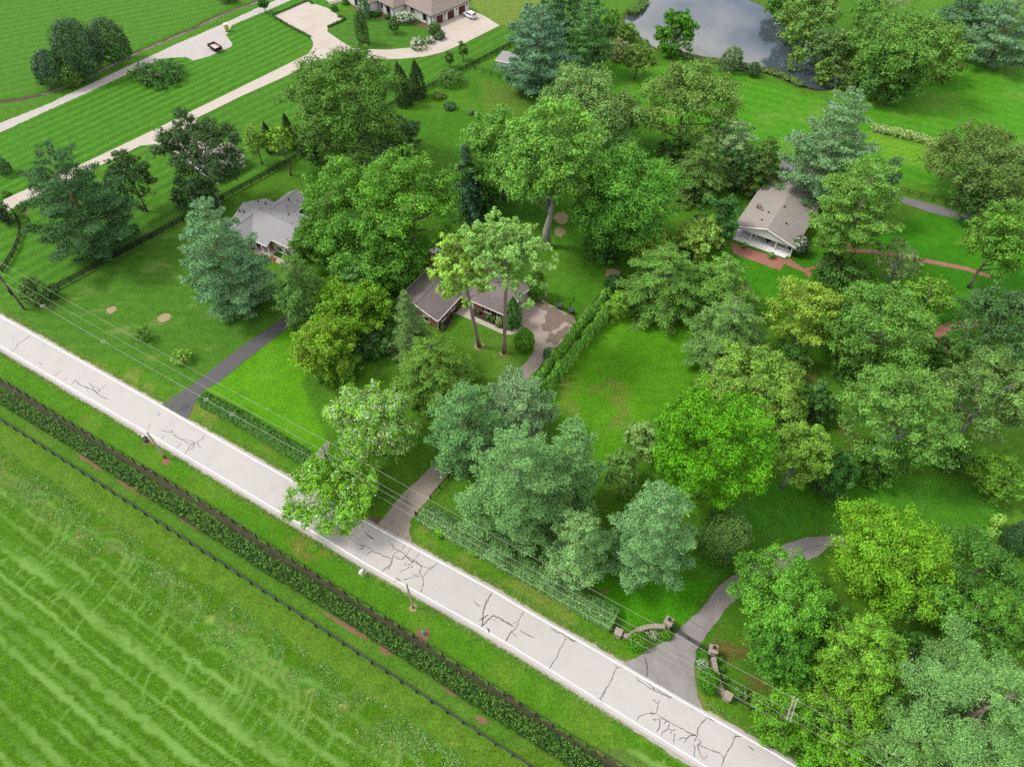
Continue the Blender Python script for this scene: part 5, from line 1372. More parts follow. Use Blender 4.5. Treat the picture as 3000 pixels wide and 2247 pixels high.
def crop_strip():
    """a dense strip of tall grass-like plants: arching blades in bunches, uncountable"""
    R = np.random.RandomState(9)
    line = catmull([Vector((p.x, p.y, 0)) for p in PP([(-330, 975), (-150, 1070), (0, 1154), (203, 1276), (398, 1402), (594, 1524), (800, 1654), (953, 1748), (1171, 1886), (1352, 2002), (1500, 2096), (1610, 2166), (1726, 2240), (1900, 2350)], 0.9)], 0.5)
    A = np.array([(p.x, p.y) for p in line])
    n = 13500
    i = R.randint(0, len(A) - 1, n); f = R.rand(n)[:, None]
    c = A[i] * (1 - f) + A[i + 1] * f
    t = unit(np.c_[A[i + 1] - A[i], np.zeros(n)]); nn = np.stack([-t[:, 1], t[:, 0], 0 * t[:, 0]], 1)
    s = R.uniform(-1, 1, n)
    base = np.c_[c, np.zeros(n)] + nn * (s * 1.15 - 0.15 + 0.25 * (fbm(c[:, 0], c[:, 1], 2.0, 4) - 0.5))[:, None]
    hgt = R.uniform(1.05, 1.5, n) * (1 - 0.25 * np.abs(s) ** 3)
    P_, N_, A_, S_, C_ = [], [], [], [], []
    for k in range(8):
        az = R.uniform(0, 6.28, n)
        o = np.stack([np.cos(az), np.sin(az), 0 * az], 1)
        fr = R.uniform(0.35, 1.0, n)
        P_.append(base + np.array([0, 0, 1.0]) * (hgt * fr)[:, None] + o * (0.13 + 0.16 * (1 - fr))[:, None])
        A_.append(unit(o + np.array([0, 0, 0.55]) + R.normal(size=(n, 3)) * 0.25))
        N_.append(unit(-o * 0.45 + np.array([0, 0, 1.0]) + R.normal(size=(n, 3)) * 0.3))
        S_.append(R.uniform(0.15, 0.25, n))
        cc = tint((50, 86, 32), n, 0.2)
        q = (fr > 0.93) & (R.rand(n) < 0.6)
        cc[q] = tint((126, 176, 62), q.sum(), 0.15)
        C_.append(cc)
    o = link('crop_strip', leaves('crop_strip', np.concatenate(P_), np.concatenate(N_), np.concatenate(A_), np.concatenate(S_), 0.17, np.concatenate(C_)), M_FOL)
    tag(o, 'dense dark green strip of tall grassy crop between the two black fences', 'crop strip', kind='stuff')
crop_strip()

def tufts(name, label, n, region, size, cols, seed):
    """loose grass blades over a rough area"""
    R = np.random.RandomState(seed)
    pts = region(R, n)
    n = len(pts)
    ax = unit(R.normal(size=(n, 3)) * 0.7 + np.array([0, 0, 0.7]))
    nrm = unit(R.normal(size=(n, 3)) * 0.5 + np.array([0, 0, 1.0]))
    c = tint(cols[0], n, 0.22)
    for cc, fr in cols[1:]:
        q = R.rand(n) < fr
        c[q] = tint(cc, q.sum(), 0.2)
    sz = R.uniform(*size, n)
    pos = np.c_[pts, sz * 0.45]
    o = link(name, leaves(name, pos, nrm, ax, sz, 0.4, c), M_FOL)
    tag(o, label, 'grass', kind='stuff')
def reg_field(R, n):
    w = np.array([(p.x, p.y) for p in PP(FENCE_B[1:9], 1.3)])
    i = R.randint(0, len(w) - 1, n); f = R.rand(n)[:, None]
    c = w[i] * (1 - f) + w[i + 1] * f
    d = unit(np.c_[w[i + 1] - w[i], np.zeros(n)])
    k = 3.2 + np.abs(R.normal(size=n)) * 4.2
    c = c + np.stack([d[:, 1], -d[:, 0]], 1) * k[:, None]
    m_ = fbm(c[:, 0], c[:, 1], 2.4, 91) > 0.47
    return c[m_]
tufts('field_grass', 'rough pale grass tufts along the edge of the mown field', 26000, reg_field, (0.09, 0.2), [(104, 150, 62), ((160, 176, 112), 0.22), ((84, 150, 40), 0.3)], 12)
def reg_verge(R, n):
    w = np.array([(p.x, p.y) for p in PP(LINE_LO[1:11])]); u = np.array([(p.x, p.y) for p in PP(LINE_UP[1:11])])
    out = []
    for ln, sgn in ((w, -1), (u, 1)):
        i = R.randint(0, len(ln) - 1, n // 2); f = R.rand(n // 2)[:, None]
        c = ln[i] * (1 - f) + ln[i + 1] * f
        d = unit(np.c_[ln[i + 1] - ln[i], np.zeros(n // 2)])
        k = 0.85 + np.abs(R.normal(size=n // 2)) * 0.45
        c = c + sgn * np.stack([-d[:, 1], d[:, 0]], 1) * k[:, None]
        out.append(c)
    c = np.concatenate(out)
    x_, y_, _ = proj(c[:, 0], c[:, 1], 0 * c[:, 0])
    bad = inpoly(x_, y_, [(455, 1150), (570, 1240), (600, 1140)]) | inpoly(x_, y_, [(1090, 1500), (1090, 1560), (1220, 1620), (1230, 1500)]) | inpoly(x_, y_, [(1800, 1900), (1790, 1960), (2080, 2110), (2050, 1980)])
    return c[~bad]
tufts('verge_grass', 'grass blades creeping over both edges of the road', 15000, reg_verge, (0.08, 0.17), [(92, 144, 42), ((140, 160, 86), 0.25)], 13)
# ------------------------------------------------------------------ fences
def at_len(pts, spacing):
    w = [Vector((p[0], p[1], 0)) for p in pts]
    seg = [(b - a).length for a, b in zip(w[:-1], w[1:])]
    tot = sum(seg); n = max(1, round(tot / spacing)); out = []
    for i in range(n + 1):
        d = tot * i / n; k = 0
        while k < len(seg) - 1 and d > seg[k]: d -= seg[k]; k += 1
        out.append(w[k].lerp(w[k + 1], min(1, d / seg[k])))
    return out
RAILM = {}
def fence(name, label, pts, spacing, h, rails, rail_h, m, post=0.14, rail_t=0.045, group=None, cap=None, seed=0):
    st = at_len(pts, spacing)
    t = thing(name, label, 'fence', (st[0].x, st[0].y, 0), 0, group)
    R = random.Random(seed)
    pm = MB().box(-post / 2, post / 2, -post / 2, post / 2, -0.1, h).mesh('post'); pm.materials.append(m)
    rm = MB().box(0, 1, -rail_t / 2, rail_t / 2, -rail_h / 2, rail_h / 2).mesh('rail'); rm.materials.append(cap or m)
    for i, p in enumerate(st):
        o = link('post', pm, None, t); o.location = (p.x - st[0].x, p.y - st[0].y, 0)
        d = st[min(i + 1, len(st) - 1)] - st[max(i - 1, 0)]
        o.rotation_euler = (R.uniform(-.02, .02), R.uniform(-.02, .02), math.atan2(d.y, d.x))
        o.scale = (1, 1, R.uniform(0.97, 1.04))
    for a, b in zip(st[:-1], st[1:]):
        d = b - a; ang = math.atan2(d.y, d.x); nn = Vector((-d.y, d.x, 0)).normalized() * (post / 2 + rail_t / 2)
        for z in rails:
            o = link('rail', rm, None, t)
            o.location = (a.x - st[0].x + nn.x, a.y - st[0].y + nn.y, z + R.uniform(-.012, .012))
            o.rotation_euler = (0, R.uniform(-.006, .006), ang); o.scale = (d.length * 0.998, 1, 1)
    return t
G2 = lambda pts, z=0: [(p.x, p.y) for p in PP(pts, z)]
fence('board_fence', 'long black four-board fence between the striped lawn and the yards', G2([(100, 885), (152, 858), (529, 655), (758, 529), (856, 475), (1145, 315), (1294, 243), (1471, 149), (1560, 103)]), 2.6, 1.4, (0.32, 0.64, 0.96, 1.28), 0.19, M_BLACK, seed=1)
fence('board_fence', 'curved black board fence on the left edge by the drive entrance', G2([(10, 800), (22, 783), (36, 764), (49, 738), (58, 717), (65, 695), (65, 680), (58, 655), (40, 622), (30, 612)]), 2.3, 1.4, (0.32, 0.64, 0.96, 1.28), 0.19, M_BLACK, seed=2)
fence('roadside_fence', 'black post and wire fence between the road and the crop strip', G2(FENCE_A, 1.35), 2.44, 1.35, (1.28,), 0.12, M_BLACK, post=0.15, rail_t=0.06, seed=3)
fence('field_fence', 'black board fence along the mown field in the foreground', G2(FENCE_B, 1.3), 2.44, 1.28, (1.22, 0.85, 0.45), 0.14, M_BLACK, rail_t=0.09, cap=M_RAILTOP, seed=4)
fence('paddock_fence', 'black rail fence crossing behind the back yards', G2([(1366, 203), (1400, 208), (1548, 262), (1700, 312), (1860, 360), (1990, 398), (2065, 420), (2200, 450), (2330, 482), (2480, 518), (2625, 560), (2700, 582), (2835, 612), (2960, 645)]), 2.75, 1.3, (1.24, 0.62), 0.11, M_BLACK, seed=5)
fence('frontage_fence', 'dark rail fence in front of the grey-green hedge', G2([(1218, 1509), (1300, 1560), (1400, 1618), (1500, 1676), (1600, 1735), (1700, 1792), (1798, 1850)]), 2.5, 1.25, (1.15, 0.7, 0.3), 0.13, M_BLACK, cap=M_RAILTOP, seed=6)
fence('driveway_fence', 'short black rail fence along the right side of the old driveway', G2([(1262, 1462), (1283, 1440), (1308, 1410), (1335, 1378), (1365, 1345)]), 2.4, 1.2, (1.1, 0.6), 0.12, M_BLACK, seed=7)
fence('gate_fence', 'grey rail fence running right from the stone gate wall into the wood', G2([(2150, 2052), (2190, 2074), (2240, 2102), (2290, 2130)]), 2.4, 1.2, (1.12, 0.6), 0.13, M_RAILTOP, seed=8)
kc = loc_tile(1540, 820, 4.76)
fence('iron_fence', 'thin black iron fence between the parking pad and the back lawn', G2(kc([(265, 285), (335, 330), (415, 362), (545, 410), (575, 447)])), 1.9, 1.1, (1.05, 0.2), 0.04, M_IRON, post=0.10, rail_t=0.04, seed=9)
fence('iron_gate', 'black iron gate swung open onto the back lawn', G2(kc([(575, 447), (625, 365), (675, 300)])), 2.2, 1.15, (1.05, 0.2), 0.04, M_IRON, post=0.10, rail_t=0.04, seed=10)
fence('iron_fence', 'black iron fence stub below the grey bin', G2(kc([(668, 470), (715, 512), (702, 600)])), 2.2, 1.1, (1.05, 0.2), 0.04, M_IRON, post=0.10, rail_t=0.04, seed=11)
fence('wood_fence', 'weathered wooden rail fence behind the arborvitae hedge', G2(kc([(700, 630), (800, 560), (910, 400), (1000, 280), (1080, 190), (1160, 110)])), 2.6, 1.1, (1.0, 0.5), 0.14, M_POLE, seed=12)

# ------------------------------------------------------------------ buildings
def rect(parent, name, c, w, h, face, m, depth=0.10, out=0.0):
    """flat part on a wall: centre c, width w, height h, standing proud of the wall on side 'face'"""
    mb = MB()
    if face[1] == 'y':
        s = -1 if face[0] == '-' else 1
        y0, y1 = sorted((c[1] + s * out, c[1] + s * (out + depth)))
        mb.box(c[0] - w / 2, c[0] + w / 2, y0, y1, c[2] - h / 2, c[2] + h / 2)
    else:
        s = -1 if face[0] == '-' else 1
        x0, x1 = sorted((c[0] + s * out, c[0] + s * (out + depth)))
        mb.box(x0, x1, c[1] - w / 2, c[1] + w / 2, c[2] - h / 2, c[2] + h / 2)
    return mb.build(name, m, parent)
def window(parent, c, w, h, face, mf=None, shut=None, mp=None, cols=2):
    f = rect(parent, 'window', c, w + 0.24, h + 0.24, face, mf or M_TRIM, 0.08)
    for k in range(cols):
        o = (k - (cols - 1) / 2) * (w / cols)
        cc = (c[0] + o, c[1], c[2]) if face[1] == 'y' else (c[0], c[1] + o, c[2])
        rect(f, 'pane', cc, w / cols - 0.07, h - 0.04, face, mp or M_GLASS, 0.10)
    rect(f, 'sill', (c[0], c[1], c[2] - h / 2 - 0.16), w + 0.4, 0.08, face, mf or M_TRIM, 0.16)
    if shut:
        for s in (-1, 1):
            o = s * (w / 2 + 0.40)
            cc = (c[0] + o, c[1], c[2]) if face[1] == 'y' else (c[0], c[1] + o, c[2])
            rect(parent, 'shutter', cc, 0.46, h + 0.2, face, shut, 0.06)
    return f
def garage_door(parent, c, w, h, face, m):
    d = rect(parent, 'garage_door', c, w, h, face, m, 0.06)
    for k in range(4):
        rect(d, 'panel', (c[0], c[1], c[2] - h / 2 + h * (k + 0.5) / 4), w - 0.2, h / 4 - 0.08, face, m, 0.09)
    return d
def roofing(parent, planes, m, thick=0.2, name='roof'):
    mb = MB()
    for p in planes: mb.prism(p, (0, 0, -thick))
    return mb.build(name, m, parent)
def hip(x0, x1, y0, y1, z, slope, o=0.45):
    x0 -= o; x1 += o; y0 -= o; y1 += o
    if (x1 - x0) >= (y1 - y0):
        d = (y1 - y0) / 2; zr = z + d * slope; ym = (y0 + y1) / 2
        a = (x0 + d, ym, zr); b = (x1 - d, ym, zr)
        return [[(x0, y0, z), (x1, y0, z), b, a], [(x1, y1, z), (x0, y1, z), a, b], [(x0, y1, z), (x0, y0, z), a], [(x1, y0, z), (x1, y1, z), b]]
    d = (x1 - x0) / 2; zr = z + d * slope; xm = (x0 + x1) / 2
    a = (xm, y0 + d, zr); b = (xm, y1 - d, zr)
    return [[(x0, y0, z), (x1, y0, z), a], [(x1, y0, z), (x1, y1, z), b, a], [(x1, y1, z), (x0, y1, z), b], [(x0, y1, z), (x0, y0, z), a, b]]
def gutter(parent, a, b, m=None):
    return MB().tube([a, b], 0.09, 5).build('gutter', m or M_TRIM, parent)

# the brick ranch house
ran = thing('ranch_house', 'L-shaped brick ranch house with brown shingle roof behind the bare pines', 'house', (-22.85, 97.91, 0), math.radians(-31))
MB().box(0.5, 9.7, 0.5, 8.6, 0, 2.6).build('wall', M_BRICK, ran)
MB().box(0.5, 20.55, 8.5, 17.1, 0, 2.6).build('wall', M_BRICK, ran)
MB().prism([(0.5, 0.45, 2.5), (9.7, 0.45, 2.5), (5.1, 0.45, 4.36)], (0, 0.12, 0)).build('gable', M_CREAM, ran)
rg = MB().prism([(20.62, 8.5, 0.0), (20.62, 17.1, 0.0), (20.62, 17.1, 2.5), (20.62, 12.8, 4.3), (20.62, 8.5, 2.5)], (-0.05, 0, 0)).build('gable_wall', M_CREAM, ran)
garage_door(ran, (20.63, 10.75, 1.15), 3.2, 2.25, '+x', M_WHITE)
rect(ran, 'wall_lamp', (20.63, 12.9, 1.9), 0.25, 0.35, '+x', M_IRON, 0.2)
roofing(ran, [[(0, 0, 2.6), (5.1, 0, 4.55), (5.1, 12.8, 4.55), (0, 17.6, 2.6)], [(5.1, 0, 4.551), (10.2, 0, 2.6), (10.2, 8.0, 2.6), (5.1, 12.8, 4.551)], [(10.2, 8.0, 2.6), (21.1, 8.0, 2.6), (21.1, 12.8, 4.55), (5.1, 12.8, 4.55)], [(21.1, 12.8, 4.552), (21.1, 17.6, 2.6), (0, 17.6, 2.6), (5.1, 12.8, 4.552)]], M_ROOF1)
rf = [o for o in ran.children if o.name.startswith('roof')][0]
MB().tube([(5.1, 0, 4.57), (5.1, 12.8, 4.57)], 0.09, 5).build('ridge_cap', M_RIDGE, rf)
MB().tube([(5.1, 12.8, 4.57), (21.1, 12.8, 4.57)], 0.09, 5).build('ridge_cap', M_RIDGE, rf)
for a, b in (((10.25, 0, 2.52), (10.25, 8, 2.52)), ((10.3, 7.95, 2.52), (21.1, 7.95, 2.52)), ((-0.05, 0, 2.52), (-0.05, 17.6, 2.52))): gutter(ran, a, b)
for a, b, c in (((0, -0.02, 2.56), (5.1, -0.02, 4.50), (10.2, -0.02, 2.56)), ((21.12, 8, 2.56), (21.12, 12.8, 4.50), (21.12, 17.6, 2.56))):
    MB().tube([a, b, c], 0.10, 4).build('fascia', M_TRIM, ran)
MB().tube([(10.0, 0.35, 2.4), (9.82, 0.38, 0)], 0.08, 5).build('downspout', M_TRIM, ran)
ch = MB().box(-0.45, 0.75, 13.0, 14.5, 0, 5.6).build('chimney', M_BRICK, ran)
MB().box(-0.55, 0.85, 12.9, 14.6, 5.6, 5.78).build('chimney_cap', M_TRIM, ch)
MB().lathe([(0.22, 5.78), (0.22, 6.1), (0.34, 6.12), (0.05, 6.3)], 8, (0.15, 13.75)).build('flue', M_GALV, ch)
window(ran, (16.1, 8.5, 1.45), 1.3, 1.2, '-y', shut=M_SHUT); window(ran, (18.8, 8.5, 1.45), 1.1, 1.2, '-y', shut=M_SHUT)
window(ran, (9.7, 2.4, 1.45), 1.3, 1.2, '+x', shut=M_SHUT); window(ran, (9.7, 5.6, 1.45), 0.9, 1.2, '+x')
window(ran, (3.0, 0.5, 1.45), 1.3, 1.2, '-y'); window(ran, (7.2, 0.5, 1.45), 1.3, 1.2, '-y')
rect(ran, 'front_door', (12.3, 8.5, 1.05), 1.0, 2.1, '-y', M_WHITE, 0.06)
MB().box(13.25, 13.4, 7.2, 7.35, 0, 2.5).build('porch_post', M_TRIM, ran)
for x, y in ((13.5, 10.2), (15.5, 13.6)): MB().tube([(x, y, 3.3), (x, y, 4.1 if y < 12 else 4.9)], 0.09, 6).build('vent_pipe', M_IRON, rf)

# the house with the white porch
por = thing('porch_house', 'house with wood shake roof and white columned front porch', 'house', (47.59, 120.69, 0), math.radians(-32.4))
MB().box(0.5, 12.9, 3.0, 22.0, 0, 2.9).build('wall', M_WHITE, por)
MB().box(0.35, 13.05, 0.35, 3.0, 0.0, 0.45).build('porch_floor', M_WHITE, por)
MB().box(0.5, 12.4, -0.15, 0.348, 0, 0.28).build('step', M_WHITE, por)
MB().box(0.3, 12.2, -0.55, -0.152, 0, 0.14).build('step', M_WHITE, por)
roofing(por, [[(-0.1, -0.1, 2.9), (6.7, -0.1, 5.0), (6.7, 22.6, 5.0), (-0.1, 22.6, 2.9)], [(6.7, -0.1, 5.001), (13.5, -0.1, 2.9), (13.5, 22.6, 2.9), (6.7, 22.6, 5.001)]], M_ROOF3, 0.22)
prf = [o for o in por.children if o.name.startswith('roof')][0]
MB().prism([(0.3, 0.18, 2.62), (13.1, 0.18, 2.62), (6.7, 0.18, 4.62)], (0, 0.14, 0)).build('pediment', M_WHITE, por)
MB().tube([(-0.1, -0.15, 2.86), (6.7, -0.15, 4.96), (13.5, -0.15, 2.86)], 0.11, 4).build('fascia', M_WHITE, por)
for x in (0.6, 3.95, 9.4, 12.8):
    MB().box(x - 0.14, x + 0.14, 0.42, 0.70, 0.45, 2.62).build('porch_post', M_WHITE, por)
for (x0, x1) in ((0.75, 3.8), (9.55, 12.65)):
    MB().box(x0, x1, 0.50, 0.60, 0.70, 0.78).build('porch_rail', M_WHITE, por); MB().box(x0, x1, 0.50, 0.60, 1.25, 1.33).build('porch_rail', M_WHITE, por)
for x in (2.0, 5.6, 7.3, 11.0): window(por, (x, 3.0, 1.75), 1.4, 1.3, '-y', mf=M_WHITE)
rect(por, 'front_door', (3.6, 3.0, 1.5), 1.0, 2.1, '-y', M_WHITE, 0.08)
for y in (6.0, 10, 14.5): window(por, (0.5, y, 1.7), 1.2, 1.2, '-x'); window(por, (12.9, y, 1.7), 1.2, 1.2, '+x')
for x, y in ((2.6, 7.4), (3.3, 6.9)): MB().lathe([(0.16, 3.4), (0.16, 4.4), (0.3, 4.45), (0.1, 4.7)], 8, (x, y)).build('roof_vent', M_GALV, prf)
for x, y, z in ((5.0, 6.2, 4.42), (7.3, 9.5, 4.78), (4.6, 3.2, 4.3), (9.4, 5.0, 4.15)): MB().box(x - .2, x + .2, y - .15, y + .15, z, z + 0.22).build('roof_vent', M_IRON, prf)
chim = MB().box(1.9, 2.7, 7.6, 8.3, 3.2, 4.6).build('chimney', M_BRICK, prf)

def rocking_chair(label, loc, rz):
    t = thing('rocking_chair', label, 'chair', loc, rz, 'chairs on the white porch')
    MB().box(-.28, .28, -.28, .28, .40, .46).build('seat', M_WHITE, t)
    MB().prism([(-.28, .26, .46), (.28, .26, .46), (.28, .46, 1.15), (-.28, .46, 1.15)], (0, .05, 0)).build('backrest', M_WHITE, t)
    for s in (-1, 1):
        MB().tube([(s * .28, -.5, .10), (s * .28, 0, .03), (s * .28, .55, .12)], .03, 4).build('rocker', M_WHITE, t)
        MB().box(s * .28 - .03, s * .28 + .03, -.26, -.20, .04, .7).build('leg', M_WHITE, t); MB().box(s * .28 - .03, s * .28 + .03, .20, .26, .04, .7).build('leg', M_WHITE, t)
        MB().box(s * .28 - .05, s * .28 + .05, -.3, .3, .68, .72).build('armrest', M_WHITE, t)
def plocal(root, x, y, z):
    return root.matrix_basis @ Vector((x, y, z))
a32 = math.radians(-32.4)
for lb, x in (('white rocking chair left of the first inner porch column', 3.0), ('white rocking chair right of the first inner porch column', 4.9), ('white rocking chair at the right end of the porch', 11.5)):
    rocking_chair(lb, plocal(por, x, 1.7, 0.45), a32)
pt = thing('porch_table', 'small round dark table in the middle of the white porch', 'table', plocal(por, 7.4, 1.9, 0.45), a32)
MB().lathe([(0.55, 0.68), (0.55, 0.72)], 14).build('tabletop', M_IRON, pt); MB().lathe([(0.25, 0.0), (0.05, 0.06), (0.05, 0.68)], 8).build('pedestal', M_IRON, pt)
for lb, x, y in (('terracotta pot of the fern left of the porch steps', 2181, 719), ('terracotta pot of the fern right of the porch steps', 2259, 748)):
    p_ = P(x, y, 0.4)
    t = thing('flower_pot', lb, 'pot', (p_.x, p_.y, 0.03)); MB().lathe([(0.18, 0), (0.28, 0.4), (0.31, 0.42), (0.31, 0.46)], 10).build('pot', M_TERR, t)

# the grey-roofed house on the left
gre = thing('grey_house', 'pale green house with grey shingle roof behind the leaning pine', 'house', (-58.01, 125.44, 0), math.radians(-32.3))
MB().box(0.3, 17.6, -3.9, 5.6, 0, 2.7).build('wall', M_GREEN, gre)
MB().box(1.0, 6.8, -7.5, -3.9, 0, 2.7).build('wall', M_BRICK, gre)
MB().box(2.9, 8.4, 5.6, 10.2, 0, 2.7).build('wall', M_GREEN, gre)
roofing(gre, [[(-0.3, -5.8, 2.7), (11.8, -5.8, 2.7), (11.8, -4.2, 3.393), (18.2, -4.2, 3.393), (18.2, 0.2, 5.3), (-0.3, 0.2, 5.3)], [(18.2, 0.2, 5.301), (18.2, 6.1, 2.7), (-0.3, 6.1, 2.7), (-0.3, 0.2, 5.301)],
              [(3.8, -8.0, 4.75), (3.8, -1.1, 4.75), (0.3, -5.8, 2.72), (0.3, -8.0, 2.72)], [(3.8, -8.0, 4.751), (7.3, -8.0, 2.72), (7.3, -5.8, 2.72), (3.8, -1.1, 4.751)],
              [(5.6, 2.0, 4.52), (5.6, 10.7, 4.52), (2.3, 10.7, 2.68), (2.3, 6.1, 2.68)], [(5.6, 2.0, 4.521), (8.9, 6.1, 2.68), (8.9, 10.7, 2.68), (5.6, 10.7, 4.521)]], M_ROOF2)
grf = [o for o in gre.children if o.name.startswith('roof')][0]
for a, b in (((-0.3, 0.2, 5.32), (18.2, 0.2, 5.32)), ((3.8, -8, 4.77), (3.8, -1.1, 4.77)), ((5.6, 2.0, 4.54), (5.6, 10.7, 4.54))): MB().tube([a, b], 0.08, 5).build('ridge_cap', M_ROOF2, grf)
MB().prism([(1.0, -7.45, 2.6), (6.8, -7.45, 2.6), (3.8, -7.45, 4.4)], (0, .1, 0)).build('gable', M_GREEN, gre)
MB().prism([(17.55, -3.9, 2.6), (17.55, 5.6, 2.6), (17.55, 0.2, 5.1)], (-.1, 0, 0)).build('gable', M_GREEN, gre)
MB().prism([(0.35, -5.4, 2.6), (0.35, 5.6, 2.6), (0.35, 0.2, 5.1)], (.1, 0, 0)).build('gable', M_GREEN, gre)
for a, b in (((7.35, -5.85, 2.64), (11.8, -5.85, 2.64)), ((11.8, -4.25, 3.3), (18.2, -4.25, 3.3)), ((8.95, 6.1, 2.62), (8.95, 10.7, 2.62)), ((8.9, 6.15, 2.62), (18.2, 6.15, 2.62)), ((7.35, -8, 2.64), (7.35, -5.8, 2.64))): gutter(gre, a, b)
for x in (7.7, 9.7, 11.65): MB().box(x - .1, x + .1, -5.65, -5.45, 0, 2.6).build('porch_post', M_TRIM, gre)
MB().box(7.2, 11.9, -5.9, -3.9, 0, 0.12).build('porch_floor', M_WALK, gre)
for x in (8.6, 13.2, 15.6): window(gre, (x, -3.9, 1.5), 1.5, 1.5, '-y')
rect(gre, 'front_door', (10.6, -3.9, 1.1), 1.0, 2.1, '-y', M_RUST, 0.06)
window(gre, (3.9, -7.5, 1.5), 1.4, 1.3, '-y'); window(gre, (8.4, 8.2, 1.5), 1.2, 1.2, '+x'); window(gre, (6.8, -5.9, 1.5), 0.9, 1.2, '+x')
for x, y, w_ in ((1.0, 2.0, 0), (4.0, 1.0, 0), (7.0, 1.0, 0), (10.2, 1.0, 0), (13.2, 1.0, 0), (6.8, 5.4, 0), (7.2, 8.4, 0)):
    z = 5.3 - (y - 0.2) * 0.44 if y < 5 else 4.52 - abs(x - 5.6) * 0.557
    MB().box(x - .16, x + .16, y - .12, y + .12, z - 0.05, z + 0.2).build('roof_vent', M_GALV, grf)
for x, y in ((-0.1 + 0.6, -1.8), (1.6, -1.6), (0.9, 3.1), (2.6, 3.6), (9.6, 3.4), (6.3, 7.0)):
    z = 5.3 - abs(y - 0.2) * 0.44 if y < 5 else 4.52 - abs(x - 5.6) * 0.557
    MB().lathe([(0.14, z - 0.1), (0.14, z + 0.45), (0.2, z + 0.47), (0.1, z + 0.6)], 8, (x, y)).build('vent_pipe', M_IRON, grf)

# the white house at the top
man = thing('white_house', 'long white painted brick house with taupe hip roof at the top edge', 'house', (-24.6, 221.3, 0), math.radians(45))
BX = ((0, 15.4, 0, 12.5), (-4.7, 12, 12.5, 20.2), (-8.0, 10, 20.2, 32.0))
for i, b in enumerate(BX):
    MB().box(b[0], b[1], b[2] + (0.003 * i), b[3], 0, 3.25 + 0.1 * i).build('wall', M_STUCCO, man)
    roofing(man, hip(*b, 3.2 + 0.1 * i, (0.66, 0.78, 0.80)[i], 0.5), M_ROOF4, 0.2)
for x0, x1 in ((1.9, 4.5), (6.5, 9.1), (11.2, 13.8)): garage_door(man, ((x0 + x1) / 2, 0, 1.2), x1 - x0, 2.35, '-y', M_GDOOR)
for x in (1.2, 5.6, 10.2, 14.6): rect(man, 'wall_lamp', (x, 0, 2.2), 0.22, 0.5, '-y', M_IRON, 0.2)
window(man, (0, 3.2, 1.6), 1.2, 1.9, '-x', mf=M_IRON, shut=M_SHUT2); window(man, (0, 9.2, 2.1), 0.9, 1.2, '-x', mf=M_IRON, shut=M_SHUT2)
window(man, (-4.7, 15.2, 1.7), 1.3, 2.0, '-x', mf=M_IRON, shut=M_SHUT2); window(man, (-4.7, 18.4, 2.2), 0.7, 1.0, '-x', mf=M_IRON)
window(man, (-8.0, 22.6, 1.9), 0.8, 2.2, '-x', mf=M_IRON, cols=1); window(man, (-8.0, 27.5, 1.7), 1.4, 2.0, '-x', mf=M_IRON)
for p_ in ((-0.1, 0.15), (-4.8, 12.7), (-4.8, 20.0), (-8.1, 20.5), (-0.1, 12.3)): MB().tube([(p_[0], p_[1], 3.1), (p_[0], p_[1], 0.1)], 0.07, 5).build('downspout', M_SHUT, man)
for x in (5.2,): MB().tube([(x, -0.1, 3.1), (x, -0.1, 0.1)], 0.07, 5).build('downspout', M_SHUT, man)
for a, b in (((-0.5, -0.55, 3.16), (15.9, -0.55, 3.16)), ((-0.55, -0.5, 3.16), (-0.55, 12.4, 3.16)), ((-5.25, 12.2, 3.26), (-5.25, 20.2, 3.26)), ((-8.55, 20.0, 3.36), (-8.55, 32.5, 3.36))): gutter(man, a, b, M_SHUT)
for y in (3.2, 15.2):
    x = 0 if y < 10 else -4.7
    fb = rect(man, 'flower_box', (x, y, 0.55), 1.4, 0.3, '-x', M_WHITE, 0.3)
stp = thing('entrance_steps', 'pale stone entrance steps left of the white house', 'steps', P(985, 10), math.radians(30))
for k in range(3): MB().box(-2.2, 2.2, k * 0.45, 3.0, 0, 0.14 + k * 0.14 - 0.003 * k).build('step', M_WALK, stp)

# outbuildings
dd_ = dirvec((261, 502), (605, 333)); ad = math.atan2(dd_.y, dd_.x)
c_ = P(721, 488)
gar = thing('garage', 'white garage with brown roof half hidden behind the sparse oak', 'garage', c_ - dd_ * 8.5, ad)
MB().box(0, 8.5, 0, 8.0, 0, 2.7).build('wall', M_WHITE, gar)
roofing(gar, [[(-0.4, -0.4, 2.7), (8.9, -0.4, 2.7), (8.9, 4.0, 4.7), (-0.4, 4.0, 4.7)], [(8.9, 4.0, 4.701), (8.9, 8.4, 2.7), (-0.4, 8.4, 2.7), (-0.4, 4.0, 4.701)]], M_ROOF3)
for s, x in ((1, 8.48), (-1, 0.02)): MB().prism([(x, 0, 2.65), (x, 8, 2.65), (x, 4, 4.5)], (-0.06 * s, 0, 0)).build('gable', M_WHITE, gar)
garage_door(gar, (0, 4.0, 1.15), 5.0, 2.2, '-x', M_WHITE); window(gar, (3, 0, 1.6), 1.0, 1.0, '-y')
a_ = P(1457, 203); b_ = P(1480, 208); d_ = (b_ - a_); an = math.atan2(d_.y, d_.x)
she = thing('white_shed', 'small white flat-roofed shed half hidden by the wide blue-green spruce', 'shed', a_, an)
MB().box(0, 6, 0, 4.6, 0, 2.6).build('wall', M_WHITE, she)
roofing(she, [[(-0.5, -0.5, 2.72), (6.5, -0.5, 2.72), (6.5, 5.1, 2.95), (-0.5, 5.1, 2.95)]], M_ROOF2, 0.22)
MB().tube([(-0.5, -0.55, 2.62), (6.5, -0.55, 2.62)], 0.1, 4).build('fascia', M_TRIM, she)
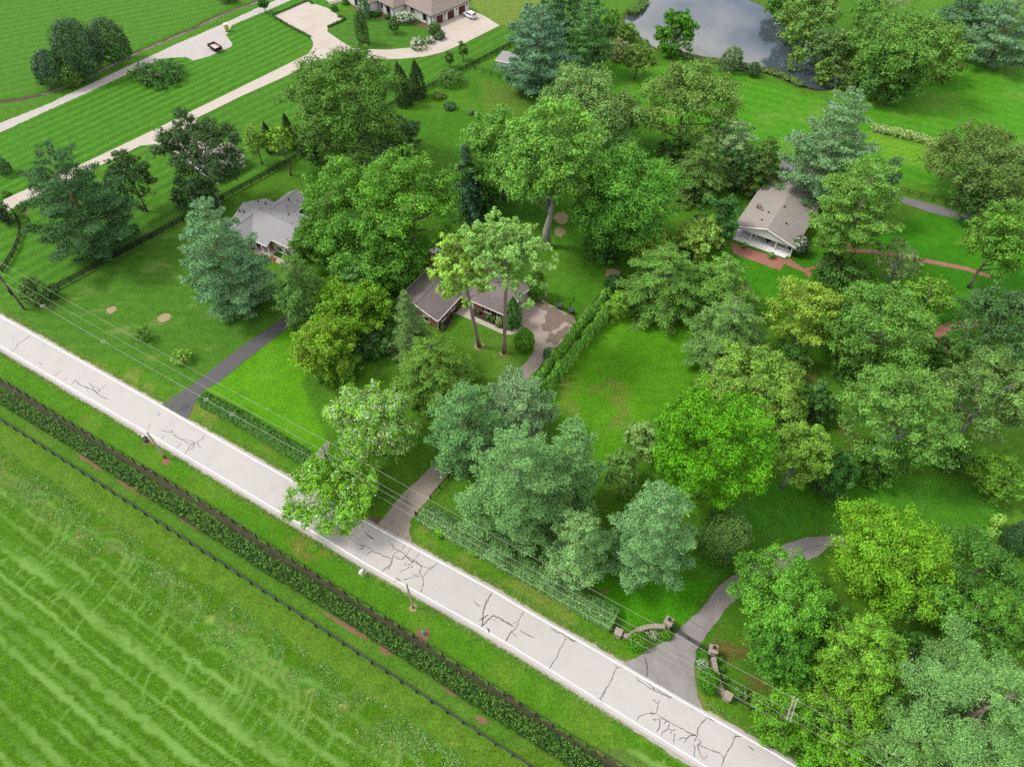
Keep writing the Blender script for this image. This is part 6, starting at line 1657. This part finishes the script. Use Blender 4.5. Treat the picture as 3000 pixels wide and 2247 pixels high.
rect(she, 'shed_door', (2.2, 0, 1.0), 0.9, 2.0, '-y', M_TRIM, 0.05); window(she, (4.4, 0, 1.5), 0.9, 0.8, '-y')
a_ = P(1416, 594); b_ = P(1436, 582); d_ = (b_ - a_); an = math.atan2(d_.y, d_.x)
bsh = thing('brick_shed', 'small brick shed with white framed double doors beside the dark spruce', 'shed', a_ - d_.normalized() * 1.4, an)
MB().box(0, 3.6, 0, 3.2, 0, 2.5).build('wall', M_BRICK, bsh)
roofing(bsh, [[(-0.3, -0.3, 2.5), (1.8, -0.3, 3.4), (1.8, 3.5, 3.4), (-0.3, 3.5, 2.5)], [(1.8, -0.3, 3.401), (3.9, -0.3, 2.5), (3.9, 3.5, 2.5), (1.8, 3.5, 3.401)]], M_ROOF1, 0.15)
MB().prism([(0, 0.02, 2.45), (3.6, 0.02, 2.45), (1.8, 0.02, 3.25)], (0, 0.08, 0)).build('gable', M_BRICK, bsh)
for x in (1.3, 2.3):
    dr = rect(bsh, 'shed_door', (x, 0, 1.1), 0.96, 2.1, '-y', M_WHITE, 0.05)
    for z in (0.6, 1.15, 1.7): rect(dr, 'pane', (x, 0, z), 0.6, 0.42, '-y', M_MAROON, 0.07)
sw = thing('small_shed', 'little white shed with a grey roof at the right edge of the centre lawn', 'shed', P(2058, 1082), math.radians(-31))
MB().box(0, 3.4, 0, 2.6, 0, 2.1).build('wall', M_WHITE, sw)
roofing(sw, [[(-.25, -.25, 2.1), (3.65, -.25, 2.1), (3.65, 1.3, 2.75), (-.25, 1.3, 2.75)], [(3.65, 1.3, 2.751), (3.65, 2.85, 2.1), (-.25, 2.85, 2.1), (-.25, 1.3, 2.751)]], M_ROOF2, 0.12)
rect(sw, 'shed_door', (1.7, 0, .95), .9, 1.8, '-y', M_TRIM, .05)
dk = thing('pond_dock', 'little weathered wooden dock on the near bank of the pond', 'dock', P(2165, 205), math.radians(-12))
for k in range(7): MB().box(-1.6 + k * 0.46, -1.6 + k * 0.46 + 0.42, -0.8, 1.9, 0.22, 0.28).build('plank', M_POLE, dk)
for x, y in ((-1.5, -0.7), (1.5, -0.7), (-1.5, 1.8), (1.5, 1.8)): MB().box(x - .07, x + .07, y - .07, y + .07, -0.8, 1.0).build('post', M_POLE, dk)

# ------------------------------------------------------------------ stone gate
def pillar(label, p, w, h, rz, lamp):
    t = thing('stone_pillar', label, 'pillar', (p.x, p.y, 0), rz)
    MB().box(-w / 2, w / 2, -w / 2, w / 2, 0, h).build('shaft', M_STONE, t)
    for k in range(int(h / 0.33)):
        e = 0.02 + 0.012 * (k % 2)
        MB().box(-w / 2 - e, w / 2 + e, -w / 2 - e, w / 2 + e, 0.03 + k * 0.33, 0.30 + k * 0.33).build('stone', M_STONE, t)
    c = MB().prism([(-w * .62, -w * .62, h + .16), (w * .62, -w * .62, h + .16), (w * .62, w * .62, h + .16), (-w * .62, w * .62, h + .16)], (0, 0, -.16)).build('capstone', M_STONE, t)
    if lamp:
        l = MB().lathe([(.10, h + .16), (.06, h + .3), (.16, h + .42), (.2, h + .75), (.26, h + .78), (.03, h + 1.0)], 8).build('lantern', M_IRON, t)
        MB().tube([(-.3, 0, h + .22), (0, 0, h + .34), (.3, 0, h + .22)], .035, 5).build('bracket', M_IRON, l)
    return t
kg = loc_tile(1780, 1790, 3.1725)
def kp(x, y, z): return P(*kg([(x, y)])[0], z)
gl = kp(570, 92, 2.0); gr_ = kp(985, 352, 2.0); el = kp(102, 192, 1.3); er_ = kp(1122, 785, 1.3)
ga = math.atan2(gr_.y - gl.y, gr_.x - gl.x)
pillar('tall stone gate pillar with lantern left of the iron gate', gl, 0.95, 2.0, ga, True)
pillar('tall stone gate pillar with lantern right of the iron gate', gr_, 0.95, 2.0, ga + 0.4, True)
pillar('short stone end pillar of the left gate wall', el, 0.85, 1.25, ga + 0.2, False)
pillar('short stone end pillar of the right gate wall', er_, 0.85, 1.25, ga, False)
def stone_wall(label, pts, h0, h1):
    w = catmull([Vector((p.x, p.y, 0)) for p in pts], 0.45)
    t = thing('stone_wall', label, 'wall', (w[0].x, w[0].y, 0))
    n = len(w)
    for i in range(n - 1):
        a = w[i] - w[0]; b = w[i + 1] - w[0]
        d = (b - a).normalized(); nn = Vector((-d.y, d.x, 0)) * 0.24
        h = h0 + (h1 - h0) * (i / (n - 1)) ** 1.5
        a2 = a - d * 0.04; b2 = b + d * 0.04
        MB().prism([a2 + nn + Vector((0, 0, h)), a2 - nn + Vector((0, 0, h)), b2 - nn + Vector((0, 0, h)), b2 + nn + Vector((0, 0, h))], (0, 0, -h)).build('stone', M_STONE, t)
        a3 = a + d * 0.015; b3 = b - d * 0.015; n3 = nn * 1.3
        MB().prism([a3 + n3 + Vector((0, 0, h + .13)), a3 - n3 + Vector((0, 0, h + .13)), b3 - n3 + Vector((0, 0, h + .13)), b3 + n3 + Vector((0, 0, h + .13))], (0, 0, -.12)).build('coping_stone', M_STONE, t)
stone_wall('curved stone wall sweeping to the left gate pillar', [kp(150, 222, 1.0), kp(195, 228, 1.0), kp(250, 195, 1.05), kp(330, 152, 1.1), kp(430, 138, 1.2), kp(535, 138, 1.4)], 0.85, 1.35)
stone_wall('curved stone wall sweeping from the right gate pillar', [kp(1090, 765, 1.0), kp(1050, 700, 1.0), kp(1022, 600, 1.1), kp(998, 500, 1.2), kp(985, 425, 1.4)], 0.85, 1.35)
gt = thing('driveway_gate', 'black iron double driveway gate between the stone pillars', 'gate', (gl.x, gl.y, 0), ga)
Lg = (gr_ - gl); Lg.z = 0; Lg = Lg.length
for s, (x0, x1) in enumerate(((0.55, Lg / 2 - 0.03), (Lg / 2 + 0.03, Lg - 0.55))):
    ze = lambda x: 1.75 - 0.55 * math.sin(math.pi * (x - 0.55) / (Lg - 1.1))
    leaf = MB().tube([(x0, 0, .15), (x1, 0, .15)], .05, 5).tube([(x0, 0, .15), (x0, 0, ze(x0))], .06, 5).tube([(x1, 0, .15), (x1, 0, ze(x1))], .06, 5).tube([(x0 + (x1 - x0) * k / 8, 0, ze(x0 + (x1 - x0) * k / 8)) for k in range(9)], .05, 5).tube([(x0, 0, .75), (x1, 0, .75)], .04, 5).build('gate_leaf', M_IRON, gt)
    nb = 16
    for k in range(1, nb):
        x = x0 + (x1 - x0) * k / nb
        MB().tube([(x, 0, .15), (x, 0, ze(x) + 0.12)], .022, 4).build('bar', M_IRON, leaf)

# ------------------------------------------------------------------ utility poles and wires
def pole_top(px_, py_, h): return P(px_, py_, h)
pl = P(72, 906); pm_ = P(945, 1310, 11.2); pr = P(2322, 2075, 11.2)
ld = (pr - pm_); ld.z = 0; ld.normalize(); lang = math.atan2(ld.y, ld.x)
def utility_pole(label, x, y, h, arms, rz, conduit=False):
    t = thing('utility_pole', label, 'utility pole', (x, y, 0), rz)
    MB().tube([(0, 0, -.2), (0, 0, h * .5), (0, 0, h)], [.19, .165, .13], 9).build('shaft', M_POLE, t)
    for i, (z, L, off, tilt) in enumerate(arms):
        a = MB().box(off - .06, off + .06, -L / 2, L / 2, z - .07, z + .07).build('crossarm', M_ARM, t)
        a.rotation_euler = (0, 0, tilt)
        for y_ in (-L / 2 + .12, L / 2 - .12, -L / 4, L / 4):
            MB().lathe([(.03, z + .07), (.03, z + .14), (.08, z + .16), (.06, z + .22), (.08, z + .25), (.03, z + .31)], 7, (off, y_)).build('insulator', M_PORC, a)
    if arms:
        z, L, off, _ = arms[0]
        for s in (-1, 1): MB().tube([(0, 0, z - .8), (off, s * L * .3, z - .06)], .025, 4).build('brace', M_GALV, t)
    if conduit:
        MB().tube([(.0, -.24, 0), (.0, -.24, h * .72)], .06, 6).build('conduit', M_GALV, t)
        MB().box(-.2, .2, -.42, -.2, h * .34, h * .46).build('equipment_box', M_IRON, t)
    return t
utility_pole('tall weathered utility pole with conduit at the left edge', pl.x, pl.y, 12.0, [(11.5, 2.6, .16, 0)], lang, True)
utility_pole('utility pole with doubled crossarms over the dark roadside hedge', pm_.x, pm_.y, 11.2, [(10.9, 2.7, .17, 0), (10.9, 2.7, -.17, 0), (9.9, 2.6, .17, .25), (9.9, 2.6, -.17, .25)], lang)
utility_pole('utility pole with two crossarms inside the roadside thicket', pr.x, pr.y, 11.2, [(10.95, 3.0, .2, 0), (10.95, 3.0, -.2, 0)], lang)
perp = Vector((-ld.y, ld.x, 0))
def span(label, a, b, sag, r=.021, rings=None):
    pts = []
    for k in range(25):
        f = k / 24
        p = a.lerp(b, f); p.z -= sag * 4 * f * (1 - f); pts.append(p)
    o = MB().tube([p - pts[0] for p in pts], r, 4).build('power_line', M_WIRE, None)
    o.location = pts[0]
    tag(o, label, 'wire', 'overhead wires')
    for f in rings or []:
        p = a.lerp(b, f); p.z -= sag * 4 * f * (1 - f)
        q = p - pts[0]
        tan = (b - a).normalized(); u_ = tan.cross(Vector((0, 0, 1))).normalized(); v_ = Vector((0, 0, 1))
        ring = [q + u_ * math.cos(t_) * .34 + tan * math.sin(t_) * .34 + v_ * 0.02 for t_ in [i_ * math.pi * 2 / 10 for i_ in range(11)]]
        MB().tube(ring, .05, 4).build('line_marker', M_PORC, o)
pfar = Vector((pr.x, pr.y, 0)) + ld * 62
tops = {'l': Vector((pl.x, pl.y, 0)), 'm': Vector((pm_.x, pm_.y, 0)), 'r': Vector((pr.x, pr.y, 0)), 'f': pfar}
for nm, (a, b) in {'left': ('l', 'm'), 'right': ('m', 'r'), 'corner': ('r', 'f')}.items():
    for s, w_ in ((1, 'upper'), (-0.35, 'middle'), (-1, 'lower')):
        if nm == 'left' and w_ == 'lower': continue
        za = 11.75 if a == 'l' else 11.15
        A_ = tops[a] + perp * 1.2 * s + Vector((0, 0, za)); B_ = tops[b] + perp * 1.2 * s + Vector((0, 0, 11.2))
        span('%s overhead wire %s' % (w_, {'left': 'from the left edge pole to the pole by the dark hedge', 'right': 'from the pole by the dark hedge to the thicket pole', 'corner': 'from the thicket pole to the bottom right corner'}[nm]), A_, B_, 0.75)
span('lowest cable with pale ring markers along the left front lawn', tops['l'] + Vector((0, 0, 7.2)) - perp * .2, tops['m'] + Vector((0, 0, 6.0)) - perp * .2, 0.9, .028, (0.14, 0.345, 0.665, 0.74))
span('lowest cable above the grey-green hedge', tops['m'] + Vector((0, 0, 6.0)) - perp * .2, tops['r'] + Vector((0, 0, 6.4)) - perp * .2, 0.9, .022)
pgate = P(1308, 1410)
span('thin service wire from the hedge pole to the driveway pines', tops['m'] + Vector((0, 0, 10.6)) + perp * 1.1, Vector((pgate.x, pgate.y + 9, 7.0)), 0.5, .022)

def solve_h(base, ty):
    lo_, hi_ = 0.1, 20.0
    for _ in range(40):
        zm = (lo_ + hi_) / 2
        if proj(base.x, base.y, zm)[1] > ty: lo_ = zm
        else: hi_ = zm
    return zm
for lb, bx_, by_, ty in (('new pale wooden pole beside the wood chip pile', 484, 1342, 1266), ('new pale wooden pole on the verge near the white mailbox', 1211, 1780, 1709)):
    b_ = P(bx_, by_); h_ = solve_h(b_, ty)
    t = thing('new_pole', lb, 'pole', (b_.x, b_.y, 0))
    MB().tube([(0, 0, .9), (0, 0, h_)], [.17, .13], 9).build('shaft', M_NEWPOLE, t); MB().tube([(0, 0, -.1), (0, 0, .9)], [.18, .172], 9).build('butt', M_RUST, t)
b_ = P(1061, 1683)
mbx = thing('mailbox', 'white mailbox on a short post at the south verge of the road', 'mailbox', (b_.x, b_.y, 0), math.radians(62))
MB().box(-.05, .05, -.05, .05, 0, .9).build('post', M_WHITE, mbx)
MB().prism([(-.4, -.2, .9), (-.4, .2, .9), (-.4, .2, 1.12), (-.4, .13, 1.26), (-.4, 0, 1.31), (-.4, -.13, 1.26), (-.4, -.2, 1.12)], (.8, 0, 0)).build('box', M_PLW, mbx)
MB().box(.4, .43, -.16, .16, .94, 1.2).build('door', M_WHITE, mbx); MB().box(-.1, .1, .205, .225, 1.0, 1.3).build('flag', M_WHITE, mbx)
b_ = P(1240, 1856)
mk = thing('pipe_marker', 'lime green marker post with teal cap on bare soil by the fence', 'marker', (b_.x, b_.y, 0))
MB().lathe([(.2, 0), (.24, .1), (.2, .14), (.2, .62)], 12).build('body', M_LIME, mk); MB().lathe([(.25, .62), (.25, .84), (.16, .95), (.05, .98)], 12).build('cap', M_TEAL, mk)
b_ = P(427, 1289)
dp_ = thing('drain_pipe', 'black and white drain pipe end beside the wood chip pile', 'pipe', (b_.x, b_.y, 0), math.radians(40))
for k in range(6): MB().tube([(0, -.6 + k * .18, .3), (0, -.6 + k * .18 + .13, .3)], .34, 12).build('ring', M_IRON if k % 2 else M_BIN, dp_)
MB().tube([(0, .5, .3), (0, .75, .3)], .28, 12).build('collar', M_PLW, dp_)
for lb, x, y, m1, m2 in (('dark grey wheeled bin with maroon base by the iron fence', 1640, 905, M_BIN, M_MAROON), ('grey wheeled bin on the corner of the stained pad', 1673, 919, M_BIN, M_BIN)):
    b_ = P(x, y)
    t = thing('trash_bin', lb, 'bin', (b_.x, b_.y, 0.04), math.radians(-31))
    MB().prism([(-.42, -.42, .95), (.42, -.42, .95), (.42, .42, .95), (-.42, .42, .95)], (0, 0, -.45)).build('body', m1, t)
    MB().box(-.36, .36, -.36, .36, .08, .5).build('base', m2, t)
    MB().prism([(-.46, -.48, 1.0), (.46, -.48, 1.0), (.46, .46, 1.1), (-.46, .46, 1.1)], (0, 0, -.05)).build('lid', m1, t)
    for s in (-1, 1): MB().tube([(s * .38, .32, .12), (s * .46, .32, .12)], .12, 8).build('wheel', M_TYRE, t)
b_ = P(1669, 978)
wp = thing('white_post', 'thin white post with a small arm at the edge of the stained pad', 'post', (b_.x, b_.y, 0.04))
MB().tube([(0, 0, 0), (0.05, 0, 2.0)], .07, 6).build('shaft', M_WHITE, wp); MB().box(-.12, .22, -.05, .05, 2.0, 2.12).build('arm', M_WHITE, wp)

# ------------------------------------------------------------------ portable toilet, trailer, car
b_ = P(667, 92)
pt_ = thing('portable_toilet', 'lime green portable toilet with white roof beside the gravel road', 'portable toilet', (b_.x, b_.y, 0.03), math.radians(20))
MB().box(-.62, .62, -.62, .62, 0, .14).build('base', M_SHUT, pt_)
MB().prism([(-.58, -.58, 2.0), (.58, -.58, 2.0), (.58, .58, 2.0), (-.58, .58, 2.0)], (0, 0, -1.86)).build('body', M_LIME, pt_)
dr = rect(pt_, 'door', (0, -.58, 1.05), .9, 1.75, '-y', M_LIME, .05); rect(dr, 'handle', (.32, -.63, 1.05), .06, .16, '-y', M_IRON, .04); rect(pt_, 'vent', (0, -.58, 1.97), .9, .1, '-y', M_PLW, .04)
rf_ = MB().prism([(-.64, -.64, 2.16), (.64, -.64, 2.16), (.64, .64, 2.16), (-.64, .64, 2.16)], (0, 0, -.16)).build('roof', M_PLW, pt_)
MB().lathe([(.58, 2.16), (.42, 2.3), (.1, 2.36)], 12).build('dome', M_PLW, rf_); MB().tube([(.4, .4, 2.1), (.4, .4, 2.65)], .06, 6).build('vent_pipe', M_PLW, rf_)
kt = lambda x, y, z: P(580 + x / 7.93, 50 + y / 7.93, z)
c1 = kt(220, 640, 1.35); c2 = kt(375, 575, 1.35); c3 = kt(550, 690, 1.35); c4 = kt(390, 750, 1.35)
tc_ = (c1 + c2 + c3 + c4) / 4; td_ = (c3 - c2); ta = math.atan2(td_.y, td_.x)
tl = max(3.4, min(4.4, td_.length)); tw = 2.2
tr_ = thing('dump_trailer', 'black dump trailer with rusty bed on the gravel pad', 'trailer', (tc_.x, tc_.y, 0.03), ta)
MB().box(-tl / 2, tl / 2, -tw / 2, tw / 2, .62, .75).build('bed', M_RUSTY, tr_)
for s in (-1, 1):
    w0 = MB().box(-tl / 2, tl / 2, s * tw / 2 - .05, s * tw / 2 + .05, .6, 1.4).build('side_panel', M_STEELB, tr_)
    MB().box(-tl / 2 + .1, tl / 2 - .1, s * (tw / 2 - .07) - .01, s * (tw / 2 - .07) + .01, .76, 1.36).build('liner', M_RUSTY, w0)
    for k in range(5): MB().box(-tl / 2 + k * tl / 4.4, -tl / 2 + k * tl / 4.4 + .08, s * (tw / 2 + .09) - .04, s * (tw / 2 + .09) + .04, .6, 1.36).build('rib', M_STEELB, w0)
    for x in (-.45, .45):
        wh = MB().tube([(x, s * .78, .38), (x, s * 1.0, .38)], .38, 14).build('wheel', M_TYRE, tr_); MB().tube([(x, s * .99, .38), (x, s * 1.02, .38)], .2, 10).build('rim', M_RIM, wh)
    MB().box(-.95, .95, s * .9 - .15, s * .9 + .15, .8, .84).build('fender', M_STEELB, tr_)
for s in (-1, 1):
    e0 = MB().box(s * tl / 2 - .05, s * tl / 2 + .05, -tw / 2 + .06, tw / 2 - .06, .602, 1.395).build('end_panel', M_STEELB, tr_)
    MB().box(s * (tl / 2 - .07) - .01, s * (tl / 2 - .07) + .01, -tw / 2 + .1, tw / 2 - .1, .76, 1.36).build('liner', M_RUSTY, e0)
MB().tube([(tl / 2, .5, .55), (tl / 2 + 1.3, 0, .5)], .06, 5).tube([(tl / 2, -.5, .55), (tl / 2 + 1.3, 0, .5)], .06, 5).build('tongue', M_STEELB, tr_)
MB().tube([(tl / 2 + .8, 0, .05), (tl / 2 + .8, 0, .9)], .05, 5).build('jack', M_STEELB, tr_)
R_ = np.random.RandomState(3); gxx, gyy = np.meshgrid(np.linspace(-tl / 2 + .12, tl / 2 - .12, 16), np.linspace(-tw / 2 + .12, tw / 2 - .12, 11))
hz_ = .76 + .34 * np.clip(1 - (gxx / (tl / 2)) ** 2 * .9 - (gyy / (tw / 2)) ** 2 * .7, .02, 1) + R_.rand(*gxx.shape) * .04
ix = np.arange(16 * 11).reshape(11, 16); fq = np.stack([ix[:-1, :-1], ix[:-1, 1:], ix[1:, 1:], ix[1:, :-1]], -1).reshape(-1, 4)
ldp = link('stone_load', raw_mesh('stone_load', np.stack([gxx.ravel(), gyy.ravel(), hz_.ravel()], 1), fq, None, True), M_LOAD); ldp.location = (tc_.x, tc_.y, 0.03); ldp.rotation_euler = (0, 0, ta)
tag(ldp, 'pale heap of crushed stone lying in the black trailer', 'stone heap')

f_ = P(1360, 48.9); r_ = P(1380.8, 59.3)
hd = (f_ - r_); ha = math.atan2(hd.y, hd.x)
mid_ = (f_ + r_) / 2; side = Vector((-math.sin(ha), math.cos(ha), 0))
if side.y < 0: side = -side
cc_ = mid_ + side * 0.85
car = thing('parked_car', 'white sport utility car parked in front of the brown garage doors', 'car', (cc_.x, cc_.y, 0.04), ha)
car.scale = (1.1, 1.1, 1.1)
def section(x, hw, z0, z1, tuck):   # rounded body section
    return [(x, -hw + tuck, z0), (x, -hw, z0 + .18), (x, -hw, (z0 + z1) / 2), (x, -hw + .05, z1 - .12), (x, -hw + .16, z1), (x, hw - .16, z1), (x, hw - .05, z1 - .12), (x, hw, (z0 + z1) / 2), (x, hw, z0 + .18), (x, hw - tuck, z0)]
def loft(secs):
    mb = MB(); n = len(secs[0])
    for s in secs: mb.v += s
    for k in range(len(secs) - 1):
        for j in range(n): mb.f.append((k * n + j, k * n + (j + 1) % n, (k + 1) * n + (j + 1) % n, (k + 1) * n + j))
    mb.f.append(tuple(reversed(range(n)))); mb.f.append(tuple((len(secs) - 1) * n + j for j in range(n)))
    return mb
body = loft([section(-2.28, .72, .45, .86, .1), section(-2.2, .84, .32, 1.0, .1), section(-1.4, .92, .26, 1.05, .06), section(0, .93, .26, 1.02, .05), section(1.1, .92, .26, 1.0, .06), section(1.85, .88, .30, .92, .08), section(2.2, .78, .34, .80, .1), section(2.3, .6, .45, .68, .1)]).build('body', M_CARW, car, True)
cabs = [(-2.05, .70, 1.02, 1.30), (-1.7, .70, 1.02, 1.58), (-.9, .71, 1.02, 1.68), (.1, .71, 1.02, 1.66), (.55, .70, 1.0, 1.52), (1.25, .70, .98, 1.04)]
cab = loft([[(x, -hw - .12, z0), (x, -hw, z1 - .06), (x, -hw + .10, z1), (x, hw - .10, z1), (x, hw, z1 - .06), (x, hw + .12, z0)] for x, hw, z0, z1 in cabs]).build('cabin', M_CARW, car, True)
for s in (-1, 1):
    MB().poly([(-1.55, s * .815, 1.12), (-.65, s * .825, 1.10), (-.65, s * .765, 1.52), (-1.45, s * .765, 1.47)]).build('side_window', M_GLASS, cab)
    MB().poly([(-.55, s * .825, 1.10), (.75, s * .822, 1.08), (.25, s * .768, 1.50), (-.55, s * .765, 1.52)]).build('side_window', M_GLASS, cab)
    MB().box(.7, .9, s * 1.0 - .1, s * 1.0 + .1, 1.02, 1.16).build('mirror', M_CARW, body)
    MB().box(2.02, 2.24, s * .62 - .14, s * .62 + .14, .66, .78).build('headlight', M_PORC, body); MB().box(-2.29, -2.18, s * .68 - .12, s * .68 + .12, .78, .98).build('tail_light', M_RED, body)
    for x in (-1.4, 1.42):
        wh = MB().tube([(x, s * .70, .34), (x, s * .94, .34)], .34, 16).build('wheel', M_TYRE, car); MB().tube([(x, s * .93, .34), (x, s * .955, .34)], .21, 10).build('rim', M_RIM, wh)
MB().poly([(.62, -.66, 1.50), (1.22, -.74, 1.07), (1.22, .74, 1.07), (.62, .66, 1.50)]).build('windscreen', M_GLASS, cab)
MB().poly([(-1.79, -.64, 1.56), (-2.085, -.68, 1.30), (-2.085, .68, 1.30), (-1.79, .64, 1.56)]).build('rear_window', M_GLASS, cab)
for o in cab.children:
    if o.name.startswith('windscreen'): o.location = (.07, 0, .06)
    if o.name.startswith('rear_window'): o.location = (-.03, 0, .03)
